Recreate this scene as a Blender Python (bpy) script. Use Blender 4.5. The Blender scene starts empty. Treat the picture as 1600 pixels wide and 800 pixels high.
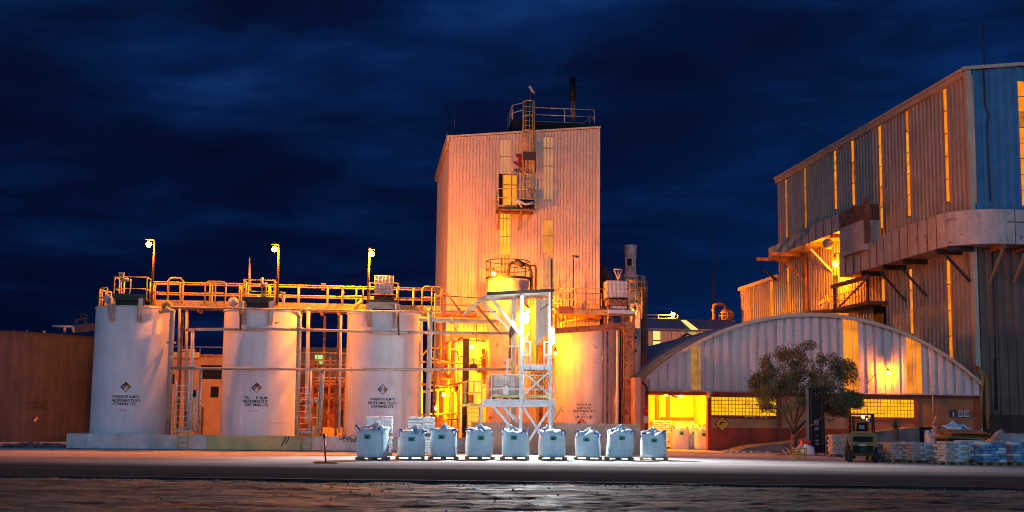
import bpy, bmesh, math, random
from mathutils import Vector, Matrix, noise
R = math.radians
rnd = random.Random(11)
sc = bpy.context.scene
# ------------------------------------------------------------------ camera
F = 1990.0                     # focal length in photo pixels (photo 1600 x 800)
CAM = Vector((0, 0, 1.7))
M3 = Matrix.Rotation(math.pi/2 + math.atan(255/F), 3, 'X') @ Matrix.Rotation(R(0.7), 3, 'Z')
cd = bpy.data.cameras.new('camera'); cam = bpy.data.objects.new('camera', cd)
sc.collection.objects.link(cam); sc.camera = cam
cam.matrix_world = Matrix.Translation(CAM) @ M3.to_4x4()
cd.sensor_width = 36; cd.lens = 36*F/1600; cd.clip_start = .3; cd.clip_end = 9000
# ------------------------------------------------------------------ world: dusk with layered cloud
wd = bpy.data.worlds.new('World'); sc.world = wd; wd.use_nodes = True
nt = wd.node_tree; nt.nodes.clear(); N = nt.nodes.new; L = nt.links.new
def mnode(t, op, *ins, clamp=False):
    n = t.nodes.new('ShaderNodeMath'); n.operation = op; n.use_clamp = clamp
    for i, v in enumerate(ins):
        if isinstance(v, (int, float)): n.inputs[i].default_value = v
        else: t.links.new(v, n.inputs[i])
    return n.outputs[0]
def ramp(t, fac, stops):
    n = t.nodes.new('ShaderNodeValToRGB'); t.links.new(fac, n.inputs[0]); e = n.color_ramp.elements
    while len(e) < len(stops): e.new(.5)
    for k, (p, c) in enumerate(stops):
        e[k].position = p; e[k].color = (*c[:3], 1) if not isinstance(c, (int, float)) else (c, c, c, 1)
    return n.outputs[0]
def mixc(t, f, a, b, mode='MIX'):
    n = t.nodes.new('ShaderNodeMix'); n.data_type = 'RGBA'; n.blend_type = mode
    for s, v in ((n.inputs[0], f), (n.inputs[6], a), (n.inputs[7], b)):
        if isinstance(v, (int, float)): s.default_value = v
        elif isinstance(v, tuple): s.default_value = (*v[:3], 1)
        else: t.links.new(v, s)
    return n.outputs[2]
GLOW = 1.33; SKY_K = 1.0
g = N('ShaderNodeNewGeometry'); sep = N('ShaderNodeSeparateXYZ'); L(g.outputs['Incoming'], sep.inputs[0])
dx = mnode(nt, 'MULTIPLY', sep.outputs[0], -1); dy = mnode(nt, 'MULTIPLY', sep.outputs[1], -1); dz = mnode(nt, 'MULTIPLY', sep.outputs[2], -1)
up = mnode(nt, 'ADD', mnode(nt, 'MAXIMUM', dz, 0), .13)
cx = mnode(nt, 'DIVIDE', dx, up); cy = mnode(nt, 'DIVIDE', dy, up)
cb = N('ShaderNodeCombineXYZ'); L(mnode(nt, 'ADD', mnode(nt, 'MULTIPLY', cx, .8), mnode(nt, 'MULTIPLY', cy, .12)), cb.inputs[0]); L(cy, cb.inputs[1])
n1 = N('ShaderNodeTexNoise'); n1.inputs['Scale'].default_value = 2.7; n1.inputs['Detail'].default_value = 7; n1.inputs['Roughness'].default_value = .54; n1.inputs['Distortion'].default_value = .25
L(cb.outputs[0], n1.inputs['Vector'])
n2 = N('ShaderNodeTexNoise'); n2.inputs['Scale'].default_value = .75; n2.inputs['Detail'].default_value = 3; L(cb.outputs[0], n2.inputs['Vector'])
cl = mnode(nt, 'ADD', mnode(nt, 'MULTIPLY', n1.outputs[0], .55), mnode(nt, 'MULTIPLY', n2.outputs[0], .45))
cloudc = ramp(nt, cl, [(.38, (.0005, .0022, .0135)), (.47, (.0007, .0042, .0245)), (.55, (.0012, .0105, .055)), (.64, (.0035, .024, .105))])
clear = ramp(nt, mnode(nt, 'MULTIPLY', mnode(nt, 'ADD', dx, .35), 1.35, clamp=True), [(0, (.0005, .0018, .0125)), (.55, (.0006, .0035, .023)), (1, (.0012, .019, .088))])
lowf = mnode(nt, 'SUBTRACT', 1, mnode(nt, 'MULTIPLY', mnode(nt, 'SUBTRACT', dz, .06), 4.0, clamp=True), clamp=True)
skyc = mixc(nt, mnode(nt, 'MULTIPLY', lowf, .75), cloudc, clear)
skyc = mixc(nt, mnode(nt, 'MULTIPLY', mnode(nt, 'ADD', dx, .1), .8, clamp=True), skyc, mixc(nt, 1.0, skyc, (1.2, 1.7, 1.6), 'MULTIPLY'))
sk = N('ShaderNodeTexSky'); sk.sky_type = 'NISHITA'; sk.sun_disc = False; sk.sun_elevation = R(-4); sk.sun_rotation = R(180)
skyc = mixc(nt, .03, skyc, sk.outputs[0], 'ADD')
# afterglow of the set sun, low in the sky behind the camera
back = mnode(nt, 'POWER', mnode(nt, 'MULTIPLY', mnode(nt, 'ADD', mnode(nt, 'MULTIPLY', dy, -1), mnode(nt, 'MULTIPLY', dx, -.10)), 1.0, clamp=True), 1.6)
band = mnode(nt, 'MULTIPLY', mnode(nt, 'SUBTRACT', 1, mnode(nt, 'MULTIPLY', mnode(nt, 'MAXIMUM', dz, 0), 1.15, clamp=True)), 1.0)
gl = mnode(nt, 'MULTIPLY', back, mnode(nt, 'POWER', band, 1.4))
glc = mixc(nt, 1.0, (.34*GLOW, .62*GLOW, 1.02*GLOW), gl, 'MULTIPLY')
skyc = mixc(nt, 1.0, skyc, glc, 'ADD')
bg = N('ShaderNodeBackground'); L(skyc, bg.inputs[0]); bg.inputs[1].default_value = SKY_K
wo = N('ShaderNodeOutputWorld'); L(bg.outputs[0], wo.inputs[0])
vs = sc.view_settings; vs.view_transform = 'Standard'; vs.look = 'None'; vs.exposure = 0.42; vs.gamma = 1; vs.use_curve_mapping = False
sc.cycles.use_denoising = True; sc.cycles.pixel_filter_type = 'BLACKMAN_HARRIS'; sc.cycles.filter_width = 1.05; sc.cycles.max_bounces = 6; sc.cycles.diffuse_bounces = 3; sc.cycles.sample_clamp_indirect = 6
sc.cycles.use_adaptive_sampling = True; sc.cycles.use_light_tree = True; sc.cycles.caustics_reflective = False; sc.cycles.caustics_refractive = False
# ------------------------------------------------------------------ geometry helpers
def ray(px, py): return M3 @ Vector(((px-800)/F, (400-py)/F, -1))
def at(px, py, Y):
    d = ray(px, py); return CAM + d*(Y/d.y)
def grd(px, py, z=0.0):
    d = ray(px, py); return CAM + d*((z-CAM.z)/d.z)
class Fr:
    """a plan frame: u runs to the right along a facade, v runs away from the camera"""
    def __init__(s, x, y, deg=6.5):
        s.o = Vector((x, y, 0)); s.deg = deg; a = R(deg)
        s.u = Vector((math.cos(a), math.sin(a), 0)); s.v = Vector((-math.sin(a), math.cos(a), 0))
    def w(s, a, b, z=0.0): return s.o + s.u*a + s.v*b + Vector((0, 0, z))
    def px(s, x, y, b=0.0):
        d = ray(x, y); t = ((s.w(0, b)-CAM).dot(s.v))/d.dot(s.v); p = CAM + d*t - s.o
        return p.dot(s.u), p.z
    def pa(s, x, y, a=0.0):
        d = ray(x, y); t = ((s.w(a, 0)-CAM).dot(s.u))/d.dot(s.u); p = CAM + d*t - s.o
        return p.dot(s.v), p.z
SPLIT = {'beam', 'block', 'panel_joint', 'column', 'brace', 'roof_post', 'vent_stub', 'flashing', 'pier', 'bolt', 'roof_pipe', 'wall_section', 'side_panel', 'fork', 'cross_piece', 'inner_stud', 'trestle_leg', 'roller', 'strip_joint', 'clamp', 'corner_trim', 'wall_cable', 'stair_tread', 'roof_unit', 'edge_rib', 'front_seam', 'band'}
WF = Fr(0, 0, 0)
class MB:
    def __init__(s): s.V = []; s.F = []; s.S = []; s.sm = False
    def add(s, vs, fs):
        k = len(s.V); s.V += [Vector(v) for v in vs]; s.F += [tuple(i+k for i in f) for f in fs]; s.S += [s.sm]*len(fs); return s
    def quad(s, *p): return s.add(p, [tuple(range(len(p)))])
    def hexa(s, p): return s.add(p, [(0, 3, 2, 1), (4, 5, 6, 7), (0, 1, 5, 4), (1, 2, 6, 5), (2, 3, 7, 6), (3, 0, 4, 7)])
    def box(s, fr, a0, a1, b0, b1, z0, z1):
        return s.hexa([fr.w(a0, b0, z0), fr.w(a1, b0, z0), fr.w(a1, b1, z0), fr.w(a0, b1, z0), fr.w(a0, b0, z1), fr.w(a1, b0, z1), fr.w(a1, b1, z1), fr.w(a0, b1, z1)])
    def prism(s, pts, off):
        """polygon pts (3D) extruded by vector off"""
        n = len(pts); q = [Vector(p) for p in pts]; o = Vector(off)
        return s.add(q + [p+o for p in q], [tuple(range(n-1, -1, -1)), tuple(range(n, 2*n))] + [(i, (i+1) % n, n+(i+1) % n, n+i) for i in range(n)])
    def bar(s, p, q, w=.08, h=None, up=(0, 0, 1)):
        p = Vector(p); q = Vector(q); d = (q-p).normalized(); h = h or w; u = Vector(up)
        if abs(d.dot(u)) > .95: u = Vector((.11, .99, 0))
        x = d.cross(u).normalized()*w/2; y = x.cross(d).normalized()*h/2
        return s.hexa([p-x-y, p+x-y, p+x+y, p-x+y, q-x-y, q+x-y, q+x+y, q-x+y])
    def tube(s, pts, r=.04, seg=8, cap=True):
        pts = [Vector(p) for p in pts]; n = len(pts); rings = []; prev = None
        for i, p in enumerate(pts):
            t = ((pts[min(i+1, n-1)]-pts[max(i-1, 0)])).normalized()
            if prev is None:
                u = Vector((0, 0, 1)) if abs(t.z) < .9 else Vector((1, 0, 0)); x = t.cross(u).normalized()
            else: x = (prev - t*prev.dot(t)).normalized()
            prev = x; y = t.cross(x); rr = r[i] if isinstance(r, (list, tuple)) else r
            rings.append([p + (x*math.cos(2*math.pi*k/seg) + y*math.sin(2*math.pi*k/seg))*rr for k in range(seg)])
        fs = [(i*seg+k, i*seg+(k+1) % seg, (i+1)*seg+(k+1) % seg, (i+1)*seg+k) for i in range(n-1) for k in range(seg)]
        if cap: fs += [tuple(range(seg-1, -1, -1)), tuple((n-1)*seg+k for k in range(seg))]
        o = s.sm; s.sm = True; s.add([v for g_ in rings for v in g_], fs); s.sm = o; return s
    def lathe(s, c, prof, seg=32, a0=0, a1=2*math.pi, smooth=True):
        c = Vector(c); full = abs(a1-a0-2*math.pi) < 1e-6; m = seg if full else seg+1
        vs = [c + Vector((r*math.cos(a0+(a1-a0)*k/seg), r*math.sin(a0+(a1-a0)*k/seg), z)) for r, z in prof for k in range(m)]
        fs = [(i*m+k, i*m+(k+1) % m, (i+1)*m+(k+1) % m, (i+1)*m+k) for i in range(len(prof)-1) for k in range(seg)]
        o = s.sm; s.sm = smooth; s.add(vs, fs); s.sm = o; return s
    def ball(s, c, r, seg=10, sz=1.0):
        return s.lathe(c, [(max(r*math.sin(math.pi*k/seg), .0005), -r*sz*math.cos(math.pi*k/seg)) for k in range(seg+1)], seg=seg+2)
    def disc(s, p, n, r, t=.03, seg=16):
        p = Vector(p); n = Vector(n).normalized(); return s.tube([p, p+n*t], r, seg)
    def build(s, name, mat, parent=None, origin=None, sharp=None):
        if parent is not None and name in SPLIT:
            root = list(range(len(s.V)))
            def find(i):
                while root[i] != i: root[i] = root[root[i]]; i = root[i]
                return i
            for f in s.F:
                for i in f[1:]: root[find(i)] = find(f[0])
            comp = {}
            for k, f in enumerate(s.F): comp.setdefault(find(f[0]), []).append(k)
            if 1 < len(comp) <= 60:
                out = None
                for ks in comp.values():
                    m_ = MB(); ids = sorted({i for k in ks for i in s.F[k]}); new = {i: j for j, i in enumerate(ids)}
                    m_.V = [s.V[i] for i in ids]; m_.F = [tuple(new[i] for i in s.F[k]) for k in ks]; m_.S = [s.S[k] for k in ks]; out = m_._build(name, mat, parent, origin, sharp)
                return out
        return s._build(name, mat, parent, origin, sharp)
    def _build(s, name, mat, parent=None, origin=None, sharp=None):
        me = bpy.data.meshes.new(name)
        if parent is not None: o = wloc(parent)
        elif origin is not None: o = Vector(origin)
        else:
            xs = [v.x for v in s.V]; ys = [v.y for v in s.V]; zs = [v.z for v in s.V]
            o = Vector(((min(xs)+max(xs))/2, (min(ys)+max(ys))/2, min(zs)))
        me.from_pydata([v-o for v in s.V], [], s.F); me.polygons.foreach_set('use_smooth', s.S)
        bm = bmesh.new(); bm.from_mesh(me); bmesh.ops.recalc_face_normals(bm, faces=bm.faces); bm.to_mesh(me); bm.free()
        if sharp: me.set_sharp_from_angle(angle=R(sharp))
        me.materials.append(mat); ob = bpy.data.objects.new(name, me); sc.collection.objects.link(ob)
        if parent is not None: ob.parent = parent; ob.location = (0, 0, 0)
        else: ob.location = o
        return ob
def wloc(o):
    l = Vector((0, 0, 0))
    while o is not None: l += o.location; o = o.parent
    return l
def thing(name, label, cat, loc=(0, 0, 0), group=None, rz=0):
    o = bpy.data.objects.new(name, None); sc.collection.objects.link(o); o.location = Vector(loc); o.rotation_euler = (0, 0, rz)
    o.empty_display_size = .2
    return tag(o, label, cat, group)
def tag(o, label, cat, group=None):
    o['label'] = label; o['category'] = cat
    if group: o['group'] = group
    return o
def kind(o, k, label=None):
    o['kind'] = k
    if label: o['label'] = label
    return o
def dup(root, loc, rz=0, label=None, group=None):
    def cp(o, par):
        c = o.copy(); sc.collection.objects.link(c); c.parent = par
        for ch in list(o.children): cp(ch, c)
        return c
    r = cp(root, None); r.location = Vector(loc); r.rotation_euler = (0, 0, rz)
    if label: r['label'] = label
    if group: r['group'] = group
    return r
def corr(mb, P, a0, a1, z0, z1, pitch, depth, out, crest=.5, ramp_=.12):
    """ribbed sheet: P(a, z) -> point, out = outward vector; z0, z1 numbers or functions of a; real ribs"""
    f0 = z0 if callable(z0) else (lambda a: z0); f1 = z1 if callable(z1) else (lambda a: z1); out = Vector(out)
    xs = []; n = max(1, round((a1-a0)/pitch)); p = (a1-a0)/n
    for i in range(n):
        b = a0+i*p
        xs += [(b, 0), (b+p*(1-crest-2*ramp_), 0), (b+p*(1-crest-ramp_), 1), (b+p*(1-ramp_), 1)]
    xs.append((a1, 0)); vs = []
    for a, h in xs: vs += [P(a, f0(a))+out*depth*h, P(a, f1(a))+out*depth*h]
    return mb.add(vs, [(2*i, 2*i+2, 2*i+3, 2*i+1) for i in range(len(xs)-1)])
def rails(mb, pts, h=1.05, levels=(.5, 1.0), sp=1.6, r=.03, closed=False):
    pts = [Vector(p) for p in pts]; seq = pts+[pts[0]] if closed else pts
    for lv in levels: mb.tube([p+Vector((0, 0, h*lv)) for p in seq], r, 6)
    for i in range(len(seq)-1):
        p, q = seq[i], seq[i+1]; n = max(1, round((q-p).length/sp))
        for k in range(n+1 if i == len(seq)-2 else n):
            a = p.lerp(q, k/n); mb.tube([a, a+Vector((0, 0, h))], r, 6)
    return mb
def arc(c, r, a0, a1, z, n=12): return [Vector((c[0]+r*math.cos(a0+(a1-a0)*k/n), c[1]+r*math.sin(a0+(a1-a0)*k/n), z)) for k in range(n+1)]
# ------------------------------------------------------------------ materials
def lin(h):
    c = [int(h[i:i+2], 16)/255 for i in (0, 2, 4)]; return tuple(x/12.92 if x <= .04045 else ((x+.055)/1.055)**2.4 for x in c)
def mat(name, base, rough=.6, metal=0.0, var=.25, scale=1.2, streak=0.0, dirt=(.10, .07, .05), rust=0.0, bump=0.0, bscale=30, fine=.1, rustc=(.16, .05, .018), spec=.5, rscale=1.0):
    m = bpy.data.materials.new(name); m.use_nodes = True; t = m.node_tree; p = t.nodes['Principled BSDF']
    tc = t.nodes.new('ShaderNodeNewGeometry'); mp = t.nodes.new('ShaderNodeMapping'); t.links.new(tc.outputs['Position'], mp.inputs[0])
    def nz(sc_, det=5, vec=None, rgh=.55):
        n = t.nodes.new('ShaderNodeTexNoise'); n.inputs['Scale'].default_value = sc_; n.inputs['Detail'].default_value = det; n.inputs['Roughness'].default_value = rgh
        t.links.new(vec or mp.outputs[0], n.inputs['Vector']); return n.outputs[0]
    a = nz(scale); c = mixc(t, ramp(t, a, [(.35, 0), (.65, 1)]), tuple(x*(1-var) for x in base), tuple(min(1, x*(1+var*.4)) for x in base))
    if fine: c = mixc(t, fine, c, ramp(t, nz(scale*14, 3), [(.3, 0), (.7, 1)]), 'OVERLAY')
    if streak:
        ms = t.nodes.new('ShaderNodeMapping'); ms.inputs['Scale'].default_value = (1, 1, .07); t.links.new(tc.outputs['Position'], ms.inputs[0])
        s_ = ramp(t, nz(3.2, 6, ms.outputs[0], .6), [(.48, 0), (.75, 1)]); c = mixc(t, mnode(t, 'MULTIPLY', s_, streak), c, tuple(dirt))
    if rust:
        r_ = ramp(t, nz(2.4*rscale, 8, None, .68), [(.62-.22*rust, 0), (.70-.22*rust, 1)]); c = mixc(t, r_, c, tuple(rustc))
    t.links.new(c, p.inputs['Base Color']); p.inputs['Metallic'].default_value = metal; p.inputs['Specular IOR Level'].default_value = spec
    t.links.new(ramp(t, nz(scale*3), [(.3, max(0, rough-.12)), (.7, min(1, rough+.12))]), p.inputs['Roughness'])
    if bump:
        b = t.nodes.new('ShaderNodeBump'); b.inputs['Strength'].default_value = bump; b.inputs['Distance'].default_value = .05
        t.links.new(nz(bscale, 4), b.inputs['Height']); t.links.new(b.outputs[0], p.inputs['Normal'])
    return m
def emi(name, col, k, var=0.0, scale=3.0):
    m = bpy.data.materials.new(name); m.use_nodes = True; t = m.node_tree; t.nodes.clear()
    e = t.nodes.new('ShaderNodeEmission'); o = t.nodes.new('ShaderNodeOutputMaterial'); t.links.new(e.outputs[0], o.inputs[0])
    e.inputs[0].default_value = (*col, 1); e.inputs[1].default_value = k
    if var:
        g_ = t.nodes.new('ShaderNodeNewGeometry'); n = t.nodes.new('ShaderNodeTexNoise'); n.inputs['Scale'].default_value = scale; n.inputs['Detail'].default_value = 4
        t.links.new(g_.outputs['Position'], n.inputs['Vector'])
        t.links.new(mixc(t, ramp(t, n.outputs[0], [(.35, 0), (.65, 1)]), tuple(x*(1-var) for x in col), tuple(col)), e.inputs[0])
    return m
SOD = (1.0, .226, .0008); COOL = (.74, .92, 1.0)
MT = dict(
 white=mat('white_tank_paint', (.72, .70, .68), .42, var=.10, streak=.22, dirt=(.30, .24, .20), scale=.8, fine=.05, bump=.05, bscale=6),
 cream=mat('cream_tank_paint', (.66, .60, .52), .5, var=.14, streak=.45, dirt=(.26, .15, .08), rust=.05, fine=.1),
 brown=mat('brown_tank_paint', (.042, .037, .045), .7, var=.2, streak=.3, dirt=(.15, .10, .10), fine=.08, scale=.4),
 conc=mat('concrete', (.56, .56, .53), .88, var=.25, streak=.35, dirt=(.16, .14, .12), bump=.25, bscale=14),
 concd=mat('rough_dark_concrete', (.20, .19, .18), .92, var=.4, streak=.4, bump=.6, bscale=6),
 concg=mat('yellow_painted_concrete', (.50, .47, .20), .85, var=.22, streak=.3, dirt=(.42, .42, .36), bump=.2, bscale=14),
 concp=mat('pink_stained_concrete', (.50, .27, .19), .88, var=.22, streak=.35, dirt=(.20, .12, .08), bump=.2, bscale=14),
 steelp=mat('pale_galvanised_steel', (.50, .42, .34), .5, metal=.3, var=.25, rust=.22, rscale=2),
 yel=mat('yellow_railing_paint', (.62, .40, .08), .5, var=.25, rust=.28, rscale=3),
 rusty=mat('rusty_orange_steel', (.42, .17, .07), .75, var=.35, rust=.6, rscale=2, bump=.2),
 dark=mat('dark_weathered_steel', (.035, .028, .025), .7, var=.4, rust=.3, rustc=(.08, .03, .015)),
 greend=mat('dark_green_grating', (.05, .055, .035), .8, var=.4, rust=.2),
 galv=mat('light_grey_painted_steel', (.62, .66, .66), .5, var=.15, rust=.08, rscale=3),
 corr=mat('off_white_ribbed_sheet', (.62, .45, .30), .45, metal=.1, var=.12, streak=.25, dirt=(.34, .24, .20), scale=.5, fine=.05),
 corrb=mat('warm_tinted_weathered_sheet', (.44, .31, .23), .5, metal=.1, var=.2, streak=.5, dirt=(.16, .10, .08), scale=.5),  # warm tint stands in for orange lamp light on the walls
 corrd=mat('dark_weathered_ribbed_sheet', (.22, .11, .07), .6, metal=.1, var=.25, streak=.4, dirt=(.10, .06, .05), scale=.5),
 blue=mat('blue_ribbed_sheet', (.045, .19, .36), .45, var=.18, streak=.25, dirt=(.06, .14, .22)),
 roofb=mat('blue_grey_roof_sheet', (.12, .20, .34), .5, metal=.2, var=.2, scale=.3),
 gal=mat('warm_tinted_panel_rusty_joints', (.62, .50, .43), .55, var=.18, streak=.45, dirt=(.22, .13, .09), rust=.10, rscale=.8),  # warm tint holds the orange light falling on the gallery
 brick=mat('orange_painted_brick', (.36, .15, .06), .85, var=.15, streak=.15, bump=.2),
 red=mat('red_brown_painted_wall', (.30, .055, .02), .8, var=.2, streak=.15, bump=.2),
 tan=mat('tan_painted_wall', (.42, .24, .11), .85, var=.15, bump=.1),
 rustc=mat('rust_pocked_column', (.24, .11, .08), .85, var=.5, rust=.45, rscale=3, bump=.5, bscale=8),
 chim=mat('rust_stained_white_stack', (.55, .46, .42), .7, var=.25, rust=.16, rscale=.9, streak=.5, dirt=(.10, .05, .04)),
 wood=mat('pallet_wood', (.38, .24, .10), .85, var=.35, scale=4, bump=.3),
 bag=mat('woven_white_bag', (.56, .72, .76), .7, var=.10, scale=2, fine=.12, bump=.35, bscale=9),
 bagw=mat('white_woven_bag_trim', (.74, .80, .82), .7, var=.1, scale=2, bump=.3, bscale=12),
 strap=mat('blue_webbing', (.02, .07, .35), .6, var=.2),
 tagg=mat('green_printed_label', (.02, .30, .20), .5, var=.3, scale=20),
 sack=mat('white_paper_sack', (.66, .70, .70), .75, var=.14, scale=3, bump=.3, bscale=10),
 sackb=mat('bluish_printed_sack', (.20, .34, .48), .7, var=.5, scale=6, bump=.2, bscale=10),
 sackp=mat('pinkish_printed_lit_sack', (.62, .43, .33), .75, var=.35, scale=6, bump=.2, bscale=10),  # printed pink that also carries golden lamp light on a stack
 black=mat('black_paint', (.006, .006, .007), .6, var=.4, spec=.2),
 rubber=mat('tyre_rubber', (.02, .019, .018), .85, var=.4, bump=.3),
 trucky=mat('dirty_yellow_paint', (.24, .14, .025), .5, var=.3, rust=.12, rscale=3),
 text=mat('black_stencil_paint', (.012, .011, .012), .7, var=.3, scale=8),
 redp=mat('red_paint', (.72, .04, .015), .6, var=.25),
 tote=mat('white_plastic_tote', (.70, .66, .58), .5, var=.15),
 bark=mat('bark', (.16, .10, .06), .9, var=.4, scale=5, bump=.6, bscale=20),
 leafd=mat('olive_leaves', (.19, .155, .062), .8, var=.5, scale=1.6, fine=.2),
 orp=mat('orange_lit_pipe_tint', (.75, .26, .06), .6, var=.2, streak=.2),  # orange lamp light is put into the pipe colour
 tarp=mat('pale_tarpaulin', (.55, .50, .45), .6, var=.25, bump=.4, bscale=5),
)
BULBP = emi('sodium_pole_bulb', SOD, 2600); BULBC = emi('sodium_pole_bulb_strong', SOD, 9500); BULB = emi('sodium_bulb', SOD, 4300); BULBM = emi('sodium_bulb_medium', SOD, 4200)
WHITE = emi('white_flood_bulb', COOL, 130); TUBE = emi('white_tube', COOL, 60)
PIX = 1/F
# ------------------------------------------------------------------ ground
def gnd_mat():
    m = bpy.data.materials.new('packed_dirt'); m.use_nodes = True; t = m.node_tree; p = t.nodes['Principled BSDF']
    g_ = t.nodes.new('ShaderNodeNewGeometry'); mp = t.nodes.new('ShaderNodeMapping'); mp.inputs['Scale'].default_value = (.35, 1, 1); t.links.new(g_.outputs['Position'], mp.inputs[0])
    def nz(s, d, v):
        n = t.nodes.new('ShaderNodeTexNoise'); n.inputs['Scale'].default_value = s; n.inputs['Detail'].default_value = d; n.inputs['Roughness'].default_value = .65; t.links.new(v, n.inputs['Vector']); return n.outputs[0]
    c = mixc(t, ramp(t, nz(.5, 8, mp.outputs[0]), [(.42, 0), (.62, 1)]), (.024, .022, .020), (.19, .165, .115))
    c = mixc(t, ramp(t, nz(5, 8, mp.outputs[0]), [(.55, 0), (.72, 1)]), c, (.19, .175, .14))
    c = mixc(t, .5, c, nz(22, 4, g_.outputs['Position']), 'OVERLAY')
    t.links.new(c, p.inputs['Base Color']); t.links.new(ramp(t, nz(1.1, 6, mp.outputs[0]), [(.40, .62), (.62, .95)]), p.inputs['Roughness']); p.inputs['Specular IOR Level'].default_value = .28
    b = t.nodes.new('ShaderNodeBump'); b.inputs['Strength'].default_value = .8; b.inputs['Distance'].default_value = .05; t.links.new(nz(9, 8, mp.outputs[0]), b.inputs['Height']); t.links.new(b.outputs[0], p.inputs['Normal'])
    return m
def yard_mat():
    m = bpy.data.materials.new('dusty_yard'); m.use_nodes = True; t = m.node_tree; p = t.nodes['Principled BSDF']
    g_ = t.nodes.new('ShaderNodeNewGeometry'); mp = t.nodes.new('ShaderNodeMapping'); mp.inputs['Scale'].default_value = (.16, 1, 1); t.links.new(g_.outputs['Position'], mp.inputs[0])
    sp = t.nodes.new('ShaderNodeSeparateXYZ'); t.links.new(g_.outputs['Position'], sp.inputs[0])
    def nz(s, d, v):
        n = t.nodes.new('ShaderNodeTexNoise'); n.inputs['Scale'].default_value = s; n.inputs['Detail'].default_value = d; n.inputs['Roughness'].default_value = .62; t.links.new(v, n.inputs['Vector']); return n.outputs[0]
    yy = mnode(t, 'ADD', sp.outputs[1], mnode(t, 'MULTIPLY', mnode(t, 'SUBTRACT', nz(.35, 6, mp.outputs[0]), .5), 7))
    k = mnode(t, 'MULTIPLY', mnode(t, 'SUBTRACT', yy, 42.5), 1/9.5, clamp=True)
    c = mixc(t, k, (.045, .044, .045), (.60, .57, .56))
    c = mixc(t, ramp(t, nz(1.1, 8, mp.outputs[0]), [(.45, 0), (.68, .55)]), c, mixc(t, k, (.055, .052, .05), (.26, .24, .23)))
    c = mixc(t, .6, c, nz(12, 5, mp.outputs[0]), 'OVERLAY')
    m2 = t.nodes.new('ShaderNodeMapping'); m2.inputs['Scale'].default_value = (.03, 1.6, 1); m2.inputs['Rotation'].default_value = (0, 0, .02); t.links.new(g_.outputs['Position'], m2.inputs[0])
    c = mixc(t, ramp(t, nz(1.3, 5, m2.outputs[0]), [(.52, 0), (.66, .75)]), c, (.05, .047, .046)); c = mixc(t, ramp(t, nz(1.9, 6, m2.outputs[0]), [(.54, 0), (.66, .6)]), c, mixc(t, k, (.13, .125, .12), (.42, .40, .38)))
    t.links.new(c, p.inputs['Base Color']); p.inputs['Roughness'].default_value = .92; p.inputs['Specular IOR Level'].default_value = 0
    b = t.nodes.new('ShaderNodeBump'); b.inputs['Strength'].default_value = .35; b.inputs['Distance'].default_value = .03; t.links.new(nz(7, 6, mp.outputs[0]), b.inputs['Height']); t.links.new(b.outputs[0], p.inputs['Normal'])
    return m
GM = gnd_mat(); YM = yard_mat()
def dirt_z(x, y):
    v = Vector((x*.35, y, 0)); edge = min(1, max(0, (y-33.6)/1.6))
    rut = sum(.035*math.exp(-((y-yc-.3*math.sin(x*.08))/w)**2) for yc, w in ((28.5, .35), (31.2, .3), (25.3, .4)))
    return -.035 + .035*noise.noise(v*.35) + .03*noise.noise(v*1.3+Vector((5, 3, 1))) + .03*noise.noise(v*3.3) + .028*noise.noise(Vector((x*1.6, y*4, 4))) + .02*noise.noise(Vector((x*3.5, y*5, 9))) - rut*.7 - .035*edge
mb = MB(); mb.sm = True; nx, ny = 340, 190; xs = [-24+48*i/nx for i in range(nx+1)]; ys = [17+18.5*(j/ny) for j in range(ny+1)]
mb.add([(x, y, dirt_z(x, y)) for y in ys for x in xs], [(j*(nx+1)+i, j*(nx+1)+i+1, (j+1)*(nx+1)+i+1, (j+1)*(nx+1)+i) for j in range(ny) for i in range(nx)])
kind(mb.build('dirt_apron', GM), 'structure')
kind(MB().quad((-3000, -3000, -.42), (3000, -3000, -.42), (3000, 6000, -.42), (-3000, 6000, -.42)).build('ground', GM), 'structure')
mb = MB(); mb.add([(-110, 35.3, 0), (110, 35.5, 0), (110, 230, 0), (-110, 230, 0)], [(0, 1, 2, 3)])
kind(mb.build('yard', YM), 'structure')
mb = MB(); n = 220; pf = [Vector((-110+220*i/n, 35.3+.2*i/n+.22*noise.noise(Vector((i*.9, 0, 0)))+.12*noise.noise(Vector((i*.23, 9, 0))), 0)) for i in range(n+1)]
mb.add([p+Vector((0, .35, .004)) for p in pf]+[p+Vector((0, .02, -.01)) for p in pf]+[p+Vector((0, -.10, -.42)) for p in pf],
       [(k*(n+1)+i, k*(n+1)+i+1, (k+1)*(n+1)+i+1, (k+1)*(n+1)+i) for k in range(2) for i in range(n)])
kind(mb.build('road_edge', mat('broken_asphalt_edge', (.025, .023, .022), .9, var=.5, bump=.6)), 'structure')
# crumbs and stones along the broken edge
mb = MB()
def stone(mb, x, y, z, r):
    vs = [Vector((math.sin(t)*math.cos(f), math.sin(t)*math.sin(f), math.cos(t)*.7))*r*rnd.uniform(.7, 1.2)+Vector((x, y, z)) for t in (.5, 1.3, 2.2) for f in (0, 1.6, 3.1, 4.7)]
    mb.add(vs, [(k*4+i, k*4+(i+1) % 4, (k+1)*4+(i+1) % 4, (k+1)*4+i) for k in range(2) for i in range(4)]+[(3, 2, 1, 0), (8, 9, 10, 11)])
for i in range(2600):
    y = 35.15-abs(rnd.gauss(0, .6)) if i < 1900 else rnd.uniform(22, 34); x = rnd.uniform(-20, 20)
    stone(mb, x, y, dirt_z(x, y)+.01, rnd.choice([.01, .014, .02, .03]))
kind(mb.build('gravel', mat('pale_crumbs', (.30, .28, .25), .9, var=.4)), 'stuff', 'loose pale stones along the broken road edge')
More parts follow.
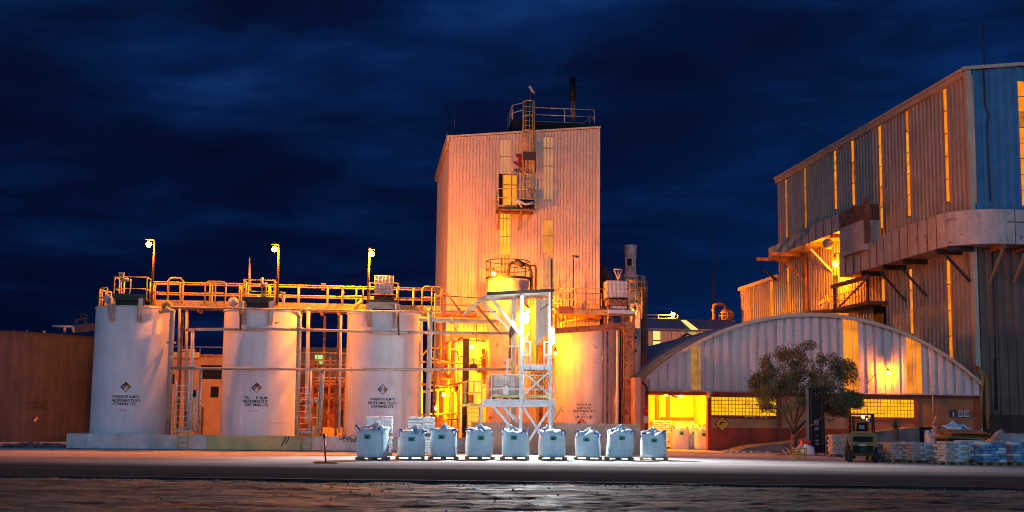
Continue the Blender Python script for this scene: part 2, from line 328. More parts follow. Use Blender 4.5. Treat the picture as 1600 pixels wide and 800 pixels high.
# hills
mb = MB(); pts = []
for i in range(241):
    a = R(-60+120*i/240); h = 55+25*noise.noise(Vector((i*.06, 0, 0)))+150*math.exp(-((math.degrees(a)-11.5)/5.5)**2)+40*math.exp(-((math.degrees(a)-4)/3)**2)+8*noise.noise(Vector((i*.5, 3, 0)))
    pts.append((a, h))
mb.add([Vector((2600*math.sin(a), 2600*math.cos(a), -2)) for a, h in pts]+[Vector((3300*math.sin(a), 3300*math.cos(a), h*1.25)) for a, h in pts]+[Vector((4200*math.sin(a), 4200*math.cos(a), -2)) for a, h in pts],
       [(k*241+i, k*241+i+1, (k+1)*241+i+1, (k+1)*241+i) for k in range(2) for i in range(240)])
kind(mb.build('hills', mat('hill_scrub', (.02, .02, .018), .95)), 'structure')
# ------------------------------------------------------------------ text helpers
def text_mesh(s, bold=.02, mono=False):
    c = bpy.data.curves.new('t', 'FONT'); c.body = s; c.size = 1; c.offset = bold; c.align_x = 'CENTER'; c.resolution_u = 2; c.space_character = 1.06
    o = bpy.data.objects.new('t', c); sc.collection.objects.link(o); bpy.context.view_layer.update()
    me = bpy.data.meshes.new_from_object(o); V = [v.co.copy() for v in me.vertices]; Fs = [tuple(p.vertices) for p in me.polygons]
    bpy.data.objects.remove(o); bpy.data.curves.remove(c); bpy.data.meshes.remove(me); return V, Fs
def put_text(name, s, size, mapf, mat_, parent, width=None, bold=.02, label=None):
    V, Fs = text_mesh(s, bold)
    if not V: return None
    x0 = min(v.x for v in V); x1 = max(v.x for v in V); y0 = min(v.y for v in V); y1 = max(v.y for v in V)
    sx = (width/(x1-x0)) if width else size/(y1-y0); sy = size/(y1-y0); xm = (x0+x1)/2; ym = (y0+y1)/2
    mb = MB(); mb.add([mapf((v.x-xm)*sx, (v.y-ym)*sy) for v in V], Fs)
    o = mb.build(name, mat_, parent)
    if label: o['label'] = label
    return o
class Cyl:
    """surface of an upright cylinder, addressed by photo pixel"""
    def __init__(s, cx, cy, r): s.c = Vector((cx, cy, 0)); s.r = r
    def hit(s, px, py):
        d = ray(px, py); o = CAM-s.c; A = d.x**2+d.y**2; B = 2*(o.x*d.x+o.y*d.y); C = o.x**2+o.y**2-s.r**2
        t = (-B-math.sqrt(max(0, B*B-4*A*C)))/(2*A); p = CAM+d*t; return math.atan2(p.y-s.c.y, p.x-s.c.x), p.z
    def pt(s, a, z, off=.012): return s.c+Vector((math.cos(a)*(s.r+off), math.sin(a)*(s.r+off), z))
    def mapper(s, px, py, off=.012):
        a0, z0 = s.hit(px, py); return lambda x, y: s.pt(a0+x/s.r, z0+y, off)
def diamond(mapf, R_, parent, label, cols, mark=True):
    d = MB(); d.quad(mapf(-R_, 0), mapf(0, -R_), mapf(R_, 0), mapf(0, R_)); o = d.build('hazard_diamond', MT['text'], parent); o['label'] = label
    k = R_*.92; h = k/2; g_ = .012
    def m2(x, y):
        p = mapf(x, y); q = mapf(x*1.001, y); c = mapf(0, 0); return p
    lift = (mapf(0, 0)-CAM).normalized()*-.006
    for nm, (cx_, cy_), cc in (('red_quarter', (0, h), cols[0]), ('blue_quarter', (-h, 0), cols[1]), ('yellow_quarter', (h, 0), cols[2]), ('white_quarter', (0, -h), cols[3])):
        q = MB(); e = h-g_; q.quad(*[mapf(cx_+x, cy_+y)+lift for x, y in ((-e, 0), (0, -e), (e, 0), (0, e))]); q.build(nm, cc, o)
    if mark:
        for (cx_, cy_), ch, mt in (((-h, 0), '1', DW), ((h, 0), '1', MT['text'])):
            put_text('numeral', ch, h*.9, lambda x, y, cx_=cx_, cy_=cy_: mapf(cx_+x, cy_+y)+lift*2, mt, o, width=h*.35)
    return o
DR = mat('diamond_red', (.22, .02, .02), .6); DB = mat('diamond_blue', (.01, .03, .16), .6); DY = mat('diamond_yellow', (.62, .38, .06), .6); DW = mat('diamond_white', (.66, .64, .62), .6)
# ------------------------------------------------------------------ brown water tank, far left
wt = thing('water_tank', 'wide dark brown water tank at the left edge, lower than the white tanks', 'tank', (-34.2, 83, 0))
WR = 7.75; wc = Vector((-34.2, 83, 0)); cw = Cyl(-34.2, 83, WR); ZT = cw.hit(60, 520)[1]
MB().lathe(wc, [(WR, 0), (WR, ZT)], 96).build('shell', MT['brown'], wt)
MB().lathe(wc, [(WR+.06, ZT-.12), (WR+.06, ZT+.02), (WR-.1, ZT+.04), (.3, ZT+.35), (.01, ZT+.35)], 96).build('roof', MT['dark'], wt)
mb = MB()
for z in (1.6, 3.2, 4.8): mb.lathe(wc, [(WR+.004, z-.012), (WR+.012, z), (WR+.004, z+.012)], 96)
mb.build('weld_seam', MT['brown'], wt)
put_text('stencilled_text', 'TANQUE DE AGUA', .21, cw.mapper(57, 630.5), MT['text'], wt, width=1.32)
put_text('stencilled_text', 'DE TABALERO', .21, cw.mapper(56, 636.8), MT['text'], wt, width=1.15)
diamond(cw.mapper(55, 653.5), .24, wt, 'small faded hazard diamond below the stencilled text', (DR, DB, DY, DW), False)
mb = MB()  # fittings on its roof
p = lambda x, y, Y=80: at(x, y, Y)
mb.tube([p(82, 509.5), p(118, 510.5)], .08); mb.tube([p(101, 510), p(101, 519)], .09); mb.tube([p(114, 510), p(116, 519.5)], .12)
mb.build('roof_pipe', MT['steelp'], wt)
mb = MB(); mb.tube([p(113, 517), p(122, 499), p(137, 497)], .06); mb.tube([p(123, 490), p(135, 505), p(142, 512)], .05); mb.tube([p(126, 489), p(137, 494)], .05); mb.tube([p(118, 498), p(120, 519)], .05); mb.tube([p(133, 495), p(133, 519)], .05); mb.bar(p(119, 514), p(147, 511), .3, .5)
mb.build('roof_frame', MT['dark'], wt)
mb = MB()
for x in (12, 22, 42, 68, 70): mb.tube([p(x, 521), p(x, 516.5)], .05)
mb.build('vent_stub', MT['steelp'], wt)
# rubble at its foot
mb = MB()
for i in range(160):
    px_ = rnd.uniform(0, 104); q = grd(px_, 699); y = q.y+rnd.uniform(-1, 1.5); h = .18*math.exp(-((px_-45)/40)**2)
    stone(mb, q.x, y, rnd.uniform(0, h), rnd.uniform(.06, .2))
kind(mb.build('rubble', mat('earth_rubble', (.25, .15, .12), .95, var=.4)), 'stuff', 'low line of earth and rubble before the brown tank')
# ------------------------------------------------------------------ containment walls
w0 = grd(103, 702); CF = Fr(w0.x, w0.y, 6.5)
aE = CF.px(736, 706)[0]; aY0 = CF.px(322, 690)[0]; aY1 = CF.px(474, 690)[0]; HW = CF.px(103, 677.5)[1]; aG = CF.px(480, 690)[0]
cw1 = thing('containment_wall', 'low pale concrete wall in front of the three white tanks, partly painted yellow green', 'wall', CF.w(0, 0))
mb = MB(); mb.box(CF, 0, aY0, 0, .28, 0, HW); mb.box(CF, aY1, aE, 0, .28, 0, HW); mb.box(CF, 0, .28, .28, 18, 0, HW)
mb.build('wall_section', MT['conc'], cw1)
mb = MB(); mb.box(CF, aY0, aY1, -.004, .284, 0, HW+.003); mb.build('painted_section', MT['concg'], cw1)
mb = MB(); mb.box(CF, .02, aE, -.03, -.006, 0, .06); mb.build('dirt_line', mat('splash_dirt', (.20, .15, .13), .9, var=.4), cw1)
mb = MB()  # scribble
def sq(cx_, cy_, rx, ry, n=20, tw=0):
    pts = []
    for k in range(n+1):
        t = 2*math.pi*k/n*1.6+tw; a, z = CF.px(cx_+rx*math.cos(t)+k*.25, cy_+ry*math.sin(t*1.3)); pts.append(CF.w(a, -.012, z))
    mb.tube(pts, .012, 4)
for c_ in ((532, 683, 4, 4), (541, 687, 6, 3.5), (549, 684, 5, 4), (556, 688, 7, 2.5)): sq(*c_, tw=c_[0])
mb.build('scribble', MT['text'], cw1)
mb = MB()
for x0, y0, x1, y1 in ((447, 681, 439, 697), (451, 681, 446, 694)):
    P_ = [(x0, y0), ((x0+x1)/2+2, (y0+y1)/2-1), (x1, y1)]; mb.tube([CF.w(CF.px(x, y)[0], -.03, CF.px(x, y)[1]) for x, y in P_], .02, 5)
mb.build('hose_end', MT['black'], cw1)
CF2 = Fr(*CF.w(aE, -1.2).xy, 6.5); aE2 = CF2.px(1000, 700)[0]; HW2 = CF2.px(850, 661)[1]
cw2 = thing('containment_wall', 'taller pinkish stained concrete wall behind the bags and the loading stand', 'wall', CF2.w(0, 0))
mb = MB(); mb.box(CF2, 0, aE2, 0, .3, 0, HW2); mb.box(CF2, 0, .3, .3, 1.5, 0, HW2); mb.build('wall_section', MT['concp'], cw2)
# ------------------------------------------------------------------ three white tanks
HT = 7.0; TR = 1.93
def tank_center(px_, py_, depth_off=2.6):
    a, z = CF.px(px_, py_, depth_off); return CF.w(a, depth_off)
TC = [tank_center(204, 640), tank_center(404.5, 640), tank_center(597.5, 640)]
def white_tank(c, tx, lines, dlabel, label, dy=0, note=True):
    t = thing('storage_tank', label, 'tank', c, 'white storage tanks on the tank farm')
    cy_ = Cyl(c.x, c.y, TR)
    ztop = HT
    MB().lathe(c, [(TR, .0), (TR, ztop)], 72).build('shell', MT['white'], t)
    MB().lathe(c, [(TR-.02, ztop-.02), (TR+.05, ztop), (TR+.05, ztop+.07), (TR-.05, ztop+.08), (.2, ztop+.32), (.01, ztop+.32)], 72).build('roof', MT['white'], t)
    mb = MB()
    for z in (1.42, 2.84, 4.26, 5.68): mb.lathe(c, [(TR+.001, z-.014), (TR+.008, z), (TR+.001, z+.014)], 72)
    mb.build('weld_seam', MT['white'], t)
    for s in (-.29, .39):   # brackets carrying the platform
        a = -math.pi/2+s; o = Vector((math.cos(a), math.sin(a), 0)); mb = MB(); w_ = Vector((-o.y, o.x, 0))*.11; p0 = c+o*(TR-.02)
        prof = [(0, 6.35), (.10, 6.25), (.30, 6.6), (.42, 7.05), (.42, 7.42), (0, 7.42)]
        mb.prism([p0+o*r+Vector((0, 0, z))-w_ for r, z in prof], w_*2); mb.build('bracket', MT['steelp'], t)
    x0, y0 = tx
    diamond(cy_.mapper(x0, y0), .27, t, dlabel[0], dlabel[1])
    for k, (s, wd_, ox) in enumerate(lines):
        put_text('stencilled_text', s, .15, cy_.mapper(x0+ox, y0+15.5+dy+k*5.5), MT['text'], t, width=wd_, bold=.035)
    if note: put_text('maker_mark', 'mexfab', .07, cy_.mapper(x0-6, y0+36), MT['redp'], t, width=.46, bold=.0, label='small red slanted maker mark')
    return t
white_tank(TC[0], (196.5, 604.5), [('T NQUE DE ALMTO', 1.28, 0), ('NEUTROMAG TE N°5', 1.32, 0), ('C P.84462 LTS.', 1.10, -2)], ('hazard diamond with dark red, navy and yellow quarters', (DR, DB, DY, DW)), 'white storage tank numbered 5, next to the brown water tank')
white_tank(TC[1], (401, 606), [('TA      E ALM', 1.15, -2), ('NEUTROMAG TE N°', 1.24, -2), ('CAP. 84462 LTS.', 1.16, 0)], ('hazard diamond with dark red and navy quarters', (DR, DB, DY, DW)), 'white storage tank with half worn lettering, middle one of the row')
white_tank(TC[2], (598, 608.5), [('TANQUE DE ALMTO', 1.30, -1), ('NEUTROMAG TE N°3', 1.42, -1), ('CAP.84462 LTS.', 1.16, 0)], ('hazard diamond with pale top and orange quarter', (DW, DB, mat('diamond_orange', (.55, .22, .02), .6), DW)), 'white storage tank numbered 3, nearest the ribbed tower')
# ------------------------------------------------------------------ decks and railings above the tanks
DZ = 7.40; GRP = 'steel platforms on the tank tops'
def tank_platform(c, x0, x1, label, extra=True):
    a0 = CF.px(x0, 470, .9)[0]; a1 = CF.px(x1, 470, .9)[0]
    t = thing('tank_platform', label, 'platform', CF.w((a0+a1)/2, 2, DZ), GRP)
    mb = MB(); mb.box(CF, a0, a1, .75, 3.4, DZ, DZ+.06); mb.box(CF, a0, a1, .72, .80, DZ-.05, DZ+.26); mb.build('deck', MT['greend'], t)
    mb = MB(); mb.box(CF, a0+.1, a1-.1, .9, 1.0, DZ-.3, DZ-.05); mb.box(CF, a0+.1, a1-.1, 3.1, 3.2, DZ-.42, DZ-.05); mb.build('beam', MT['dark'], t)
    mb = MB(); rails(mb, [CF.w(a0, 3.4, DZ), CF.w(a0, .8, DZ), CF.w(a1, .8, DZ), CF.w(a1, 3.4, DZ)], 1.12, (.48, 1), 1.3, .035); mb.build('railing', MT['yel'], t)
    return t
tank_platform(TC[0], 178, 229, 'railed steel platform on top of the tank numbered 5')
tank_platform(TC[1], 380, 428, 'railed steel platform on top of the middle white tank')
tank_platform(TC[2], 577, 622, 'railed steel platform carrying a caged liquid tote on the tank numbered 3')
# curved rail on tank 5 roof edge
mb = MB(); c = TC[0]; rails(mb, arc(c, 1.8, R(150), R(235), HT+.05, 6), .95, (.5, 1), .9, .035)
tag(mb.build('railing', MT['yel']), 'short curved railing at the left rim of the tank numbered 5', 'railing')
mb = MB(); rails(mb, [CF.w(a, b, DZ) for a, b in ((CF.px(570, 470, .9)[0]-1.2, 2.6), (CF.px(570, 470, .9)[0]-1.1, 1.2), (CF.px(570, 470, .9)[0]-.1, 1.0))], .9, (.5, 1), .9, .035)
tag(mb.build('railing', MT['yel']), 'small angled railing left of the caged tote on the tank numbered 3', 'railing')
cwk = thing('catwalk', 'long rusty yellow catwalk with railings joining the tops of the white tanks to the tower', 'catwalk', CF.w(8, 3, DZ))
a0 = CF.px(236, 475, 3)[0]; a1 = CF.px(690, 480, 3)[0]
mb = MB(); mb.box(CF, a0, a1, 2.6, 3.6, DZ-.03, DZ+.05); mb.build('deck', MT['rusty'], cwk)
for b in (2.55, 3.6):
    mb = MB(); mb.box(CF, a0, a1, b, b+.07, DZ-.26, DZ+.16); mb.build('side_beam', MT['yel'], cwk)
for b in (2.6, 3.62):
    mb = MB(); rails(mb, [CF.w(a0, b, DZ), CF.w(a1, b, DZ)], 1.08, (.5, 1), 1.55, .04); mb.build('railing', MT['yel'], cwk)
for xx in (258, 312, 470, 503, 530, 648, 672):
    mb = MB(); a = CF.px(xx, 480, 3)[0]; mb.box(CF, a-.07, a+.07, 2.5, 3.7, DZ-.42, DZ-.27); mb.build('cross_beam', MT['rusty'], cwk)
for xx in (281, 505, 527, 679):
    mb = MB(); a = CF.px(xx, 580, 3)[0]; mb.box(CF, a-.06, a+.06, 3.05, 3.17, 0, DZ-.43); mb.build('post', MT['rusty'], cwk)
for i, (xa, xb, top) in enumerate(((262, 284, 446), (320, 352, 447), (660, 690, 450))):  # gate hoops on the near rail
    mb = MB(); aa = CF.px(xa, 460, 2)[0]; ab = CF.px(xb, 460, 2)[0]; zt = DZ+1.25 if i == 0 else DZ+1.12
    mb.tube([CF.w(aa, 2.1, DZ), CF.w(aa, 2.1, zt-.12), CF.w(aa+.12, 2.1, zt), CF.w(ab-.12, 2.1, zt), CF.w(ab, 2.1, zt-.12), CF.w(ab, 2.1, DZ)], .055 if i == 0 else .04)
    mb.tube([CF.w(aa, 2.1, DZ), CF.w(aa, 2.6, DZ)], .04); mb.tube([CF.w(ab, 2.1, DZ), CF.w(ab, 2.6, DZ)], .04)
    if i: mb.tube([CF.w(aa, 2.1, DZ+.55), CF.w(ab, 2.1, DZ+.55)], .035); mb.tube([CF.w((aa+ab)/2, 2.1, DZ), CF.w((aa+ab)/2, 2.1, zt)], .035)
    mb.build('hoop', MT['yel'], cwk)
def wp(x, y, b): a, z = CF.px(x, y, b); return CF.w(a, b, z)
def disc_thing(x, y, b, r, label, m='cream'):
    p_ = wp(x, y, b); mb = MB(); mb.disc(p_, (0, -1, .1), r, .12, 20); tag(mb.build('manhole_cover', MT[m]), label, 'cover')
disc_thing(170, 467, .8, .23, 'round pale manhole cover at the left of the tank numbered 5'); disc_thing(365, 472, 1.0, .25, 'round pale manhole cover on the left of the middle white tank')
disc_thing(403, 467, 1.2, .16, 'small round cover behind the railing of the middle white tank')
# level gauges and boxes on the platforms
def box_thing(name, x0, y0, x1, y1, b, depth, m, label, cat, dims=None):
    p0 = wp(x0, y1, b); a0_, z0_ = CF.px(x0, y1, b); a1_, z1_ = CF.px(x1, y0, b); t = thing(name, label, cat, CF.w((a0_+a1_)/2, b, z0_))
    mb = MB(); mb.box(CF, a0_, a1_, b, b+depth, z0_, z1_); mb.build('housing', MT[m], t)
    mb = MB(); mb.box(CF, a0_-.03, a1_+.03, b-.03, b+depth+.03, z1_, z1_+.04); mb.build('lid', MT['steelp'], t)
    mb = MB(); mb.box(CF, a0_+.05, a1_-.05, b-.012, b-.002, z0_+(z1_-z0_)*.45, z1_-.07); mb.build('face_plate', MT['dark'], t); return t
box_thing('junction_box', 185.5, 427, 193, 434, 1.2, .2, 'steelp', 'small grey box above the platform of the tank numbered 5', 'junction box')
box_thing('control_box', 408, 446, 416, 468, 1.5, .25, 'yel', 'yellow control box on a stand on the middle white tank', 'control box')
box_thing('lamp_box', 502, 444, 508, 453, 3.6, .2, 'rusty', 'small orange box on the catwalk railing', 'junction box')
mb = MB(); mb.tube([wp(189, 434, 1.3), wp(189, 472, 1.3)], .05); mb.tube([wp(190, 437, 1.3), wp(201, 437, 1.3)], .09); mb.tube([wp(204, 436, 1.2), wp(204, 449, 1.2), wp(201, 465, 1.2), wp(192, 471, 1.2)], .035)
tag(mb.build('gauge_pipe', MT['steelp']), 'thin bent gauge pipe on the platform of the tank numbered 5', 'pipe')
mb = MB(); mb.tube([wp(409.5, 434, 1.4), wp(409.5, 446, 1.4)], .07); mb.tube([wp(406, 447, 1.5), wp(418, 444, 1.5)], .09); tag(mb.build('vent_pipe', MT['steelp']), 'short vent pipe over the yellow control box', 'pipe')
vv = thing('valve', 'vertical valve with hand wheel on the right rim of the middle white tank', 'valve', wp(443, 480, 1.4))
MB().tube([wp(443, 480, 1.4), wp(443, 462, 1.4)], .08).build('stem', MT['steelp'], vv); MB().ball(wp(442, 464, 1.4), .14, 8).build('body', MT['steelp'], vv); MB().disc(wp(441.5, 458, 1.4), (0, 0, 1), .16, .05).build('hand_wheel', MT['steelp'], vv)
# caged tote
def tote(x0, y0, x1, y1, b, label, m='tote'):
    a0_, z0_ = CF.px(x0, y1, b); a1_, z1_ = CF.px(x1, y0, b); t = thing('liquid_tote', label, 'tote', CF.w((a0_+a1_)/2, b, z0_), 'caged white liquid totes')
    d = a1_-a0_; MB().box(CF, a0_+.03, a1_-.03, b+.03, b+d-.03, z0_+.12, z1_-.02).build('bottle', MT[m], t)
    mb = MB(); n = 5
    for k in range(n+1):
        a = a0_+d*k/n; mb.tube([CF.w(a, b, z0_+.1), CF.w(a, b, z1_)], .014, 5); mb.tube([CF.w(a0_, b+d*k/n, z0_+.1), CF.w(a0_, b+d*k/n, z1_)], .014, 5); mb.tube([CF.w(a1_, b+d*k/n, z0_+.1), CF.w(a1_, b+d*k/n, z1_)], .014, 5)
    for k in range(5):
        z = z0_+.1+(z1_-z0_-.1)*k/4; mb.tube([CF.w(a0_, b, z), CF.w(a1_, b, z), CF.w(a1_, b+d, z), CF.w(a0_, b+d, z), CF.w(a0_, b, z)], .014, 5)
    mb.build('cage', MT['steelp'], t)
    mb = MB()
    for k in range(3): a = a0_+(d-.12)*k/2; mb.box(CF, a, a+.12, b, b+d, z0_, z0_+.1)
    mb.build('pallet_base', MT['dark'], t)
    MB().lathe(CF.w((a0_+a1_)/2, b+d/2), [(.1, z1_-.02), (.1, z1_+.06), (.01, z1_+.06)], 12).build('cap', MT['redp'], t); return t
tote(585, 431, 615, 461, 1.3, 'caged white liquid tote on top of the tank numbered 3')
st = thing('tote_stand', 'dark steel cradle under the tote on the tank numbered 3', 'stand', wp(600, 474, 1.2))
a0 = CF.px(584, 470, 1.2)[0]; a1 = CF.px(616, 470, 1.2)[0]
MB().box(CF, a0, a1, 1.1, 2.3, DZ+.32, DZ+.45).build('top_frame', MT['dark'], st)
for a in (a0+.05, a1-.05): MB().box(CF, a-.05, a+.05, 1.12, 1.22, DZ+.06, DZ+.32).build('leg', MT['dark'], st)
MB().box(CF, CF.px(576, 470, .6)[0], CF.px(621, 470, .6)[0], .55, .74, DZ-.22, DZ+.12).build('gutter_panel', MT['steelp'], st)
# ------------------------------------------------------------------ tall lamps behind the tanks
def bulb(p, r, m, parent):
    bm = bmesh.new(); bmesh.ops.create_icosphere(bm, subdivisions=2, radius=r); mb = MB(); mb.add([v.co+p for v in bm.verts], [tuple(v.index for v in f.verts) for f in bm.faces]); bm.free()
    return mb.build('bulb', m, parent)
def pole_lamp(x, ytop, xl, yl, yb, b, label, m=None, armside=-1):
    base = CF.w(CF.px(x, yb, b)[0], b, DZ); zt = CF.px(x, ytop, b)[1]; lp = wp(xl, yl, b-.15)
    t = thing('street_lamp', label, 'lamp', base, 'tall orange lamps behind the white tanks')
    top = Vector((base.x, base.y, zt+.1))
    MB().tube([base, base.lerp(top, .5), top], [.075, .06, .045]).build('pole', MT['dark'], t)
    mb = MB(); mb.tube([top-Vector((0, 0, .1)), top+Vector((0, 0, .02)), Vector((lp.x, lp.y, lp.z+.26))], .03, 6); mb.lathe(Vector((lp.x, lp.y, 0)), [(.04, lp.z+.36), (.10, lp.z+.31), (.17, lp.z+.24), (.15, lp.z+.24), (.05, lp.z+.29)], 14); mb.build('lamp_head', MT['dark'], t)
    bulb(lp, .14, m or BULBP, t); return t
pole_lamp(237, 378, 232.5, 382, 470, 2.1, 'tall lamp rising behind the tank numbered 5')
pole_lamp(433, 386, 429, 389.5, 470, 2.1, 'tall lamp rising behind the middle white tank')
pole_lamp(575, 390, 580.5, 397, 470, 1.7, 'tall lamp left of the caged tote on the tank numbered 3', m=BULBC)
# ------------------------------------------------------------------ pipes of the tank farm
def pipe(pts, r, m, label, b=None, seg=8, flanges=()):
    P_ = [wp(*q) for q in pts]
    t = None; mb = MB(); mb.tube(P_, r, seg)
    for k in range(1, len(P_)-1): mb.ball(P_[k], r*1.12, 6)
    for f in flanges:
        i, s = min(int(f), len(P_)-2), f-int(f); q = P_[i].lerp(P_[i+1], s); d = (P_[i+1]-P_[i]).normalized(); mb.disc(q-d*.04, d, r*1.8, .08, 10)
    return tag(mb.build('pipe', MT[m]), label, 'pipe')
pipe([(265, 575, -.05), (520, 577.5, -.05), (806, 577, -.05)], .065, 'steelp', 'long level pipe crossing low in front of the two right white tanks', flanges=(.5, 1.1, 1.6))
pipe([(302, 520, .5), (291, 515, 1.6), (420, 514, .35), (620, 519, .35), (806, 521, .35)], .075, 'steelp', 'long level pipe crossing high in front of the white tanks', flanges=(2.3, 2.8))
pipe([(268, 480, .2), (420, 483, .15), (560, 486, .15), (775, 487, .15)], .05, 'steelp', 'thin level pipe just under the tank top platforms', flanges=(1.4,))
pipe([(301, 520, .5), (300, 578, .5), (297, 672, .5)], .09, 'cream', 'upright orange lit pipe between the tank numbered 5 and the middle tank', flanges=(.9,))
pipe([(292, 484, 2.2), (290, 676, 2.2)], .085, 'steelp', 'grey upright pipe behind the orange lit upright pipe')
pipe([(281, 480, 1.2), (278, 578, 1.0)], .06, 'steelp', 'thin upright pipe right of the tank numbered 5')
pipe([(314, 578, 0), (310, 676, 0)], .07, 'steelp', 'support post under the low pipe beside the left ladder')
pipe([(251, 487, 1.0), (262, 484, .6), (270, 487, .5), (269, 500, .5), (262, 679, .5)], .13, 'steelp', 'thick down pipe on the right side of the tank numbered 5', flanges=(3.2,))
pipe([(255, 483, 1.0), (257, 475, .8), (262, 473, .8), (266, 477, .8), (266, 483, .8)], .11, 'yel', 'yellow lit gooseneck over the rim of the tank numbered 5')
pipe([(458, 487, .8), (464, 489, .5), (468, 495, .4), (463.5, 679, .4)], .12, 'steelp', 'thick down pipe on the right side of the middle white tank', flanges=(3.1,))
pipe([(376, 480, .3), (375.5, 516, .3)], .05, 'dark', 'short dark drop pipe at the left of the middle tank top')
pipe([(622, 483, .4), (623, 524, .3)], .05, 'dark', 'short dark drop pipe at the right of the tank numbered 3')
pipe([(482, 480, 2.4), (479, 660, 2.4)], .10, 'cream', 'upright orange lit pipe right of the middle white tank')
pipe([(504, 578, .05), (498, 676, .05)], .13, 'steelp', 'thick grey support post beside the right ladder')
pipe([(533, 492, .7), (530, 676, 1.2)], .06, 'cream', 'thin down pipe at the left side of the tank numbered 3')
pipe([(672, 482, .3), (671, 560, .2), (668, 660, .2)], .13, 'cream', 'thick scaly upright pipe right of the tank numbered 3', flanges=(.5, 1.2))
pipe([(657, 492, .6), (655, 676, .6)], .06, 'cream', 'thin down pipe on the right side of the tank numbered 3')
pipe([(680, 458, 1.0), (679, 600, 1.0)], .05, 'yel', 'slim yellow upright pipe left of the tower')
pipe([(655, 498, .4), (675, 500, .3), (775, 502, 2)], .11, 'cream', 'orange lit level pipe entering the tower at the tank top height', flanges=(1.3,))
pipe([(430, 505, -.0), (440, 502, .2)], .04, 'steelp', 'tiny sloped pipe stub on the middle tank')
pipe([(566, 470, 1.6), (558, 476, 1.6), (554, 487, 1.4)], .10, 'yel', 'short bent pipe in front of the catwalk left of the caged tote')
pipe([(667, 470, 3.0), (697, 457, 3.2), (722, 490, 3.0)], .05, 'rusty', 'rusty sloped strut from the catwalk to the tower')
# ladders over the wall
def wall_ladder(x0, x1, label):
    t = thing('wall_ladder', label, 'ladder', CF.w(CF.px((x0+x1)/2, 700, -.3)[0], -.3, 0), 'caged ladders over the low wall')
    a0 = CF.px(x0+5, 700, -.3)[0]; a1 = CF.px(x1-7, 700, -.3)[0]; aw0 = a0-.22; aw1 = a1+.22
    for a, aw in ((a0, aw0), (a1, aw1)):
        mb = MB(); mb.tube([CF.w(a, -.3, 0), CF.w(a, -.3, HW+.15), CF.w(aw, -.3, HW+.4), CF.w(aw, -.3, HW+1.55), CF.w(a, -.25, HW+1.8)], .045, 6); mb.build('stile', MT['yel2'], t)
    mb = MB()
    for k in range(6): mb.tube([CF.w(a0, -.3, .15+k*.24), CF.w(a1, -.3, .15+k*.24)], .022, 5)
    mb.build('rung', MT['yel2'], t)
    mb = MB(); mb.box(CF, a0-.2, a1+.2, -.32, 1.1, HW+.15, HW+.23); mb.build('landing', MT['steelp'], t)
    mb = MB(); a2 = a0-.3; a3 = a0+.35
    for a, h in ((a2, 2.6), (a3, 3.3), (a1+.25, 2.2)): mb.tube([CF.w(a, .5, HW), CF.w(a, .5, HW+h)], .045, 6)
    for k in range(8): mb.tube([CF.w(a2, .5, HW+.3+k*.3), CF.w(a3, .5, HW+.3+k*.3)], .022, 5)
    mb.tube([CF.w(a3, .5, HW+1.75), CF.w(a1+.25, .5, HW+1.75)], .04, 6); mb.tube([CF.w(a3, .5, HW+.9), CF.w(a1+.25, .5, HW+.9)], .03, 6)
    mb.build('guard_frame', MT['galv'], t)
    mb = MB(); mb.box(CF, a3-.25, a1+.35, .7, 1.0, HW+1.68, HW+1.86); mb.build('cross_piece', MT['steelp'], t)
    mb = MB(); mb.tube([CF.w(a1, .9, HW+.2), CF.w(a1, .9, HW+.45), CF.w(a1-.15, .9, HW+.45)], .09); mb.ball(CF.w(a1-.1, .9, HW+.3), .16); mb.build('drain_valve', MT['steelp'], t)
MT['yel2'] = mat('pale_yellow_steel', (.42, .38, .14), .55, var=.25, rust=.15, rscale=3)
wall_ladder(272, 300, 'caged ladder over the wall beside the tank numbered 5'); wall_ladder(465, 494, 'caged ladder over the wall beside the middle white tank')
# red marker post
rp = grd(509, 724); mp_ = thing('marker_post', 'thin red post standing on a dark foot in the open yard', 'post', (rp.x, rp.y, 0))
q = at(506.5, 680, rp.y); MB().tube([rp+Vector((0, 0, .03)), q], .035).build('post', MT['redp'], mp_); MB().box(Fr(rp.x, rp.y, 0), -.42, .42, -.2, .2, 0, .045).build('foot', MT['black'], mp_)
mb = MB(); d = (q-rp).normalized(); mb.tube([q-d*.12, q+d*.06], .05); mb.build('cap', MT['dark'], mp_)
# ------------------------------------------------------------------ ribbed tower
_t = at(695, 690, 76); TF = Fr(_t.x, _t.y, 6.5)
def tz(x, y): return TF.px(x, y)
A1 = tz(935.5, 400)[0]; ZL = tz(697, 215)[1]; ZR = tz(935, 201)[1]; TD = TF.pa(684, 300, 0)[0]
zt = lambda a: ZL+(ZR-ZL)*a/A1
tw = thing('process_tower', 'tall off white ribbed steel tower lit orange, in the middle of the plant', 'tower', TF.w(0, 0))
corr(MB(), lambda a, z: TF.w(a, 0, z), 0, A1, 0, zt, .20, .045, -TF.v, .62, .10).build('front_wall', MT['corr'], tw)
corr(MB(), lambda b, z: TF.w(0, b, z), 0, TD, 0, ZL, .20, .045, -TF.u, .62, .10).build('side_wall', MT['corr'], tw)
mb = MB(); mb.quad(TF.w(A1, 0, 0), TF.w(A1, TD, 0), TF.w(A1, TD, ZR), TF.w(A1, 0, ZR)); mb.quad(TF.w(0, TD, 0), TF.w(A1, TD, 0), TF.w(A1, TD, ZR), TF.w(0, TD, ZL)); mb.build('rear_wall', MT['corrb'], tw)
mb = MB(); mb.prism([TF.w(-.25, -.14, ZL+.0), TF.w(A1+.08, -.14, ZR+.04), TF.w(A1+.08, -.14, ZR+.14), TF.w(-.25, -.14, ZL+.10)], TF.v*(TD+.5)); mb.build('roof', MT['corr'], tw)
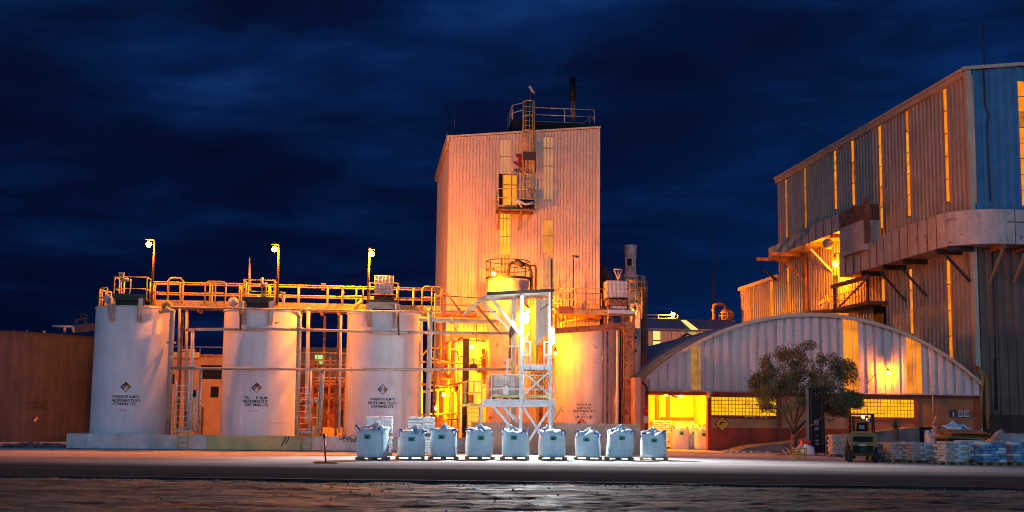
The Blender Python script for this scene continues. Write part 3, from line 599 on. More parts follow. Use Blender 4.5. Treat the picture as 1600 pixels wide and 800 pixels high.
mb = MB(); mb.box(TF, -.22, -.06, -.12, TD+.1, ZL-.28, ZL-.01); mb.build('fascia', MT['corr'], tw)
mb = MB(); mb.box(TF, -.055, .07, -.07, -.002, 0, ZL-.3); mb.box(TF, A1-.06, A1+.05, -.07, .06, 0, ZR); mb.build('corner_trim', MT['corr'], tw)
SK = [emi('lit_skylight_low', (1.0, .46, .02), 1.15, .35, 1.2), emi('lit_skylight_mid', (1.0, .34, .04), .80, .35, 1.2)]
PALE = emi('faint_skylight', (1.0, .40, .17), .52, .25, .8)
def strip(x0, x1, y0, y1, m, nm='skylight_panel'):
    a0 = tz(x0, (y0+y1)/2)[0]; a1 = tz(x1, (y0+y1)/2)[0]; z0 = tz(x0, y1)[1]; z1 = tz(x0, y0)[1]
    corr(MB(), lambda a, z: TF.w(a, -.012, z), a0, a1, z0, z1, .20, .045, -TF.v, .62, .10).build(nm, m, tw)
    mb = MB()
    for z in (z0, z1): mb.box(TF, a0-.0, a1+.0, -.070, -.058, z-.013, z+.013)
    mb.build('flashing', MT['corrb'], tw)
for y0, y1, m in ((218, 244, PALE), (245, 272, PALE), (331, 341, SK[0]), (342, 369, SK[0]), (370, 398, SK[0]), (399, 424, SK[1])): strip(780.5, 796.5, y0, y1, m)
for y0, y1, m in ((214, 231, PALE), (232, 259, PALE), (260, 312, PALE), (344, 368, SK[1]), (369, 396, SK[1]), (403, 430, PALE), (431, 449, PALE)): strip(848, 864, y0, y1, m)
# door, balcony
def bxz(fr, x0, y0, x1, y1, b=0): a0, z0 = fr.px(x0, y1, b); a1, z1 = fr.px(x1, y0, b); return a0, a1, z0, z1
a0, a1, z0, z1 = bxz(TF, 785, 274, 808, 320)
dr = MB().box(TF, a0, a1, -.09, -.05, z0, z1).build('door', emi('lit_door_opening', (1.0, .36, .03), .9, .4, 1.0), tw)
mb = MB()
for a in (a0, (a0+a1)/2+.1, a1): mb.box(TF, a-.03, a+.03, -.12, -.091, z0, z1)
for z in (z1, z0+(z1-z0)*.66): mb.box(TF, a0-.03, a1+.03, -.13, -.121, z-.03, z+.03)
mb.build('door_frame', MT['rusty'], dr)
a2 = tz(779.5, 300)[0]; MB().box(TF, a2, a0-.04, -.11, -.05, z0, z1+.05).build('dark_opening', MT['black'], tw)
bal = thing('balcony', 'small rusty railed balcony with struts high on the ribbed tower', 'balcony', TF.w(a0, -.5, z0), None)
b0 = -1.5; ab0, zb = TF.px(779, 323, b0); ab1 = TF.px(836, 323, b0)[0]
MB().box(TF, ab0, ab1, b0, -.06, zb-.10, zb).build('deck', MT['dark'], bal)
mb = MB()
for bb in (b0, -.3): mb.box(TF, ab0-.05, ab1+.05, bb-.05, bb+.05, zb-.22, zb-.11)
mb.build('beam', MT['rusty'], bal)
for a in (ab0+.1, ab0+(ab1-ab0)*.62):
    mb = MB(); mb.bar(TF.w(a, b0+.05, zb-.2), TF.w(a, -.08, zb-1.15), .1); mb.build('strut', MT['rusty'], bal)
mb = MB(); rails(mb, [TF.w(ab0, -.1, zb), TF.w(ab0, b0, zb), TF.w(ab1, b0, zb), TF.w(ab1, -.1, zb)], 1.1, (.5, 1), 1.0, .03); mb.build('railing', MT['yel'], bal)
mb = MB(); mb.box(TF, ab1-1.05, ab1-.02, b0+.1, b0+.16, zb+.02, zb+.5); mb.build('dark_infill', MT['black'], bal)
mb = MB(); P0 = TF.w(ab1-1.4, b0-.04, zb+.28)
mb.tube([P0, P0+TF.u*.35+Vector((0, 0, .1)), P0+TF.u*.8+Vector((0, 0, -.08)), P0+TF.u*1.3+Vector((0, 0, .02))], [.07, .14, .08, .11], 7); mb.tube([P0+TF.u*.4, P0+TF.u*.6+Vector((0, 0, -.28))], [.1, .05], 6)
tag(mb.build('cloth_bundle', MT['tarp']), 'pale cloth bundle hanging on the tower balcony railing', 'cloth')
# logo and name
lg = MB(); pts = [(806, 241), (817, 241), (817, 245), (820, 247), (820, 262), (812, 262), (801, 254), (803, 252), (809, 254), (809, 247), (806, 245)]
lg.prism([TF.w(tz(x, y)[0], -.062, tz(x, y)[1]) for x, y in pts], -TF.v*.03); lg.build('emblem', mat('emblem_red', (.20, .015, .01), .7, var=.3), tw)
ac, zc = tz(817, 266.5)
put_text('painted_name', 'PEÑOLES', .30, lambda x, y: TF.w(ac+x, -.07, zc+y), MT['text'], tw, width=1.16, bold=.03)
# caged ladder up the front
ld = thing('caged_ladder', 'long caged ladder climbing the front of the ribbed tower to its roof', 'ladder', TF.w(tz(825, 320)[0], -.4, zb))
al, ar = TF.px(818, 240, -.3)[0], TF.px(832, 240, -.3)[0]; zT = TF.px(825, 160, -.3)[1]
for a in (al, ar): mb = MB(); mb.tube([TF.w(a, -.22, zb), TF.w(a, -.22, zT)], .035, 6); mb.build('stile', MT['yel'], ld)
mb = MB(); z = zb+.2
while z < zT: mb.tube([TF.w(al, -.22, z), TF.w(ar, -.22, z)], .018, 5); z += .3
mb.build('rung', MT['yel'], ld)
mb = MB(); z = zb+2.2; cm = (al+ar)/2
while z < zT+.05:
    mb.tube([TF.w(cm+.38*math.cos(R(180+180*k/10)), -.25+.72*math.sin(R(180+180*k/10)), z) for k in range(11)], .025, 5); z += .9
for k in (1, 3, 5, 7, 9): an = R(180+180*k/10); mb.tube([TF.w(cm+.38*math.cos(an), -.25+.72*math.sin(an), zb+2.2), TF.w(cm+.38*math.cos(an), -.25+.72*math.sin(an), zT)], .02, 5)
mb.build('cage', MT['yel'], ld)
mb = MB(); mb.tube([TF.w(ar+.08, -.2, TF.px(832, 210)[1]), TF.w(ar+.1, -.3, TF.px(832, 242)[1]), TF.w(ar+.22, -.3, TF.px(832, 256)[1]), TF.w(ar+.2, -.2, TF.px(832, 270)[1])], .03); mb.build('cable', MT['dark'], ld)
MB().box(TF, al-.12, ar+.12, -1.05, -.9, zb+3.0, zb+3.5).build('rest_plate', MT['dark'], ld)
# roof platform
rp_ = thing('roof_platform', 'dark railed platform on the roof of the ribbed tower', 'platform', TF.w(tz(865, 200)[0], 1, ZR))
ra0, rz = TF.px(801, 203, .3); ra1 = TF.px(929, 200, .3)[0]; rz = TF.px(929, 196, .3)[1]
MB().prism([TF.w(ra0, .3, zt(ra0)+.15), TF.w(ra1, .3, zt(ra1)+.15), TF.w(ra1, .3, rz+.05), TF.w(ra0, .3, rz+.15)], TF.v*4).build('base', MT['black'], rp_)
mb = MB(); rails(mb, [TF.w(ra0, 3, rz+.15), TF.w(ra0, .35, rz+.15)], .95, (.5, 1), 1.0, .03); rails(mb, [TF.w(ar+.2, .35, rz+.1), TF.w(ra1, .35, rz+.1), TF.w(ra1, 4, rz+.1), TF.w(ar+.2, 4, rz+.1)], .9, (.5, 1), 1.5, .03)
mb.tube([TF.w(ra0, .35, rz+1.1), TF.w(al, -.2, zT)], .03, 6); mb.tube([TF.w(ra0, .35, rz+.6), TF.w(al, -.2, zT-.45)], .03, 6)
mb.build('railing', MT['steelp'], rp_)
def roofpx(x, y, b): a, z = TF.px(x, y, b); return TF.w(a, b, z)
mb = MB(); mb.tube([roofpx(895.5, 197, 1), roofpx(895.5, 158, 1)], .16, 12); ex = thing('exhaust_pipe', 'thin exhaust stack with black top and rusty foot on the tower roof', 'chimney', roofpx(895.5, 197, 1)); mb.build('lower_pipe', MT['rustc'], ex)
mb = MB(); mb.tube([roofpx(895.5, 158, 1), roofpx(894.5, 122, 1)], .19, 12); mb.build('upper_pipe', MT['black'], ex)
an = thing('floodlight', 'small floodlight on a short mast above the tower ladder', 'lamp', roofpx(829, 160, -.1))
MB().tube([roofpx(829, 160, -.1), roofpx(829, 140, -.1)], .03, 6).build('mast', MT['dark'], an); mb = MB(); mb.bar(roofpx(828, 135, -.1), roofpx(834, 145, -.3), .18, .14); mb.build('lamp_head', MT['steelp'], an)
for x, y0, y1, r_, lb in ((710.5, 213, 170, .03, 'thin dark antenna rod on the left of the tower roof'), (699.5, 213, 205, .09, 'short dark beacon at the left corner of the tower roof'), (919.5, 196, 160, .03, 'thin rod at the right end of the tower roof platform')):
    mb = MB(); mb.tube([roofpx(x, y0, .6), roofpx(x, y1, .6)], r_, 6); tag(mb.build('antenna_rod', MT['dark']), lb, 'antenna')
# ------------------------------------------------------------------ things behind the tanks
def boxb(fr, a0, a1, b0, b1, z0, z1, name, m, parent=None): return MB().box(fr, a0, a1, b0, b1, z0, z1).build(name, m if not isinstance(m, str) else MT[m], parent)
BF = Fr(*at(268, 690, 80).xy, 6.5)
a1, zr = BF.px(352, 558); ob = thing('utility_building', 'low tan utility building seen between the tank numbered 5 and the middle tank', 'building', BF.w(2, 0))
zr = BF.px(300, 557)[1]; boxb(BF, -2.5, a1+3.0, 0, 6, 0, zr, 'wall', 'tan', ob); boxb(BF, -2.6, a1+3.1, -.1, 6.1, zr, zr+.15, 'roof_edge', 'rusty', ob)
for x0, y0, x1, y1, nm in ((296, 609, 309, 620, 'window'), (329, 604, 342, 621, 'window'), (313, 571, 350, 592, 'louvre'), (268, 585, 273, 600, 'window')):
    aa, ab, za, zb_ = bxz(BF, x0, y0, x1, y1); boxb(BF, aa, ab, -.03, .02, za, zb_, nm, 'black', ob)
aa, ab, za, zb_ = bxz(BF, 314, 636, 318, 690); boxb(BF, aa, ab, -.12, -.002, 0, zb_, 'pilaster', 'dark', ob)
mb = MB(); mb.tube([BF.w(-2, -.05, zr+.6), BF.w(a1+3, -.05, zr+.6)], .05); mb.tube([BF.w(1.5, -.05, zr+.1), BF.w(1.5, -.05, zr+.6)], .04); mb.build('roof_rail', MT['roofb'], ob)
mb = MB(); a_, z_ = BF.px(268, 555); mb.box(BF, -.4, 1.5, -.3, .3, z_-.15, z_+.2); mb.box(BF, .2, 1.2, -.2, .2, z_+.25, z_+.4); mb.build('roof_unit', MT['yel'], ob)
# rack structure and sheet wall between middle tank and tank 3
SF = Fr(*at(462, 690, 82).xy, 6.5); sa1 = SF.px(545, 650)[0]
sw = thing('shed', 'orange lit ribbed metal shed seen between the middle tank and the tank numbered 3', 'shed', SF.w(2, 2))
zs = SF.px(500, 590)[1]; zb2 = SF.px(500, 638)[1]
corr(MB(), lambda a, z: SF.w(a, 2, z), -2, sa1+3, zb2, zs, .3, .05, -SF.v, .6, .1).build('ribbed_wall', MT['rusty'], sw)
boxb(SF, -2, sa1+3, 2.03, 5, 0, zb2, 'base_wall', mat('orange_wall', (.42, .13, .04), .8), sw); boxb(SF, -2, sa1+3, 1.9, 6, zs, zs+.12, 'roof', 'dark', sw)
boxb(SF, SF.px(527, 660)[0], sa1+2, 1.94, 2.02, 0, zb2-.1, 'door', 'dark', sw)
rk = thing('pipe_rack', 'rusty cross braced pipe rack in front of the orange ribbed shed', 'rack', SF.w(2, 0))
cols_ = [SF.px(x, 650)[0] for x in (462, 487, 513, 538)]; lv = [SF.px(500, y)[1] for y in (671, 622, 600, 578, 557)]
mb = MB()
for a in cols_:
    for b in (0, 1.2): mb.box(SF, a-.06, a+.06, b-.06, b+.06, 0, lv[4])
mb.build('column', MT['rusty'], rk)
mb = MB()
for z in lv[1:4]:
    for b in (0, 1.2): mb.box(SF, cols_[0]-1, cols_[-1]+2, b-.05, b+.05, z-.07, z+.07)
mb.build('beam', MT['rusty'], rk)
mb = MB()
for i in range(3):
    for j in range(1, 3): mb.bar(SF.w(cols_[i], -.07, lv[j]), SF.w(cols_[i+1], -.07, lv[j+1]), .05); mb.bar(SF.w(cols_[i+1], -.07, lv[j]), SF.w(cols_[i], -.07, lv[j+1]), .05)
mb.bar(SF.w(cols_[1], -.07, lv[1]), SF.w(cols_[3], -.07, .9), .07)
mb.build('brace', MT['rusty'], rk)
for k, (z, r_) in enumerate(((lv[1]+.2, .11), (lv[2]+.2, .09), (lv[2]+.42, .07), (lv[3]+.16, .1), (lv[3]+.4, .05))):
    mb = MB(); mb.tube([SF.w(cols_[0]-1, .3+.2*k, z), SF.w(cols_[-1]+2.5, .3+.2*k, z)], r_); mb.build('rack_pipe', MT[('rusty', 'yel', 'cream')[k % 3]], rk)
mb = MB(); rails(mb, [SF.w(cols_[0], 0, lv[3]+.1), SF.w(cols_[-1]+2, 0, lv[3]+.1)], 1.0, (.5, 1), 1.2, .03); mb.build('railing', MT['yel'], rk)
boxb(SF, cols_[1]-.9, cols_[1]-.2, -.3, .3, lv[3]-.9, lv[3]-.3, 'motor', 'dark', rk)
for i, (x0, y0, x1, y1) in enumerate(((502, 668, 518, 676), (513, 669, 535, 678), (455, 667, 466, 678))):
    p0 = SF.px(x0, y1, -3); p1 = SF.px(x1, y0, -3); tag(MB().box(SF, p0[0], p1[0], -3, -2, 0, p1[1]).build('crate', MT['yel']), ['small orange lit crate behind the low wall, left of the longer crate', 'longer orange lit crate behind the low wall by the marker post', 'orange crate half hidden by the down pipe of the middle tank'][i], 'crate')
DF = Fr(*at(462, 690, 150).xy, 6.5)
db = thing('distant_building', 'far low building with two green lit windows between the white tanks', 'building', DF.w(5, 0))
a0, a1, z0, z1 = bxz(DF, 450, 549, 545, 600); boxb(DF, a0-2, a1+2, 0, 6, 0, z1, 'wall', 'tan', db)
boxb(DF, a0-2, a1+2, -.3, 6, z1, z1+.4, 'roof', 'rusty', db)
GW = emi('green_lit_window', (.35, .85, .25), .9)
for x0, y0, x1, y1 in ((492, 555, 507, 561), (499, 565, 507, 568)): a0, a1, z0, z1 = bxz(DF, x0, y0, x1, y1); boxb(DF, a0, a1, -.1, 0, z0, z1, 'lit_window', GW, db)
# ------------------------------------------------------------------ in front of the tower
def tp(x, y, b): a, z = TF.px(x, y, b); return TF.w(a, b, z)
def tpipe(pts, r, m, label, flanges=()):
    P_ = [tp(*q) for q in pts]; mb = MB(); mb.tube(P_, r, 8)
    for k in range(1, len(P_)-1): mb.ball(P_[k], r*1.1, 6)
    for f in flanges:
        i, s = min(int(f), len(P_)-2), f-int(f); q = P_[i].lerp(P_[i+1], s); d = (P_[i+1]-P_[i]).normalized(); mb.disc(q-d*.04, d, r*1.8, .08, 10)
    return tag(mb.build('pipe', MT[m]), label, 'pipe')
# upright vessel with domed top
def vessel(x0, x1, ytop, b, m, name, label, ybot=None, dome=.4, straight=True):
    a0, z1 = TF.px(x0, ytop, b); a1 = TF.px(x1, ytop, b)[0]; r = (a1-a0)/2; c = TF.w((a0+a1)/2, b+r*.0, 0); t = thing(name, label, 'vessel', c)
    pr = [(r, .2), (r, z1)]+[(r*math.cos(k*math.pi/12), z1+r*dome*math.sin(k*math.pi/12)) for k in range(1, 6)]+[(.01, z1+r*dome)]
    MB().lathe(c, pr, 36).build('shell', MT[m], t); mb = MB(); mb.lathe(c, [(r+.01, z1-.06), (r+.05, z1-.05), (r+.05, z1+.05), (r+.01, z1+.06)], 36); mb.build('rim', MT[m], t); return t, c, r, z1
v1, vc, vr, vz = vessel(695, 704.5, 535, -1.4, 'rusty', 'process_vessel', 'narrow orange vessel with domed top at the foot of the tower')
for zz in (2.0, 3.5): mb = MB(); mb.lathe(vc, [(vr, zz-.03), (vr+.05, zz), (vr, zz+.03)], 24); mb.build('band', MT['rusty'], v1)
v2, vc, vr, vz = vessel(761, 826, 437, -2.6, 'chim', 'process_vessel', 'wide grey drum vessel rising above the loading stand canopy', dome=.12)
mb = MB(); mb.lathe(vc, [(vr+.07, vz+.0), (vr+.07, vz+.14), (.1, vz+.2)], 36); mb.build('lid', MT['dark'], v2)
mb = MB(); rails(mb, arc(vc, vr+.05, 0, 2*math.pi, vz+.1, 10), 1.0, (.5, 1), 5, .025); mb.build('railing', MT['dark'], v2)
gn = [tp(793.5, 434, -3), tp(794, 424, -3), tp(796, 414, -3), tp(800, 410, -3), tp(812, 413, -3), tp(824, 414, -3), tp(828, 418, -3), tp(830, 426, -3), tp(830.5, 456, -3)]
mb = MB(); mb.tube(gn, .09, 8); mb.tube([tp(822, 415, -3), tp(836, 415, -3), tp(837, 420, -3), tp(837, 455, -3)], .06, 8); mb.tube([tp(806, 408, -3), tp(818, 415, -3)], [.2, .16], 8); mb.tube([tp(806, 411, -3), tp(806, 405, -3)], .05)
tag(mb.build('gooseneck_pipe', MT['dark']), 'dark double gooseneck pipe over the grey drum vessel', 'pipe')
def lamp_small(x, y, b, r, m, label, fr=None, name='wall_lamp', head=True):
    p_ = (tp if fr is None else fr)(x, y, b); t = thing(name, label, 'lamp', p_)
    if head:
        mb = MB(); mb.tube([p_+Vector((0, .05, r+.16)), p_+Vector((0, .05, r+.05))], [.05, r*1.2], 10); mb.tube([p_+Vector((0, .05, r+.12)), p_+Vector((0, .5, r+.3))], .03, 6); mb.build('lamp_hood', MT['dark'], t)
    bulb(p_, r, m, t); return t
lamp_small(771, 428, -4.3, .10, BULBM, 'orange lamp beside the rail of the grey drum vessel')
lamp_small(737, 542, -1.6, .11, BULB, 'orange lamp right of the dark brown column')
lamp_small(693.5, 617, -2.4, .10, BULB, 'orange lamp low at the foot of the tower, the upper one of two')
lamp_small(680.5, 638, -2.4, .08, BULBM, 'orange lamp low at the foot of the tower, the lower one of two')
lamp_small(825, 486, -3.4, .12, BULB, 'orange lamp under the canopy of the loading stand')
lamp_small(847, 488, -2.6, .07, BULBM, 'small orange lamp behind the right panel of the loading stand')
lamp_small(868, 552, -5.9, .08, emi('post_bulb', SOD, 1900), 'small orange lamp behind the post of the loading stand')
# dark brown column with beam
dc = thing('steel_column', 'thick dark brown steel column left of the loading stand', 'column', tp(727.5, 700, -3))
a0 = TF.px(723, 600, -3)[0]; a1 = TF.px(732.5, 600, -3)[0]; zt_ = TF.px(727, 529, -3)[1]
mb = MB(); mb.box(TF, a0, a1, -3.0, -2.95, 0, zt_); mb.box(TF, a0, a1, -2.65, -2.6, 0, zt_); mb.box(TF, (a0+a1)/2-.02, (a0+a1)/2+.02, -2.95, -2.65, 0, zt_); mb.build('shaft', MT['dark'], dc)
mb = MB(); mb.box(TF, TF.px(706, 528, -3)[0], TF.px(792, 528, -3)[0], -3.05, -2.7, zt_, zt_+.28); mb.build('head_beam', MT['yel'], dc)
mb = MB(); mb.bar(tp(707, 536, -3), tp(723, 527, -3), .12); mb.build('knee_brace', MT['rusty'], dc)
for k, y in enumerate((557, 592, 634)): mb = MB(); q = tp(723, y, -3.05); mb.bar(q, q-TF.u*.16, .05); mb.build('bracket', MT['dark'], dc)
mb = MB(); mb.box(TF, a0-.0, a0+.28, -3.2, -3.0, .9, 1.9); mb.build('switch_box', MT['black'], dc)
# pipe work between tank 3 and the tower
rr = random.Random(5)
PW = [([(655, 565, -2), (720, 568, -2), (770, 571, -2)], .055, 'yel'), ([(668, 543, -1.4), (742, 549, -1.4)], .06, 'yel'), ([(660, 556, -2.2), (666, 548, -2.2), (678, 550, -2.2), (679, 600, -2.2)], .05, 'yel'),
      ([(656, 600, -2.4), (700, 603, -2.4), (722, 598, -2.4)], .06, 'rusty'), ([(660, 612, -1.8), (712, 606, -1.8), (714, 660, -1.8)], .08, 'yel'), ([(655, 648, -2.0), (720, 646, -2.0)], .05, 'rusty'),
      ([(712, 500, -1.2), (712, 690, -1.2)], .10, 'cream'), ([(688, 500, -1.6), (688, 560, -1.6), (684, 572, -1.6), (684, 690, -1.6)], .07, 'rusty'), ([(659, 500, -1), (659, 690, -1)], .06, 'cream'),
      ([(745, 580, -2.8), (770, 582, -2.8), (800, 580, -2.8)], .08, 'rusty'), ([(755, 545, -2.4), (756, 600, -2.4)], .13, 'rusty'), ([(768, 530, -2), (770, 660, -2)], .07, 'cream'), ([(750, 560, -2.6), (766, 552, -2.6), (786, 556, -2.6)], .09, 'yel'),
      ([(705, 640, -2.8), (705, 690, -2.8)], .05, 'dark'), ([(715, 628, -2.8), (715, 690, -2.8)], .05, 'rusty'), ([(699, 655, -3), (716, 655, -3)], .04, 'dark'), ([(672, 560, -1.6), (700, 566, -1.6), (702, 620, -1.6)], .05, 'cream'),
      ([(762, 686, -4.0), (770, 668, -4.0), (745, 664, -4.0), (732, 672, -4.0)], .05, 'dark'), ([(878, 530, -2.2), (878, 505, -2.2), (905, 498, -2.2), (935, 500, -2.2)], .09, 'yel'), ([(795, 530, -2.0), (795, 640, -2.0)], .11, 'yel'),
      ([(845, 460, -1.2), (845, 690, -1.2)], .12, 'rusty'), ([(853, 560, -1.6), (880, 562, -1.6)], .08, 'yel'), ([(640, 487, .5), (690, 490, -1), (745, 492, -1)], .12, 'rusty'), ([(640, 495, .5), (690, 496, -.8), (750, 497, -.8)], .09, 'yel'),
      ([(744, 500, -3.5), (744, 540, -3.5)], .025, 'dark'), ([(690, 462, -1.0), (752, 466, -1.0)], .03, 'dark'), ([(690, 476, -1.0), (750, 479, -1.0)], .03, 'rusty')]
PL = ['slim yellow pipe level with the low crossing pipe at the tower foot', 'yellow pipe crossing below the dark column beam', 'looped yellow pipe beside the tank numbered 3', 'rusty pipe above the two low orange lamps', 'bent yellow pipe above the two low orange lamps', 'rusty pipe beside the lower orange lamp',
      'pale upright pipe right of the narrow domed vessel', 'rusty kinked upright pipe left of the narrow domed vessel', 'pale upright pipe hugging the tank numbered 3', 'rusty pipe behind the railed landing', 'short thick rusty pipe under the orange column lamp', 'pale upright pipe behind the tote on the loading stand', 'yellow elbow pipe left of the loading stand post',
      'short black upright pipe near the foot of the dark column', 'short rusty upright pipe near the foot of the dark column', 'short black level pipe near the foot of the dark column', 'pale pipe passing over the two low orange lamps', 'black hose curling behind the big bags', 'yellow pipe bending over the tank numbered 2', 'thick yellow upright pipe inside the loading stand',
      'thick rusty upright pipe behind the loading stand', 'short yellow pipe behind the right post of the loading stand', 'thick rusty pipe running from the catwalk to the tower', 'yellow pipe running from the catwalk to the tower', 'thin cord hanging from the canopy eave', 'thin dark wire along the tower above the catwalk', 'thin rusty wire along the tower above the catwalk']
for (p_, r_, m_), lb in zip(PW, PL): tpipe(p_, r_, m_, lb, flanges=(.35,) if r_ > .05 else ())
for x, y, b, r_, lb in ((697, 588, -2.5, .22, 'rusty pump head above the two low orange lamps'), (676, 590, -2.2, .2, 'round rusty pump between the tank numbered 3 and the lamps'), (710, 606, -2.0, .26, 'bulky rusty valve body left of the dark column'), (740, 573, -3, .22, 'dark valve motor on the low crossing pipe'), (766, 555, -2.4, .2, 'yellow valve body left of the loading stand post')):
    p_ = tp(x, y, b); t = thing('valve', lb, 'valve', p_, 'valves and pumps at the tower foot'); MB().ball(p_, r_, 8).build('body', MT['dark' if 'dark' in lb else 'rusty'], t)
    mb = MB(); mb.disc(p_+Vector((-r_, 0, 0)), (-1, 0, 0), r_*.9, .06, 12); mb.disc(p_+Vector((r_, 0, 0)), (1, 0, 0), r_*.9, .06, 12); mb.build('flange', MT['rusty'], t)
    mb = MB(); mb.tube([p_, p_+Vector((0, 0, r_*2))], .04); mb.disc(p_+Vector((0, 0, r_*2)), (0, 0, 1), r_*.7, .04, 12); mb.build('hand_wheel', MT['yel'], t)
bk = thing('equipment_cabinet', 'yellow lit metal cabinet with dark vent panel beside the tower foot', 'cabinet', tp(750, 690, -1))
a0, a1, z0, z1 = bxz(TF, 757, 543, 790, 690, -1); boxb(TF, a0-1.6, a1, -.95, -.08, 0, z1+.3, 'body', 'cream', bk); boxb(TF, a0-1.2, a0-.7, -.99, -.951, 2.6, 3.1, 'vent', 'dark', bk)
# spoked manhole wheels
def bolted(x, y, b, rpx, label):
    p_ = tp(x, y, b); r = rpx/F*70; t = thing('manhole_cover', label, 'cover', p_, 'bolted round covers'); MB().disc(p_, -TF.v, r, .08, 24).build('plate', MT['rusty'], t)
    mb = MB()
    for k in range(14): an = k*2*math.pi/14; q = p_+TF.u*(r*.84*math.cos(an))+Vector((0, 0, r*.84*math.sin(an))); mb.disc(q-TF.v*.08, -TF.v, .028, .05, 6)
    mb.build('bolt', MT['black'], t)
bolted(776, 674, -5.4, 11, 'bolted round rusty cover behind the bags left of the loading stand')
# ------------------------------------------------------------------ tank number 2
_p = tp(915, 690, -3.4); T2R = 1.80; t2 = thing('storage_tank', 'cream storage tank numbered 2 streaked with rust, right of the loading stand', 'tank', (_p.x, _p.y, 0), 'storage tanks')
c2 = Vector((_p.x, _p.y, 0)); cy2 = Cyl(_p.x, _p.y, T2R); z2 = cy2.hit(915, 516)[1]
MB().lathe(c2, [(T2R, 0), (T2R, z2)], 64).build('shell', MT['cream'], t2); MB().lathe(c2, [(T2R, z2), (T2R+.06, z2), (T2R+.06, z2+.08), (.05, z2+.2)], 64).build('roof', MT['cream'], t2)
mb = MB()
for z in (1.5, 3, 4.5): mb.lathe(c2, [(T2R+.001, z-.014), (T2R+.008, z), (T2R+.001, z+.014)], 64)
mb.build('weld_seam', MT['cream'], t2)
for k, (s, w_) in enumerate((('TANQUE DE', .85), ('ALMTO DE', .78), ('NEUTROMAG TE 2', 1.22), ('CAP.', .3), ('CAP. 70.112 LTS', .98))): put_text('stencilled_text', s, .135 if k != 3 else .08, cy2.mapper(912, (632.5, 637.5, 642.5, 647.3, 651.5)[k]), MT['text'], t2, width=w_)
diamond(cy2.mapper(909, 661.5), .28, t2, 'faded orange and white hazard diamond', (mat('diamond_faded', (.45, .12, .05), .7), DB, mat('diamond_orange_worn', (.50, .22, .05), .7), DW), False)
bolted(886, 677, -5.3, 10, 'bolted round cover low on the tank numbered 2')
for xx in (941, 948): mb = MB(); a, _ = cy2.hit(xx, 600); mb.tube([cy2.pt(a, .1, .06), cy2.pt(a, z2, .06)], .05); tag(mb.build('pipe', MT['rusty']), 'rusty upright pipe on the shell of the tank numbered 2, %s one' % ('left' if xx == 941 else 'right'), 'pipe')
# girder and column
gd = thing('girder_frame', 'heavy rusty orange girder on a box column right of the tank numbered 2', 'frame', tp(984, 700, -5.5))
mb = MB(); q0, q1 = tp(866, 517.5, -5.6), tp(992, 507.5, -5.6); mb.bar(q0, q1, .2, .33); mb.build('girder', MT['rusty'], gd)
mb = MB(); a0 = TF.px(976, 600, -5.5)[0]; a1 = TF.px(990.5, 600, -5.5)[0]; zz = TF.px(985, 507, -5.5)[1]; mb.box(TF, a0, a1, -5.55, -5.0, 0, zz); mb.build('column', MT['rusty'], gd)
mb = MB()
for y in (527, 548, 604, 640): q = tp(990.5, y, -5.4); mb.bar(q, q+TF.u*.14, .1); mb.disc(q+TF.u*.1, TF.u, .09, .05, 8)
mb.build('clamp', MT['dark'], gd)
boxb(TF, TF.px(968, 600, -4.6)[0], TF.px(977, 600, -4.6)[0], -4.7, -4.6, 0, zz-.2, 'dark_infill', 'black', gd)  # black sheet painting the shade of the gap beside the column
tpipe([(965, 516, -5.5), (964.5, 640, -5.5), (963, 690, -5.5)], .085, 'cream', 'pale upright pipe left of the orange box column', flanges=(.9,))
tpipe([(972, 512, -5.4), (970, 600, -5.4), (972, 612, -5.4), (971, 690, -5.4)], .04, 'rusty', 'thin crooked conduit in front of the dark gap by the orange column')
pw2 = boxb(TF, TF.px(992, 640, -6.6)[0], TF.px(1001, 640, -6.6)[0], -6.6, -4.5, 0, TF.px(996, 590, -6.6)[1], 'buttress_wall', 'concp'); tag(pw2, 'pale end wall between the orange box column and the arched warehouse door', 'wall')
# deck on the right of the tower
rd = thing('process_deck', 'orange lit railed steel deck right of the loading stand, above the tank numbered 2', 'platform', tp(910, 485, -3.5))
a0 = TF.px(867, 480, -4)[0]; a1 = TF.px(953, 480, -4)[0]; zd = TF.px(910, 482, -4)[1]
boxb(TF, a0, a1, -4, -1.2, zd-.05, zd, 'deck', 'rusty', rd)
for b in (-4, -1.3): boxb(TF, a0, a1, b-.06, b+.06, zd-.36, zd-.06, 'beam', 'yel' if b == -4 else 'rusty', rd)
boxb(TF, a0+.2, a0+1.0, -4.1, -4.07, zd-.3, zd+.1, 'kick_plate', 'rusty', rd)
mb = MB(); rails(mb, [TF.w(a0, -1.3, zd), TF.w(a0, -4, zd), TF.w(a1+1.7, -4, zd)], 1.15, (.45, 1), 1.1, .03); mb.build('railing', MT['yel'], rd)
for a in (a0+.1, a1-.2, a1+.2): boxb(TF, a-.07, a+.07, -3.7, -3.56, z2+.1, zd-.37, 'post', 'rusty', rd)
mb = MB(); rails(mb, [TF.w(a0, -1.3, zd), TF.w(a0+1.0, -1.3, zd), TF.w(a0+3.2, -1.3, zd)], 1.15, (.45, 1), .8, .03); mb.build('inner_railing', MT['yel'], rd)
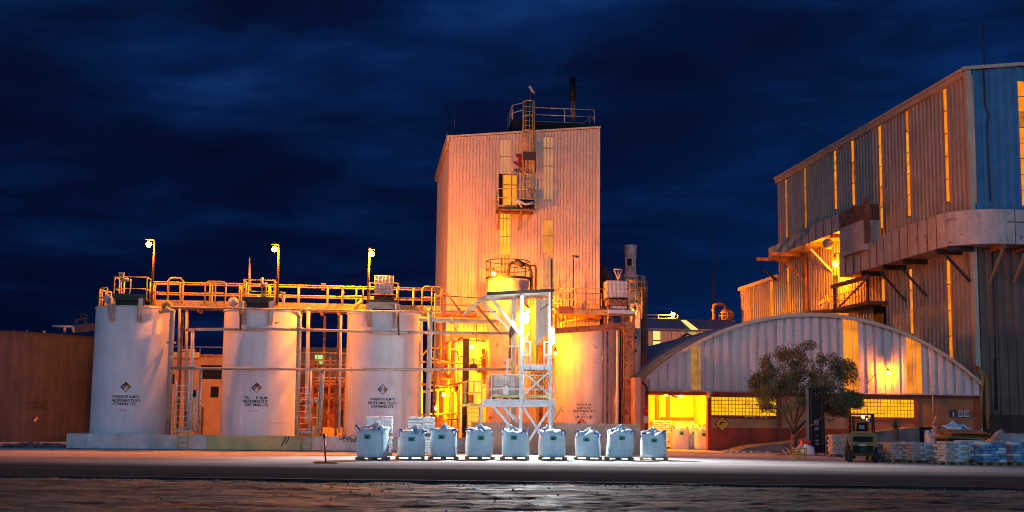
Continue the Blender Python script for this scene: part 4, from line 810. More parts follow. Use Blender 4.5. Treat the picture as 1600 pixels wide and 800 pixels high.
for x, y0, y1, r_ in ((890, 458, 480, .05), (896, 402, 478, .03), (878, 470, 500, .04), (905, 465, 481, .03), (884, 482, 512, .06), (900, 486, 512, .05), (950, 455, 512, .06)):
    mb = MB(); mb.tube([tp(x, y1, -3.2), tp(x, y0, -3.2)], r_, 6)
    if x == 896: mb.bar(tp(896, 400, -3.2), tp(902, 401, -3.5), .22, .12)
    tag(mb.build('standpipe' if x != 896 else 'mast_lamp', MT['dark' if x in (896, 890) else 'yel']), {890: 'short dark standpipe on the orange deck', 896: 'unlit lamp on a thin mast before the ribbed tower', 878: 'thin yellow standpipe at the left end of the orange deck', 905: 'thin yellow standpipe in the middle of the orange deck', 884: 'yellow pipe stub under the left end of the orange deck', 900: 'yellow pipe stub under the middle of the orange deck', 950: 'yellow pipe stub at the right end of the orange deck'}[x], 'pipe')
a0 = TF.px(951, 490, -4.4)[0]; a1 = TF.px(993, 490, -4.4)[0]; z0 = TF.px(970, 490, -4.4)[1]; z1 = TF.px(970, 484, -4.4)[1]
ts = thing('tote_shelf', 'steel shelf carrying the caged tote right of the tower', 'platform', TF.w(a0, -4, z0))
boxb(TF, a0, a1, -4.4, -2.6, z0, z1, 'lower_slab', 'galv', ts); za = TF.px(965, 476, -4.4)[1]; zb_ = TF.px(965, 468, -4.4)[1]
boxb(TF, a0, a0+1.15, -4.4, -3.2, za-.02, zb_, 'upper_frame', 'rusty', ts)
mb = MB()
for k in range(7): q = TF.w(a0+.12+k*.15, -4.3, za-.14); mb.ball(q, .1, 6)
mb.build('roller', MT['cream'], ts)
for a in (a0+.04, a0+1.1, a1-.05): boxb(TF, a-.04, a+.04, -4.45, -4.37, z1, za-.02, 'leg', 'dark', ts)
mb = MB(); rails(mb, [TF.w(a0+1.2, -4.4, z1), TF.w(a1, -4.4, z1), TF.w(a1, -2.8, z1)], 1.7, (.4, .7, 1), 1.2, .03); mb.build('railing', MT['yel'], ts)
boxb(TF, a1-.15, a1, -4.3, -4.15, 0, z0, 'tall_post', 'rusty', ts)
_CF = CF; CF = TF; tote(949, 439, 981, 467, -4.3, 'caged white liquid tote on the deck right of the tower'); CF = _CF
mb = MB(); 
for k in range(9): z = TF.px(957, 512-k*8, -3.9)[1]; mb.tube([TF.w(a0+.0, -3.9+.05*k, z), TF.w(a0+.3, -3.9+.05*k, z)], .025, 5)
tag(mb.build('rung_ladder', MT['yel']), 'short yellow rung ladder below the caged tote right of the tower', 'ladder')
# stack, silo and round column behind
def zz_(x, y, b): return TF.px(x, y, b)[1]
ck = thing('stack', 'rust stained white stack with a hatch, right of the tower', 'chimney', tp(985, 690, 4)); q = tp(985, 690, 4); cc = Vector((q.x, q.y, 0)); s_ = F/(q.y)
prof = [(16/s_, 0), (16/s_, zz_(985, 470, 4)), (13/s_, zz_(985, 452, 4)), (11/s_, zz_(985, 437, 4)), (10.6/s_, zz_(985, 431, 4)), (9/s_, zz_(985, 426, 4)), (8.6/s_, zz_(985, 416, 4)), (9.5/s_, zz_(985, 385, 4)), (10.1/s_, zz_(985, 383.5, 4)), (7.5/s_, zz_(985, 383, 4))]
MB().lathe(cc, prof, 28).build('shell', MT['chim'], ck)
a0, a1, z0, z1 = bxz(TF, 980, 404, 987, 415, 3.5); boxb(TF, a0, a1, 3.42, 3.62, z0, z1, 'hatch', 'black', ck)
mb = MB(); 
for x0_, y0_, x1_, y1_ in ((979, 403, 979, 416), (988, 403, 988, 416), (979, 403, 988, 403), (979, 416, 988, 416)): mb.bar(tp(x0_, y0_, 3.4), tp(x1_, y1_, 3.4), .07)
mb.build('hatch_frame', MT['chim'], ck)
MB().lathe(cc, [(.1, zz_(985, 455, 4)), (24/s_, zz_(985, 452, 4)), (24/s_, zz_(985, 450, 4))], 28).build('ring_deck', MT['steelp'], ck)
mb = MB(); rails(mb, arc(cc, 23/s_, 0, 2*math.pi, zz_(985, 451, 4), 16), .75, (.5, 1), 5, .03); mb.build('ring_railing', MT['steelp'], ck)
mb = MB(); q = tp(966, 437, 0); 
for x_, y_ in ((959, 421), (972, 421), (966, 424)): mb.tube([q, tp(x_, y_, 0)], .05, 6)
mb.tube([tp(959, 421, 0), tp(972, 421, 0)], .05); mb.tube([q, tp(966, 470, 0)], .06)
tag(mb.build('vent_fork', MT['steelp']), 'pale forked vent pipe above the tote right of the tower', 'pipe')
for x0, x1, yt, b, m, lb in ((996.5, 1011.5, 437, 5, 'rustc', 'rust pocked brown round column right of the stack'), (938, 948.5, 416, 3, 'dark', 'dark narrow silo close to the right edge of the ribbed tower')):
    a0, z1 = TF.px(x0, yt, b); a1 = TF.px(x1, yt, b)[0]; r = (a1-a0)/2; c = TF.w((a0+a1)/2, b); t = thing('round_column' if m == 'rustc' else 'silo', lb, 'column' if m == 'rustc' else 'silo', c)
    MB().lathe(c, [(r, 0), (r, z1-.1), (r*.92, z1), (.01, z1+.08)], 24).build('shell', MT[m], t); mb = MB()
    for k in range(4): zz = z1-.4-k*1.3; mb.lathe(c, [(r, zz-.06), (r+.06, zz), (r, zz+.06)], 24)
    mb.build('band', MT[m], t)
mb = MB(); mb.tube([tp(949, 470, 2), tp(950, 425, 2), tp(955, 424, 2), tp(955, 470, 2)], .05); mb.tube([tp(938, 414, 2), tp(942, 405, 2), tp(946, 408, 2)], .05); tag(mb.build('pipe', MT['dark']), 'dark bent pipes beside the narrow dark silo', 'pipe')
mb = MB(); rails(mb, [tp(991, 500, -1), tp(1003, 474, -1), tp(1003, 498, 1)], .9, (.5, 1), 1.1, .035); mb.bar(tp(985, 512, -1), tp(1004, 474, -1), .1)
tag(mb.build('stair_railing', MT['yel']), 'bright yellow stair railing below the round column', 'railing')
mb = MB(); a0, a1, z0, z1 = bxz(TF, 985, 475, 1000, 500, 1.5); mb.box(TF, a0, a1, 1.5, 3, z0-.5, z1); tag(mb.build('equipment_box', MT['cream']), 'bright lit equipment box behind the yellow stair railing', 'box')
lamp_small(990, 486, -.5, .08, emi('weak_bulb', SOD, 1100), 'orange lamp behind the caged tote right of the tower')
# ------------------------------------------------------------------ loading stand
LF = Fr(*at(700, 690, 62).xy, 6.5)
def lp_(x, y, b=0): a, z = LF.px(x, y, b); return LF.w(a, b, z)
ls = thing('loading_stand', 'white lit steel loading stand with sloped canopy, braces and railed decks', 'loading stand', lp_(830, 700, 0))
def lbar(x0, y0, x1, y1, w, b0=0, b1=None, nm='brace', m='galv', h=None): 
    mb = MB(); mb.bar(lp_(x0, y0, b0), lp_(x1, y1, b0 if b1 is None else b1), w, h); return mb.build(nm, MT[m], ls)
def lbx(x0, y0, x1, y1, b0, b1, nm, m):
    a0, a1, z0, z1 = bxz(LF, x0, y0, x1, y1, b0); return boxb(LF, a0, a1, b0, b1, z0, z1, nm, m, ls)
def lpost(x, y0, b, w=.12, m='galv', z0=None):
    a, z1 = LF.px(x, y0, b); return boxb(LF, a-w/2, a+w/2, b-w/2, b+w/2, 0 if z0 is None else z0, z1, 'post', m, ls)
D1 = LF.px(800, 630)[1]; D2 = LF.px(840, 576)[1]
lpost(815.5, 462, 0, .15); lpost(860.5, 453, 0, .15); lpost(815.5, 470, 2.2, .14); lpost(860.5, 470, 2.2, .14); lpost(764, 632, 0, .10, z0=None) if False else None
lpost(803, 462, 1.2, .18, 'steelp'); lpost(840, 458, 2.6, .14, 'yel'); lpost(793, 560, 1.0, .13)
lbx(754, 625, 867, 630, 0, 2.6, 'main_deck', 'galv'); lbx(754, 630, 867, 635, -.02, .06, 'deck_beam', 'galv'); lbx(768, 617.5, 866, 620.5, -.06, -.02, 'kick_plate', 'yel2')
lbx(812, 570, 864, 577, 0, 2.4, 'upper_deck', 'galv')
for b in (0.02, 2.2):
    lbar(815, 578, 861, 620, .09, b); lbar(861, 578, 815, 620, .09, b-.1)
    lbar(817, 636, 861, 702, .11, b); lbar(861, 636, 817, 702, .11, b-.12)
lbar(768, 632, 815, 688, .13, .05); lbar(783, 632, 803, 655, .12, .05); lbar(784, 633, 815, 664, .12, .3); lbar(768, 634, 795, 664, .12, 1.8)
lbar(862, 632, 866, 650, .1, .2); lbar(866, 636, 861, 676, .1, .2); lbar(880, 634, 862, 662, .08, 1.5, m='yel')
mb = MB(); a0 = LF.px(768, 600)[0]; a1 = LF.px(866, 600)[0]; rails(mb, [LF.w(a0, 2.4, D1), LF.w(a0, 0, D1), LF.w(a1, 0, D1), LF.w(a1, 2.4, D1)], LF.px(800, 586)[1]-D1, (.5, 1), 1.3, .035); mb.build('deck_railing', MT['galv'], ls)
mb = MB()
for xa, xb in ((817, 828), (850, 861.5)):
    a0 = LF.px(xa, 560)[0]; a1 = LF.px(xb, 560)[0]; rails(mb, [LF.w(a0, 0, D2), LF.w(a1, 0, D2), LF.w(a1, 1.2, D2)], LF.px(820, 534)[1]-D2, (.5, 1), 2, .04)
mb.build('upper_railing', MT['galv'], ls)
mb = MB(); a0 = LF.px(728, 600, .6)[0]; a1 = LF.px(753, 600, .6)[0]; zl = LF.px(740, 631, .6)[1]; rails(mb, [LF.w(a0, 2.2, zl), LF.w(a0, .6, zl), LF.w(a1, .6, zl)], LF.px(740, 596, .6)[1]-zl, (.5, 1), .45, .035); mb.build('landing_railing', MT['yel2'], ls)
boxb(LF, a0-.05, a1+.2, .58, 2.2, zl-.12, zl, 'landing', 'yel2', ls)
mb = MB(); a0 = LF.px(733, 600, 1.0)[0]; a1 = LF.px(749, 600, 1.0)[0]
for k in range(9): z = zl-.22-k*.21; mb.box(LF, a0, a1, 1.0-.0+k*.0, 1.22, z-.02, z+.02)
mb.build('stair_tread', MT['yel'], ls)
for a in (a0-.03, a1+.03): boxb(LF, a-.03, a+.03, 1.0, 1.24, .2, zl-.12, 'stair_stringer', 'yel', ls)
lbar(752, 632, 751, 690, .1, .6, nm='post')
# canopy
DC = 3.2; r0 = lp_(761, 459); r1 = lp_(866, 453.5); e0 = lp_(729, 486)
def slab(p, q, vec, t, nm, m): mb = MB(); mb.prism([p, q, q+Vector((0, 0, t)), p+Vector((0, 0, t))], vec); return mb.build(nm, MT[m], ls)
slab(r0, r1, LF.v*DC, .05, 'canopy_roof', 'steelp'); slab(e0, r0, LF.v*DC, .05, 'canopy_flap', 'steelp')
mb = MB(); mb.bar(r0+LF.v*-.04, r1+LF.v*-.04, .08, .16); mb.build('canopy_edge', MT['dark'], ls)
for k in range(5):
    o = LF.v*(.3+k*.62)+Vector((0, 0, -.07)); mb = MB(); mb.bar(e0+o, r0+o, .06, .09); mb.bar(r0+o, r1+o, .06, .09); mb.build('rafter', MT['steelp'], ls)
lbar(764, 460, 815, 526, .13, 0, m='steelp'); lbar(753, 470, 800, 520, .11, .9, m='steelp'); lbar(745, 478, 782, 522, .10, 1.6, m='rusty')
a0, a1, z0, z1 = bxz(LF, 845, 462, 862, 521, 0); boxb(LF, a1-.04, a1, .08, 2.4, z0, z1, 'side_panel', 'cream', ls)
mb = MB(); mb.prism([LF.w(a0, 1.9, z0-.6), LF.w(a1-.05, 1.9, z0), LF.w(a1-.05, 1.9, z1), LF.w(a0, 1.9, z1)], LF.v*.03); mb.build('back_panel', MT['cream'], ls)
lbar(844, 484, 862, 472, .05, .04, m='dark')
lbar(862, 405, 862, 512, .09, -.1, nm='mast', m='dark')
for x, y0, y1, b in ((802, 562, 625, .6), (795, 545, 562, 1.0), (808, 540, 570, 1.4), (831, 580, 625, 1.4), (845, 580, 625, 1.2)): lbar(x, y0, x, y1, .07, b, nm='stud', m='yel2')
mb = MB(); a0 = LF.px(834, 600, .4)[0]; a1 = LF.px(851, 600, .4)[0]
for k in range(6): z = D1+.15+k*.26; mb.tube([LF.w(a0, .4, z), LF.w(a1, .4, z)], .03, 5)
for a in (a0, a1): mb.tube([LF.w(a, .4, D1), LF.w(a, .4, D2)], .035, 5)
mb.build('ladder', MT['yel2'], ls)
lbar(796, 541, 815, 541, .08, .8, m='galv'); lbar(800, 500, 815, 520, .06, .5, m='galv'); lbar(812, 540, 828, 520, .05, .6, m='galv')
mb = MB(); q = lp_(803, 505, .8); mb.tube([q, lp_(800, 518, .8), lp_(797, 527, .8)], [.09, .14, .06], 8); mb.tube([lp_(797, 527, .8), lp_(797, 560, .9)], .04); mb.build('loading_spout', MT['dark'], ls)
# lamps on it
sl = bpy.data.lights.new('yard_spot', 'SPOT'); sl.energy = 14500; sl.color = COOL; sl.spot_size = R(124); sl.spot_blend = .6; sl.shadow_soft_size = .22
so = bpy.data.objects.new('yard_spot', sl); sc.collection.objects.link(so); so.location = lp_(819.5, 497, -.95); so.rotation_euler = (R(-56), 0, R(6))
wl = thing('floodlight', 'dazzling white floodlight under the canopy of the loading stand', 'lamp', lp_(820, 498, -.5)); bulb(lp_(819.5, 497, -.55), .24, WHITE, wl)
mb = MB(); q = lp_(819.5, 497, -.55); mb.tube([q+Vector((0, .30, .2)), q+Vector((0, .38, .35)), q+Vector((0, .6, .4))], .05); mb.box(Fr(q.x, q.y, 0), -.22, .22, .27, .33, q.z-.2, q.z+.22); mb.build('housing', MT['dark'], wl)
tl = thing('tube_light', 'upright white tube light on the right post of the loading stand', 'lamp', lp_(863.5, 540, -.25)); mb = MB(); mb.tube([lp_(863.6, 536, -.28), lp_(863.6, 514, -.28)], .085, 10); mb.build('tube', TUBE, tl)
mb = MB(); mb.box(Fr(*lp_(863.6, 530, -.15).xy, 0), -.05, .05, -.02, .05, lp_(863.6, 538, -.2).z, lp_(863.6, 512, -.2).z); mb.build('housing', MT['galv'], tl)
_CF = CF; CF = LF; tote(770, 587, 815, 624, .5, 'pale plastic tote on the deck of the loading stand'); CF = _CF
bu = thing('bucket', 'small white bucket on the railing of the loading stand', 'bucket', lp_(790, 616, -.1)); q = lp_(790, 617, -.15); MB().lathe(Vector((q.x, q.y, 0)), [(.01, q.z), (.12, q.z), (.16, q.z+.36), (.15, q.z+.36), (.11, q.z+.02)], 16).build('pail', MT['galv'], bu)
mb = MB(); mb.tube([Vector((q.x+.16*math.cos(t), q.y, q.z+.36+.16*math.sin(t))) for t in [math.pi*k/8 for k in range(9)]], .012, 5); mb.build('handle', MT['dark'], bu)
# ------------------------------------------------------------------ arched warehouse
q = grd(1008, 703); AF = Fr(q.x, q.y, 6.5)
MT['gcl'] = mat('pale_gable_sheet', (.66, .56, .50), .45, metal=.1, var=.14, streak=.3, dirt=(.30, .22, .18), scale=.5)
aw = thing('arched_warehouse', 'arched warehouse with ribbed gable and orange brick front, door lit yellow inside', 'warehouse', AF.w(0, 0))
def ax(x, y, b=0): return AF.px(x, y, b)
AR = ax(1532, 660)[0]; ZE = ax(1060, 609.5)[1]; ZS = ax(1006, 592)[1]; ZA = ax(1238, 491.5)[1]
half = AR/2; rise = ZA-ZS; RR = (half*half+rise*rise)/(2*rise); zc0 = ZA-RR
arch = lambda a: zc0+math.sqrt(max(0, RR*RR-(a-half)**2))
corr(MB(), lambda a, z: AF.w(a, 0, z), 0.05, AR-.05, ZE, lambda a: arch(a)-.02, .56, .13, -AF.v, .58, .05).build('gable_cladding', MT['gcl'], aw)
mb = MB(); mb.sm = False
corr(mb, lambda a, z: AF.w(a, -.006, z), 0.05, AR-.05, ZE, lambda a: arch(a)-.03, .215, .018, -AF.v, .3, .2); mb.build('cladding_ribs', MT['gcl'], aw)
SKY2 = emi('lit_gable_panel', (1.0, .27, .02), .95, .5, .9)
for x0, x1, y0, y1 in ((1078, 1094, 519, 607), (1316, 1340, 500, 608), (1414, 1438, 531, 611)):
    a0 = ax(x0, 560)[0]; a1 = ax(x1, 560)[0]
    corr(MB(), lambda a, z: AF.w(a, -.115, z), a0, a1, ZE+.01, lambda a: arch(a)-.12, .21, .06, -AF.v, .6, .12).build('skylight_panel', SKY2 if x0 != 1078 else emi('faintly_lit_panel', (1.0, .42, .10), .38, .4), aw)
n = 48; A_ = [half+half*1.0*math.cos(math.pi-math.pi*0-0) for _ in range(1)]
arcp = [(a, arch(a)) for a in [AR*k/n for k in range(n+1)]]
mb = MB(); mb.sm = True
def strip_surf(mb, pts0, pts1): k = len(pts0); mb.add(pts0+pts1, [(i, i+1, k+i+1, k+i) for i in range(k-1)])
strip_surf(mb, [AF.w(a, -.35, z+.03) for a, z in arcp], [AF.w(a, 34, z+.03) for a, z in arcp]); strip_surf(mb, [AF.w(a, -.35, z-.06) for a, z in arcp], [AF.w(a, 34, z-.06) for a, z in arcp])
mb.build('vault_roof', MT['roofb'], aw)
mb = MB()
for k in range(34):
    b = 1+k; pts = [AF.w(a, b, z+.05) for a, z in arcp]; mb.tube(pts, .035, 4)
mb.build('roof_seam', MT['roofb'], aw)
mb = MB()
for k in range(n):
    (x0_, z0_), (x1_, z1_) = arcp[k], arcp[k+1]; mb.prism([AF.w(x0_, -.40, z0_-.12), AF.w(x1_, -.40, z1_-.12), AF.w(x1_, -.40, z1_+.10), AF.w(x0_, -.40, z0_+.10)], AF.v*.05)
mb.build('verge_trim', MT['corr'], aw)
MB().box(AF, 0, AR, -.20, -.02, ZE-.08, ZE+.0).build('drip_edge', MT['steelp'], aw)
mb = MB(); aD0 = ax(1012.5, 660)[0]; aD1 = ax(1105, 660)[0]; ZD = ax(1060, 617.5)[1]
mb.box(AF, 0, AR, .02, .3, ZD, ZE-.08); mb.build('lintel_beam', MT['red'], aw)
piers = [(1105, 1111), (1214, 1221), (1323, 1329), (1429, 1436), (1521, 1531)]
mb = MB()
for x0, x1 in piers: mb.box(AF, ax(x0, 650)[0], ax(x1, 650)[0], -.06, .3, 0, ZD-.003)
mb.build('pier', MT['red'], aw)
mb = MB(); mb.box(AF, -.25, aD0, -.12, .4, 0, ZS+.05); mb.build('corner_pier', MT['concp'], aw)
MB().box(AF, aD0-.22, aD0-.0, -.15, -.121, ax(1010, 676)[1], ax(1010, 607)[1]).build('pier_strip', MT['red'], aw)
ZW0 = ax(1160, 649.5)[1]; ZW1 = ax(1160, 620.5)[1]; ZB = ax(1160, 668.5)[1]
for i in range(4):
    a0 = ax(piers[i][1], 650)[0]; a1 = ax(piers[i+1][0], 650)[0]; win = i in (0, 2)
    z_ = ZW0-.18 if win else ZD
    boxb(AF, a0, a1, .0, .28, ZB, z_-.003, 'upper_wall', 'tan' if i < 2 else 'brick', aw); boxb(AF, a0, a1, -.03, .28, 0, ZB-.003, 'lower_wall', 'red', aw)
    if win:
        boxb(AF, a0, a1, -.04, .28, ZW0-.18, ZW0, 'window_sill', 'red', aw); boxb(AF, a0, a1, -.01, .28, ZW1, ZD-.003, 'window_head', 'red', aw)
        gw = boxb(AF, a0+.02, a1-.02, .02, .06, ZW0+.004, ZW1-.004, 'glass_block_window', emi('lit_glass_blocks', (1.0, .46, .008), 1.05, .28, 2.2), aw)
        mb = MB(); m_ = round((a1-a0)/.21)
        for k in range(m_+1): a = a0+.02+(a1-a0-.04)*k/m_; mb.box(AF, a-.014, a+.014, -.002, .019, ZW0+.004, ZW1-.004)
        for k in range(6): z = ZW0+.004+(ZW1-ZW0-.008)*k/5; mb.box(AF, a0+.02, a1-.02, -.006, .016, z-.016, z+.016)
        mb.build('mortar_grid', MT['brick'], gw)
aL = ax(1326, 650)[0]
# side walls, rear, interior
for a, nm in ((0.0, 'side_wall'), (AR-.25, 'side_wall')): boxb(AF, a, a+.25, .42, 34, 0, ZS, nm, 'tan', aw)
mb = MB(); mb.add([AF.w(a, 33.9, z) for a, z in arcp]+[AF.w(AR, 33.9, 0), AF.w(0, 33.9, 0)], [tuple(range(n+3))]); mb.build('rear_wall', MT['tan'], aw)
PAL = mat('pale_inner_wall', (.72, .62, .40), .8, var=.12)
boxb(AF, .3, aD1+1.0, 7.0, 7.1, 0, 3.6, 'inner_partition', PAL, aw); boxb(AF, aD1+1.0, aD1+1.1, .45, 7.1, 0, 3.6, 'inner_partition', PAL, aw); boxb(AF, .28, aD1+1.0, .45, 7.1, 3.62, 3.7, 'inner_ceiling', PAL, aw)
for x in (1027, 1044): a = AF.px(x, 640, 6.9)[0]; boxb(AF, a-.1, a+.1, 6.85, 6.99, 1.6, 3.5, 'inner_stud', 'brick', aw)
boxb(AF, AF.px(1032, 650, 6.8)[0], AF.px(1104, 650, 6.8)[0], 6.8, 6.99, AF.px(1050, 655, 6.8)[1], AF.px(1050, 652, 6.8)[1], 'inner_rail', 'brick', aw)
il = thing('added_indoor_lamp', 'added unseen orange lamp inside the arched warehouse lighting the door opening', 'lamp', AF.w(1.6, 1.4, 3.3)); bulb(AF.w(1.6, 1.4, 3.3), .12, emi('added_indoor_bulb', SOD, 2800), il); MB().lathe(AF.w(1.6, 1.4), [(.05, 3.6), (.2, 3.46), (.22, 3.42)], 14).build('shade', MT['dark'], il)  # unseen lamp added to light the open door from inside
il2 = dup(il, AF.w(3.2, 4.2, 3.3), 0, 'added unseen orange lamp deeper inside the arched warehouse behind the stored bags')  # second added lamp, deeper in, for the same door light
def gab(x, y, b=-.35): a, z = AF.px(x, y, b); return AF.w(a, b, z)
gl = lamp_small(1388, 583, -.62, .12, emi('gable_bulb', SOD, 850), 'bright orange lamp fixed on the ribbed gable above the glass block window', fr=lambda x, y, b: gab(x, y, b))
mb = MB(); mb.tube([gab(1355, 600), gab(1366, 587), gab(1376, 584)], .025, 5); tag(mb.build('conduit', MT['dark']), 'thin arm and cable left of the gable lamp', 'pipe')
mb = MB(); mb.tube([gab(1457, 612, -.2), gab(1458, 640, -.2), gab(1456, 668, -.2)], .035, 6); tag(mb.build('pipe', MT['steelp']), 'thin upright pipe on the brick front left of the three square signs', 'pipe')
mb = MB(); mb.lathe(AF.w(ax(1107, 615)[0], -.2), [(.05, ax(1107, 622)[1]), (.16, ax(1107, 616)[1]), (.2, ax(1107, 611)[1])], 10); mb.build('rain_hopper', MT['steelp'], aw)
mb = MB()
P_ = [gab(x, y, -.3) for x, y in ((1003, 597), (1008, 601), (1012, 608), (1011, 617))]; mb.tube(P_, .06, 6); tag(mb.build('cable_loop', MT['dark']), 'dark cable loop at the left corner of the arched warehouse', 'cable')
for k, (y, r_) in enumerate(((641, .16),)): tag(MB().disc(gab(1008.5, y, -.3), -AF.v, r_, .06, 14).build('alarm_bell', MT['redp']), 'round red bell on the corner pier of the arched warehouse', 'bell')
pl = MB().box(AF, ax(1004.5, 655)[0], ax(1011, 655)[0], -.19, -.16, ax(1008, 661)[1], ax(1008, 650)[1]).build('notice_plate', DW); tag(pl, 'small pale notice plate below the red bell', 'sign')
mb = MB(); q = gab(1054, 620, -.25); mb.bar(gab(1046, 615.5, -.3), gab(1058, 621.5, -.3), .12, .10); tag(mb.build('fluorescent_fitting', MT['rusty']), 'slanted hanging light fitting in the top of the lit doorway', 'lamp')
# stored bags in doorway
def fr_sign(name, label, cat, loc): return thing(name, label, cat, loc)
ds = thing('warning_sign', 'yellow diamond warning sign with a black curved arrow on the red brick wall', 'sign', gab(1128, 672, -.1)); a_, z_ = ax(1128, 662)
m_s = lambda x, y, o=0: AF.w(a_+x, -.09-o, z_+y); r_ = .43
MB().prism([m_s(-r_-.03, 0), m_s(0, -r_-.03), m_s(r_+.03, 0), m_s(0, r_+.03)], AF.v*.03).build('backing_plate', MT['black'], ds)
MB().prism([m_s(-r_+.02, 0, .012), m_s(0, -r_+.02, .012), m_s(r_-.02, 0, .012), m_s(0, r_-.02, .012)], AF.v*.008).build('yellow_face', mat('sign_yellow', (.75, .42, .02), .5), ds)
mb = MB(); P0 = [(-.20, -.07), (-.17, .04), (-.08, .11), (.04, .13), (.15, .10), (.24, .02)]; P1 = [(.17, .03), (.08, .05), (0, .05), (-.07, .01), (-.10, -.06), (-.13, -.09)]
mb.add([m_s(x, y, .02) for x, y in P0+P1], [(i, i+1, 10-i, 11-i) for i in range(5)]); mb.build('arrow_mark', MT['text'], ds)
put_text('sign_text', 'PELIGRO', .055, lambda x, y: m_s(x, y+.23, .02), MT['text'], ds, width=.24, bold=0); put_text('sign_text', 'CUIDADO', .05, lambda x, y: m_s(x, y-.2, .02), MT['text'], ds, width=.28, bold=0)
SB = mat('sign_blue', (.01, .03, .10), .5)
for i, (x, lb) in enumerate(((1488.5, 'dark blue square sign with a white symbol, left of the two prohibition signs'), (1500, 'white square prohibition sign, middle one of the three small signs'), (1509.5, 'white square prohibition sign at the right end of the three small signs'))):
    a_, z_ = ax(x, 646.5); h = .19; t = thing('safety_sign', lb, 'sign', AF.w(a_, -.05, z_-h), 'three small square signs on the brick wall')
    boxb(AF, a_-h, a_+h, -.06, -.02, z_-h*1.15, z_+h*1.15, 'frame', MT['black'], t); boxb(AF, a_-h+.02, a_+h-.02, -.07, -.061, z_-h*1.0, z_+h*1.05, 'face', SB if i == 0 else DW, t)
    if i == 0:
        mb = MB(); mb.disc(AF.w(a_, -.071, z_+.09), -AF.v, .045, .01, 10); mb.box(AF, a_-.03, a_+.05, -.082, -.072, z_-.12, z_+.04); mb.build('white_symbol', DW, t)
        put_text('sign_text', 'USAR', .04, lambda x_, y_: AF.w(a_+x_, -.08, z_-.155+y_), DW, t, width=.2, bold=0)
    else:
        mb = MB(); c_ = AF.w(a_, -.08, z_+.01)
        mb.tube([c_+AF.u*.13*math.cos(k*math.pi/8)+Vector((0, 0, .13*math.sin(k*math.pi/8))) for k in range(17)], .018, 4); mb.bar(c_+AF.u*-.09+Vector((0, 0, .09)), c_+AF.u*.09+Vector((0, 0, -.09)), .03); mb.build('red_ring', DR, t)
        mb = MB(); mb.box(AF, a_-.02, a_+.04, -.078, -.074, z_-.06, z_+.08); mb.build('black_symbol', MT['text'], t)
# rubbish on the ledge, wooden pole leaning
mb = MB(); mb.bar(gab(1463, 650, -.5), gab(1455, 672, -.8), .08); tag(mb.build('leaning_board', MT['wood']), 'thin board leaning on the brick wall below the upright pipe', 'board')
mb = MB()
for k, (x, y) in enumerate(((1166, 651.5), (1172, 651), (1178, 652), (1190, 651.5), (1196, 652))): mb.ball(gab(x, y, -.12), .10, 6, .6)
tag(mb.build('rag', MT['tarp']), 'pale rags on the ledge under the left glass block window', 'rag')
# ------------------------------------------------------------------ ramp in front of the arched warehouse
RF = Fr(*grd(1146, 707).xy, 4.0); ra = RF.px(1437, 690)[0]; rh = RF.px(1437, 667.5)[1]; rh1 = RF.px(1320, 680)[1]; ra1 = RF.px(1320, 690)[0]
rmp = thing('ramp', 'long low concrete ramp rising to the right before the arched warehouse', 'ramp', RF.w(0, 0)); n_ = 30; mb = MB(); tp_ = [(0, .04), (.6, .22), (1.6, .42), (3, .55), (ra1, rh1), (ra, rh), (ra, 0), (0, 0)]
mb.prism([RF.w(a, 0, z) for a, z in tp_], RF.v*2.6); mb.build('slab', MT['concd'], rmp)
mb = MB()
for i in range(60): a = rnd.uniform(-.6, 2.0); stone(mb, *RF.w(a, -rnd.uniform(0, .4)).xy, .04, rnd.uniform(.04, .14))
kind(mb.build('rubble', MT['conc']), 'stuff', 'broken concrete lumps at the low end of the ramp')
dk = boxb(RF, ra+.1, ra+3.6, 1.2, 1.4, 0, rh, 'dark_hoarding', 'black'); tag(dk, 'dark hoarding between the ramp and the stacked orange sheets', 'hoarding')
# ------------------------------------------------------------------ big ribbed building on the right
_b = at(1530, 660, 82); GF = Fr(_b.x, _b.y, 6.5)
gb = thing('process_building', 'huge ribbed metal building on the right with a raised outer gallery', 'building', GF.w(0, 0))
gx = lambda x, y, a=0: GF.pa(x, y, a)
ZT = gx(1511, 111)[1]; GL = gx(1216, 300)[0]; GZ = gx(1511, 345)[1]
corr(MB(), lambda b, z: GF.w(0, b, z), 0, GL, 0, ZT, .62, .09, -GF.u, .45, .10).build('side_wall', MT['corr2'] if 'corr2' in MT else MT['corrb'], gb)
zr = lambda a: ZT+.12*min(a, 14)-.12*max(0, a-14)
aB = 32
corr(MB(), lambda a, z: GF.w(a, 0, z), 0, aB, GZ, zr, .62, .09, -GF.v, .45, .10).build('front_wall', MT['blue'], gb)
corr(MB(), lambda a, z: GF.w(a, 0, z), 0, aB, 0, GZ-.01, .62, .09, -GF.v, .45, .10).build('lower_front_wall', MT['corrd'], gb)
mb = MB(); 
for s0, s1 in ((-.35, 14), (14, aB)): mb.prism([GF.w(s0, -.3, zr(max(0, s0))+.0), GF.w(s1, -.3, zr(s1)), GF.w(s1, -.3, zr(s1)+.22), GF.w(s0, -.3, zr(max(0, s0))+.22)], GF.v*(GL+.6))
mb.build('roof', MT['corr'], gb)
mb = MB(); mb.quad(GF.w(aB, 0, 0), GF.w(aB, GL, 0), GF.w(aB, GL, zr(aB)), GF.w(aB, 0, zr(aB))); mb.add([GF.w(0, GL, 0), GF.w(aB, GL, 0), GF.w(aB, GL, zr(aB)), GF.w(14, GL, zr(14)), GF.w(0, GL, ZT)], [(0, 1, 2, 3, 4)]); mb.build('rear_wall', MT['corrb'], gb)
MB().box(GF, -.16, .16, -.16, .16, 0, ZT).build('corner_trim', MT['corr'], gb)
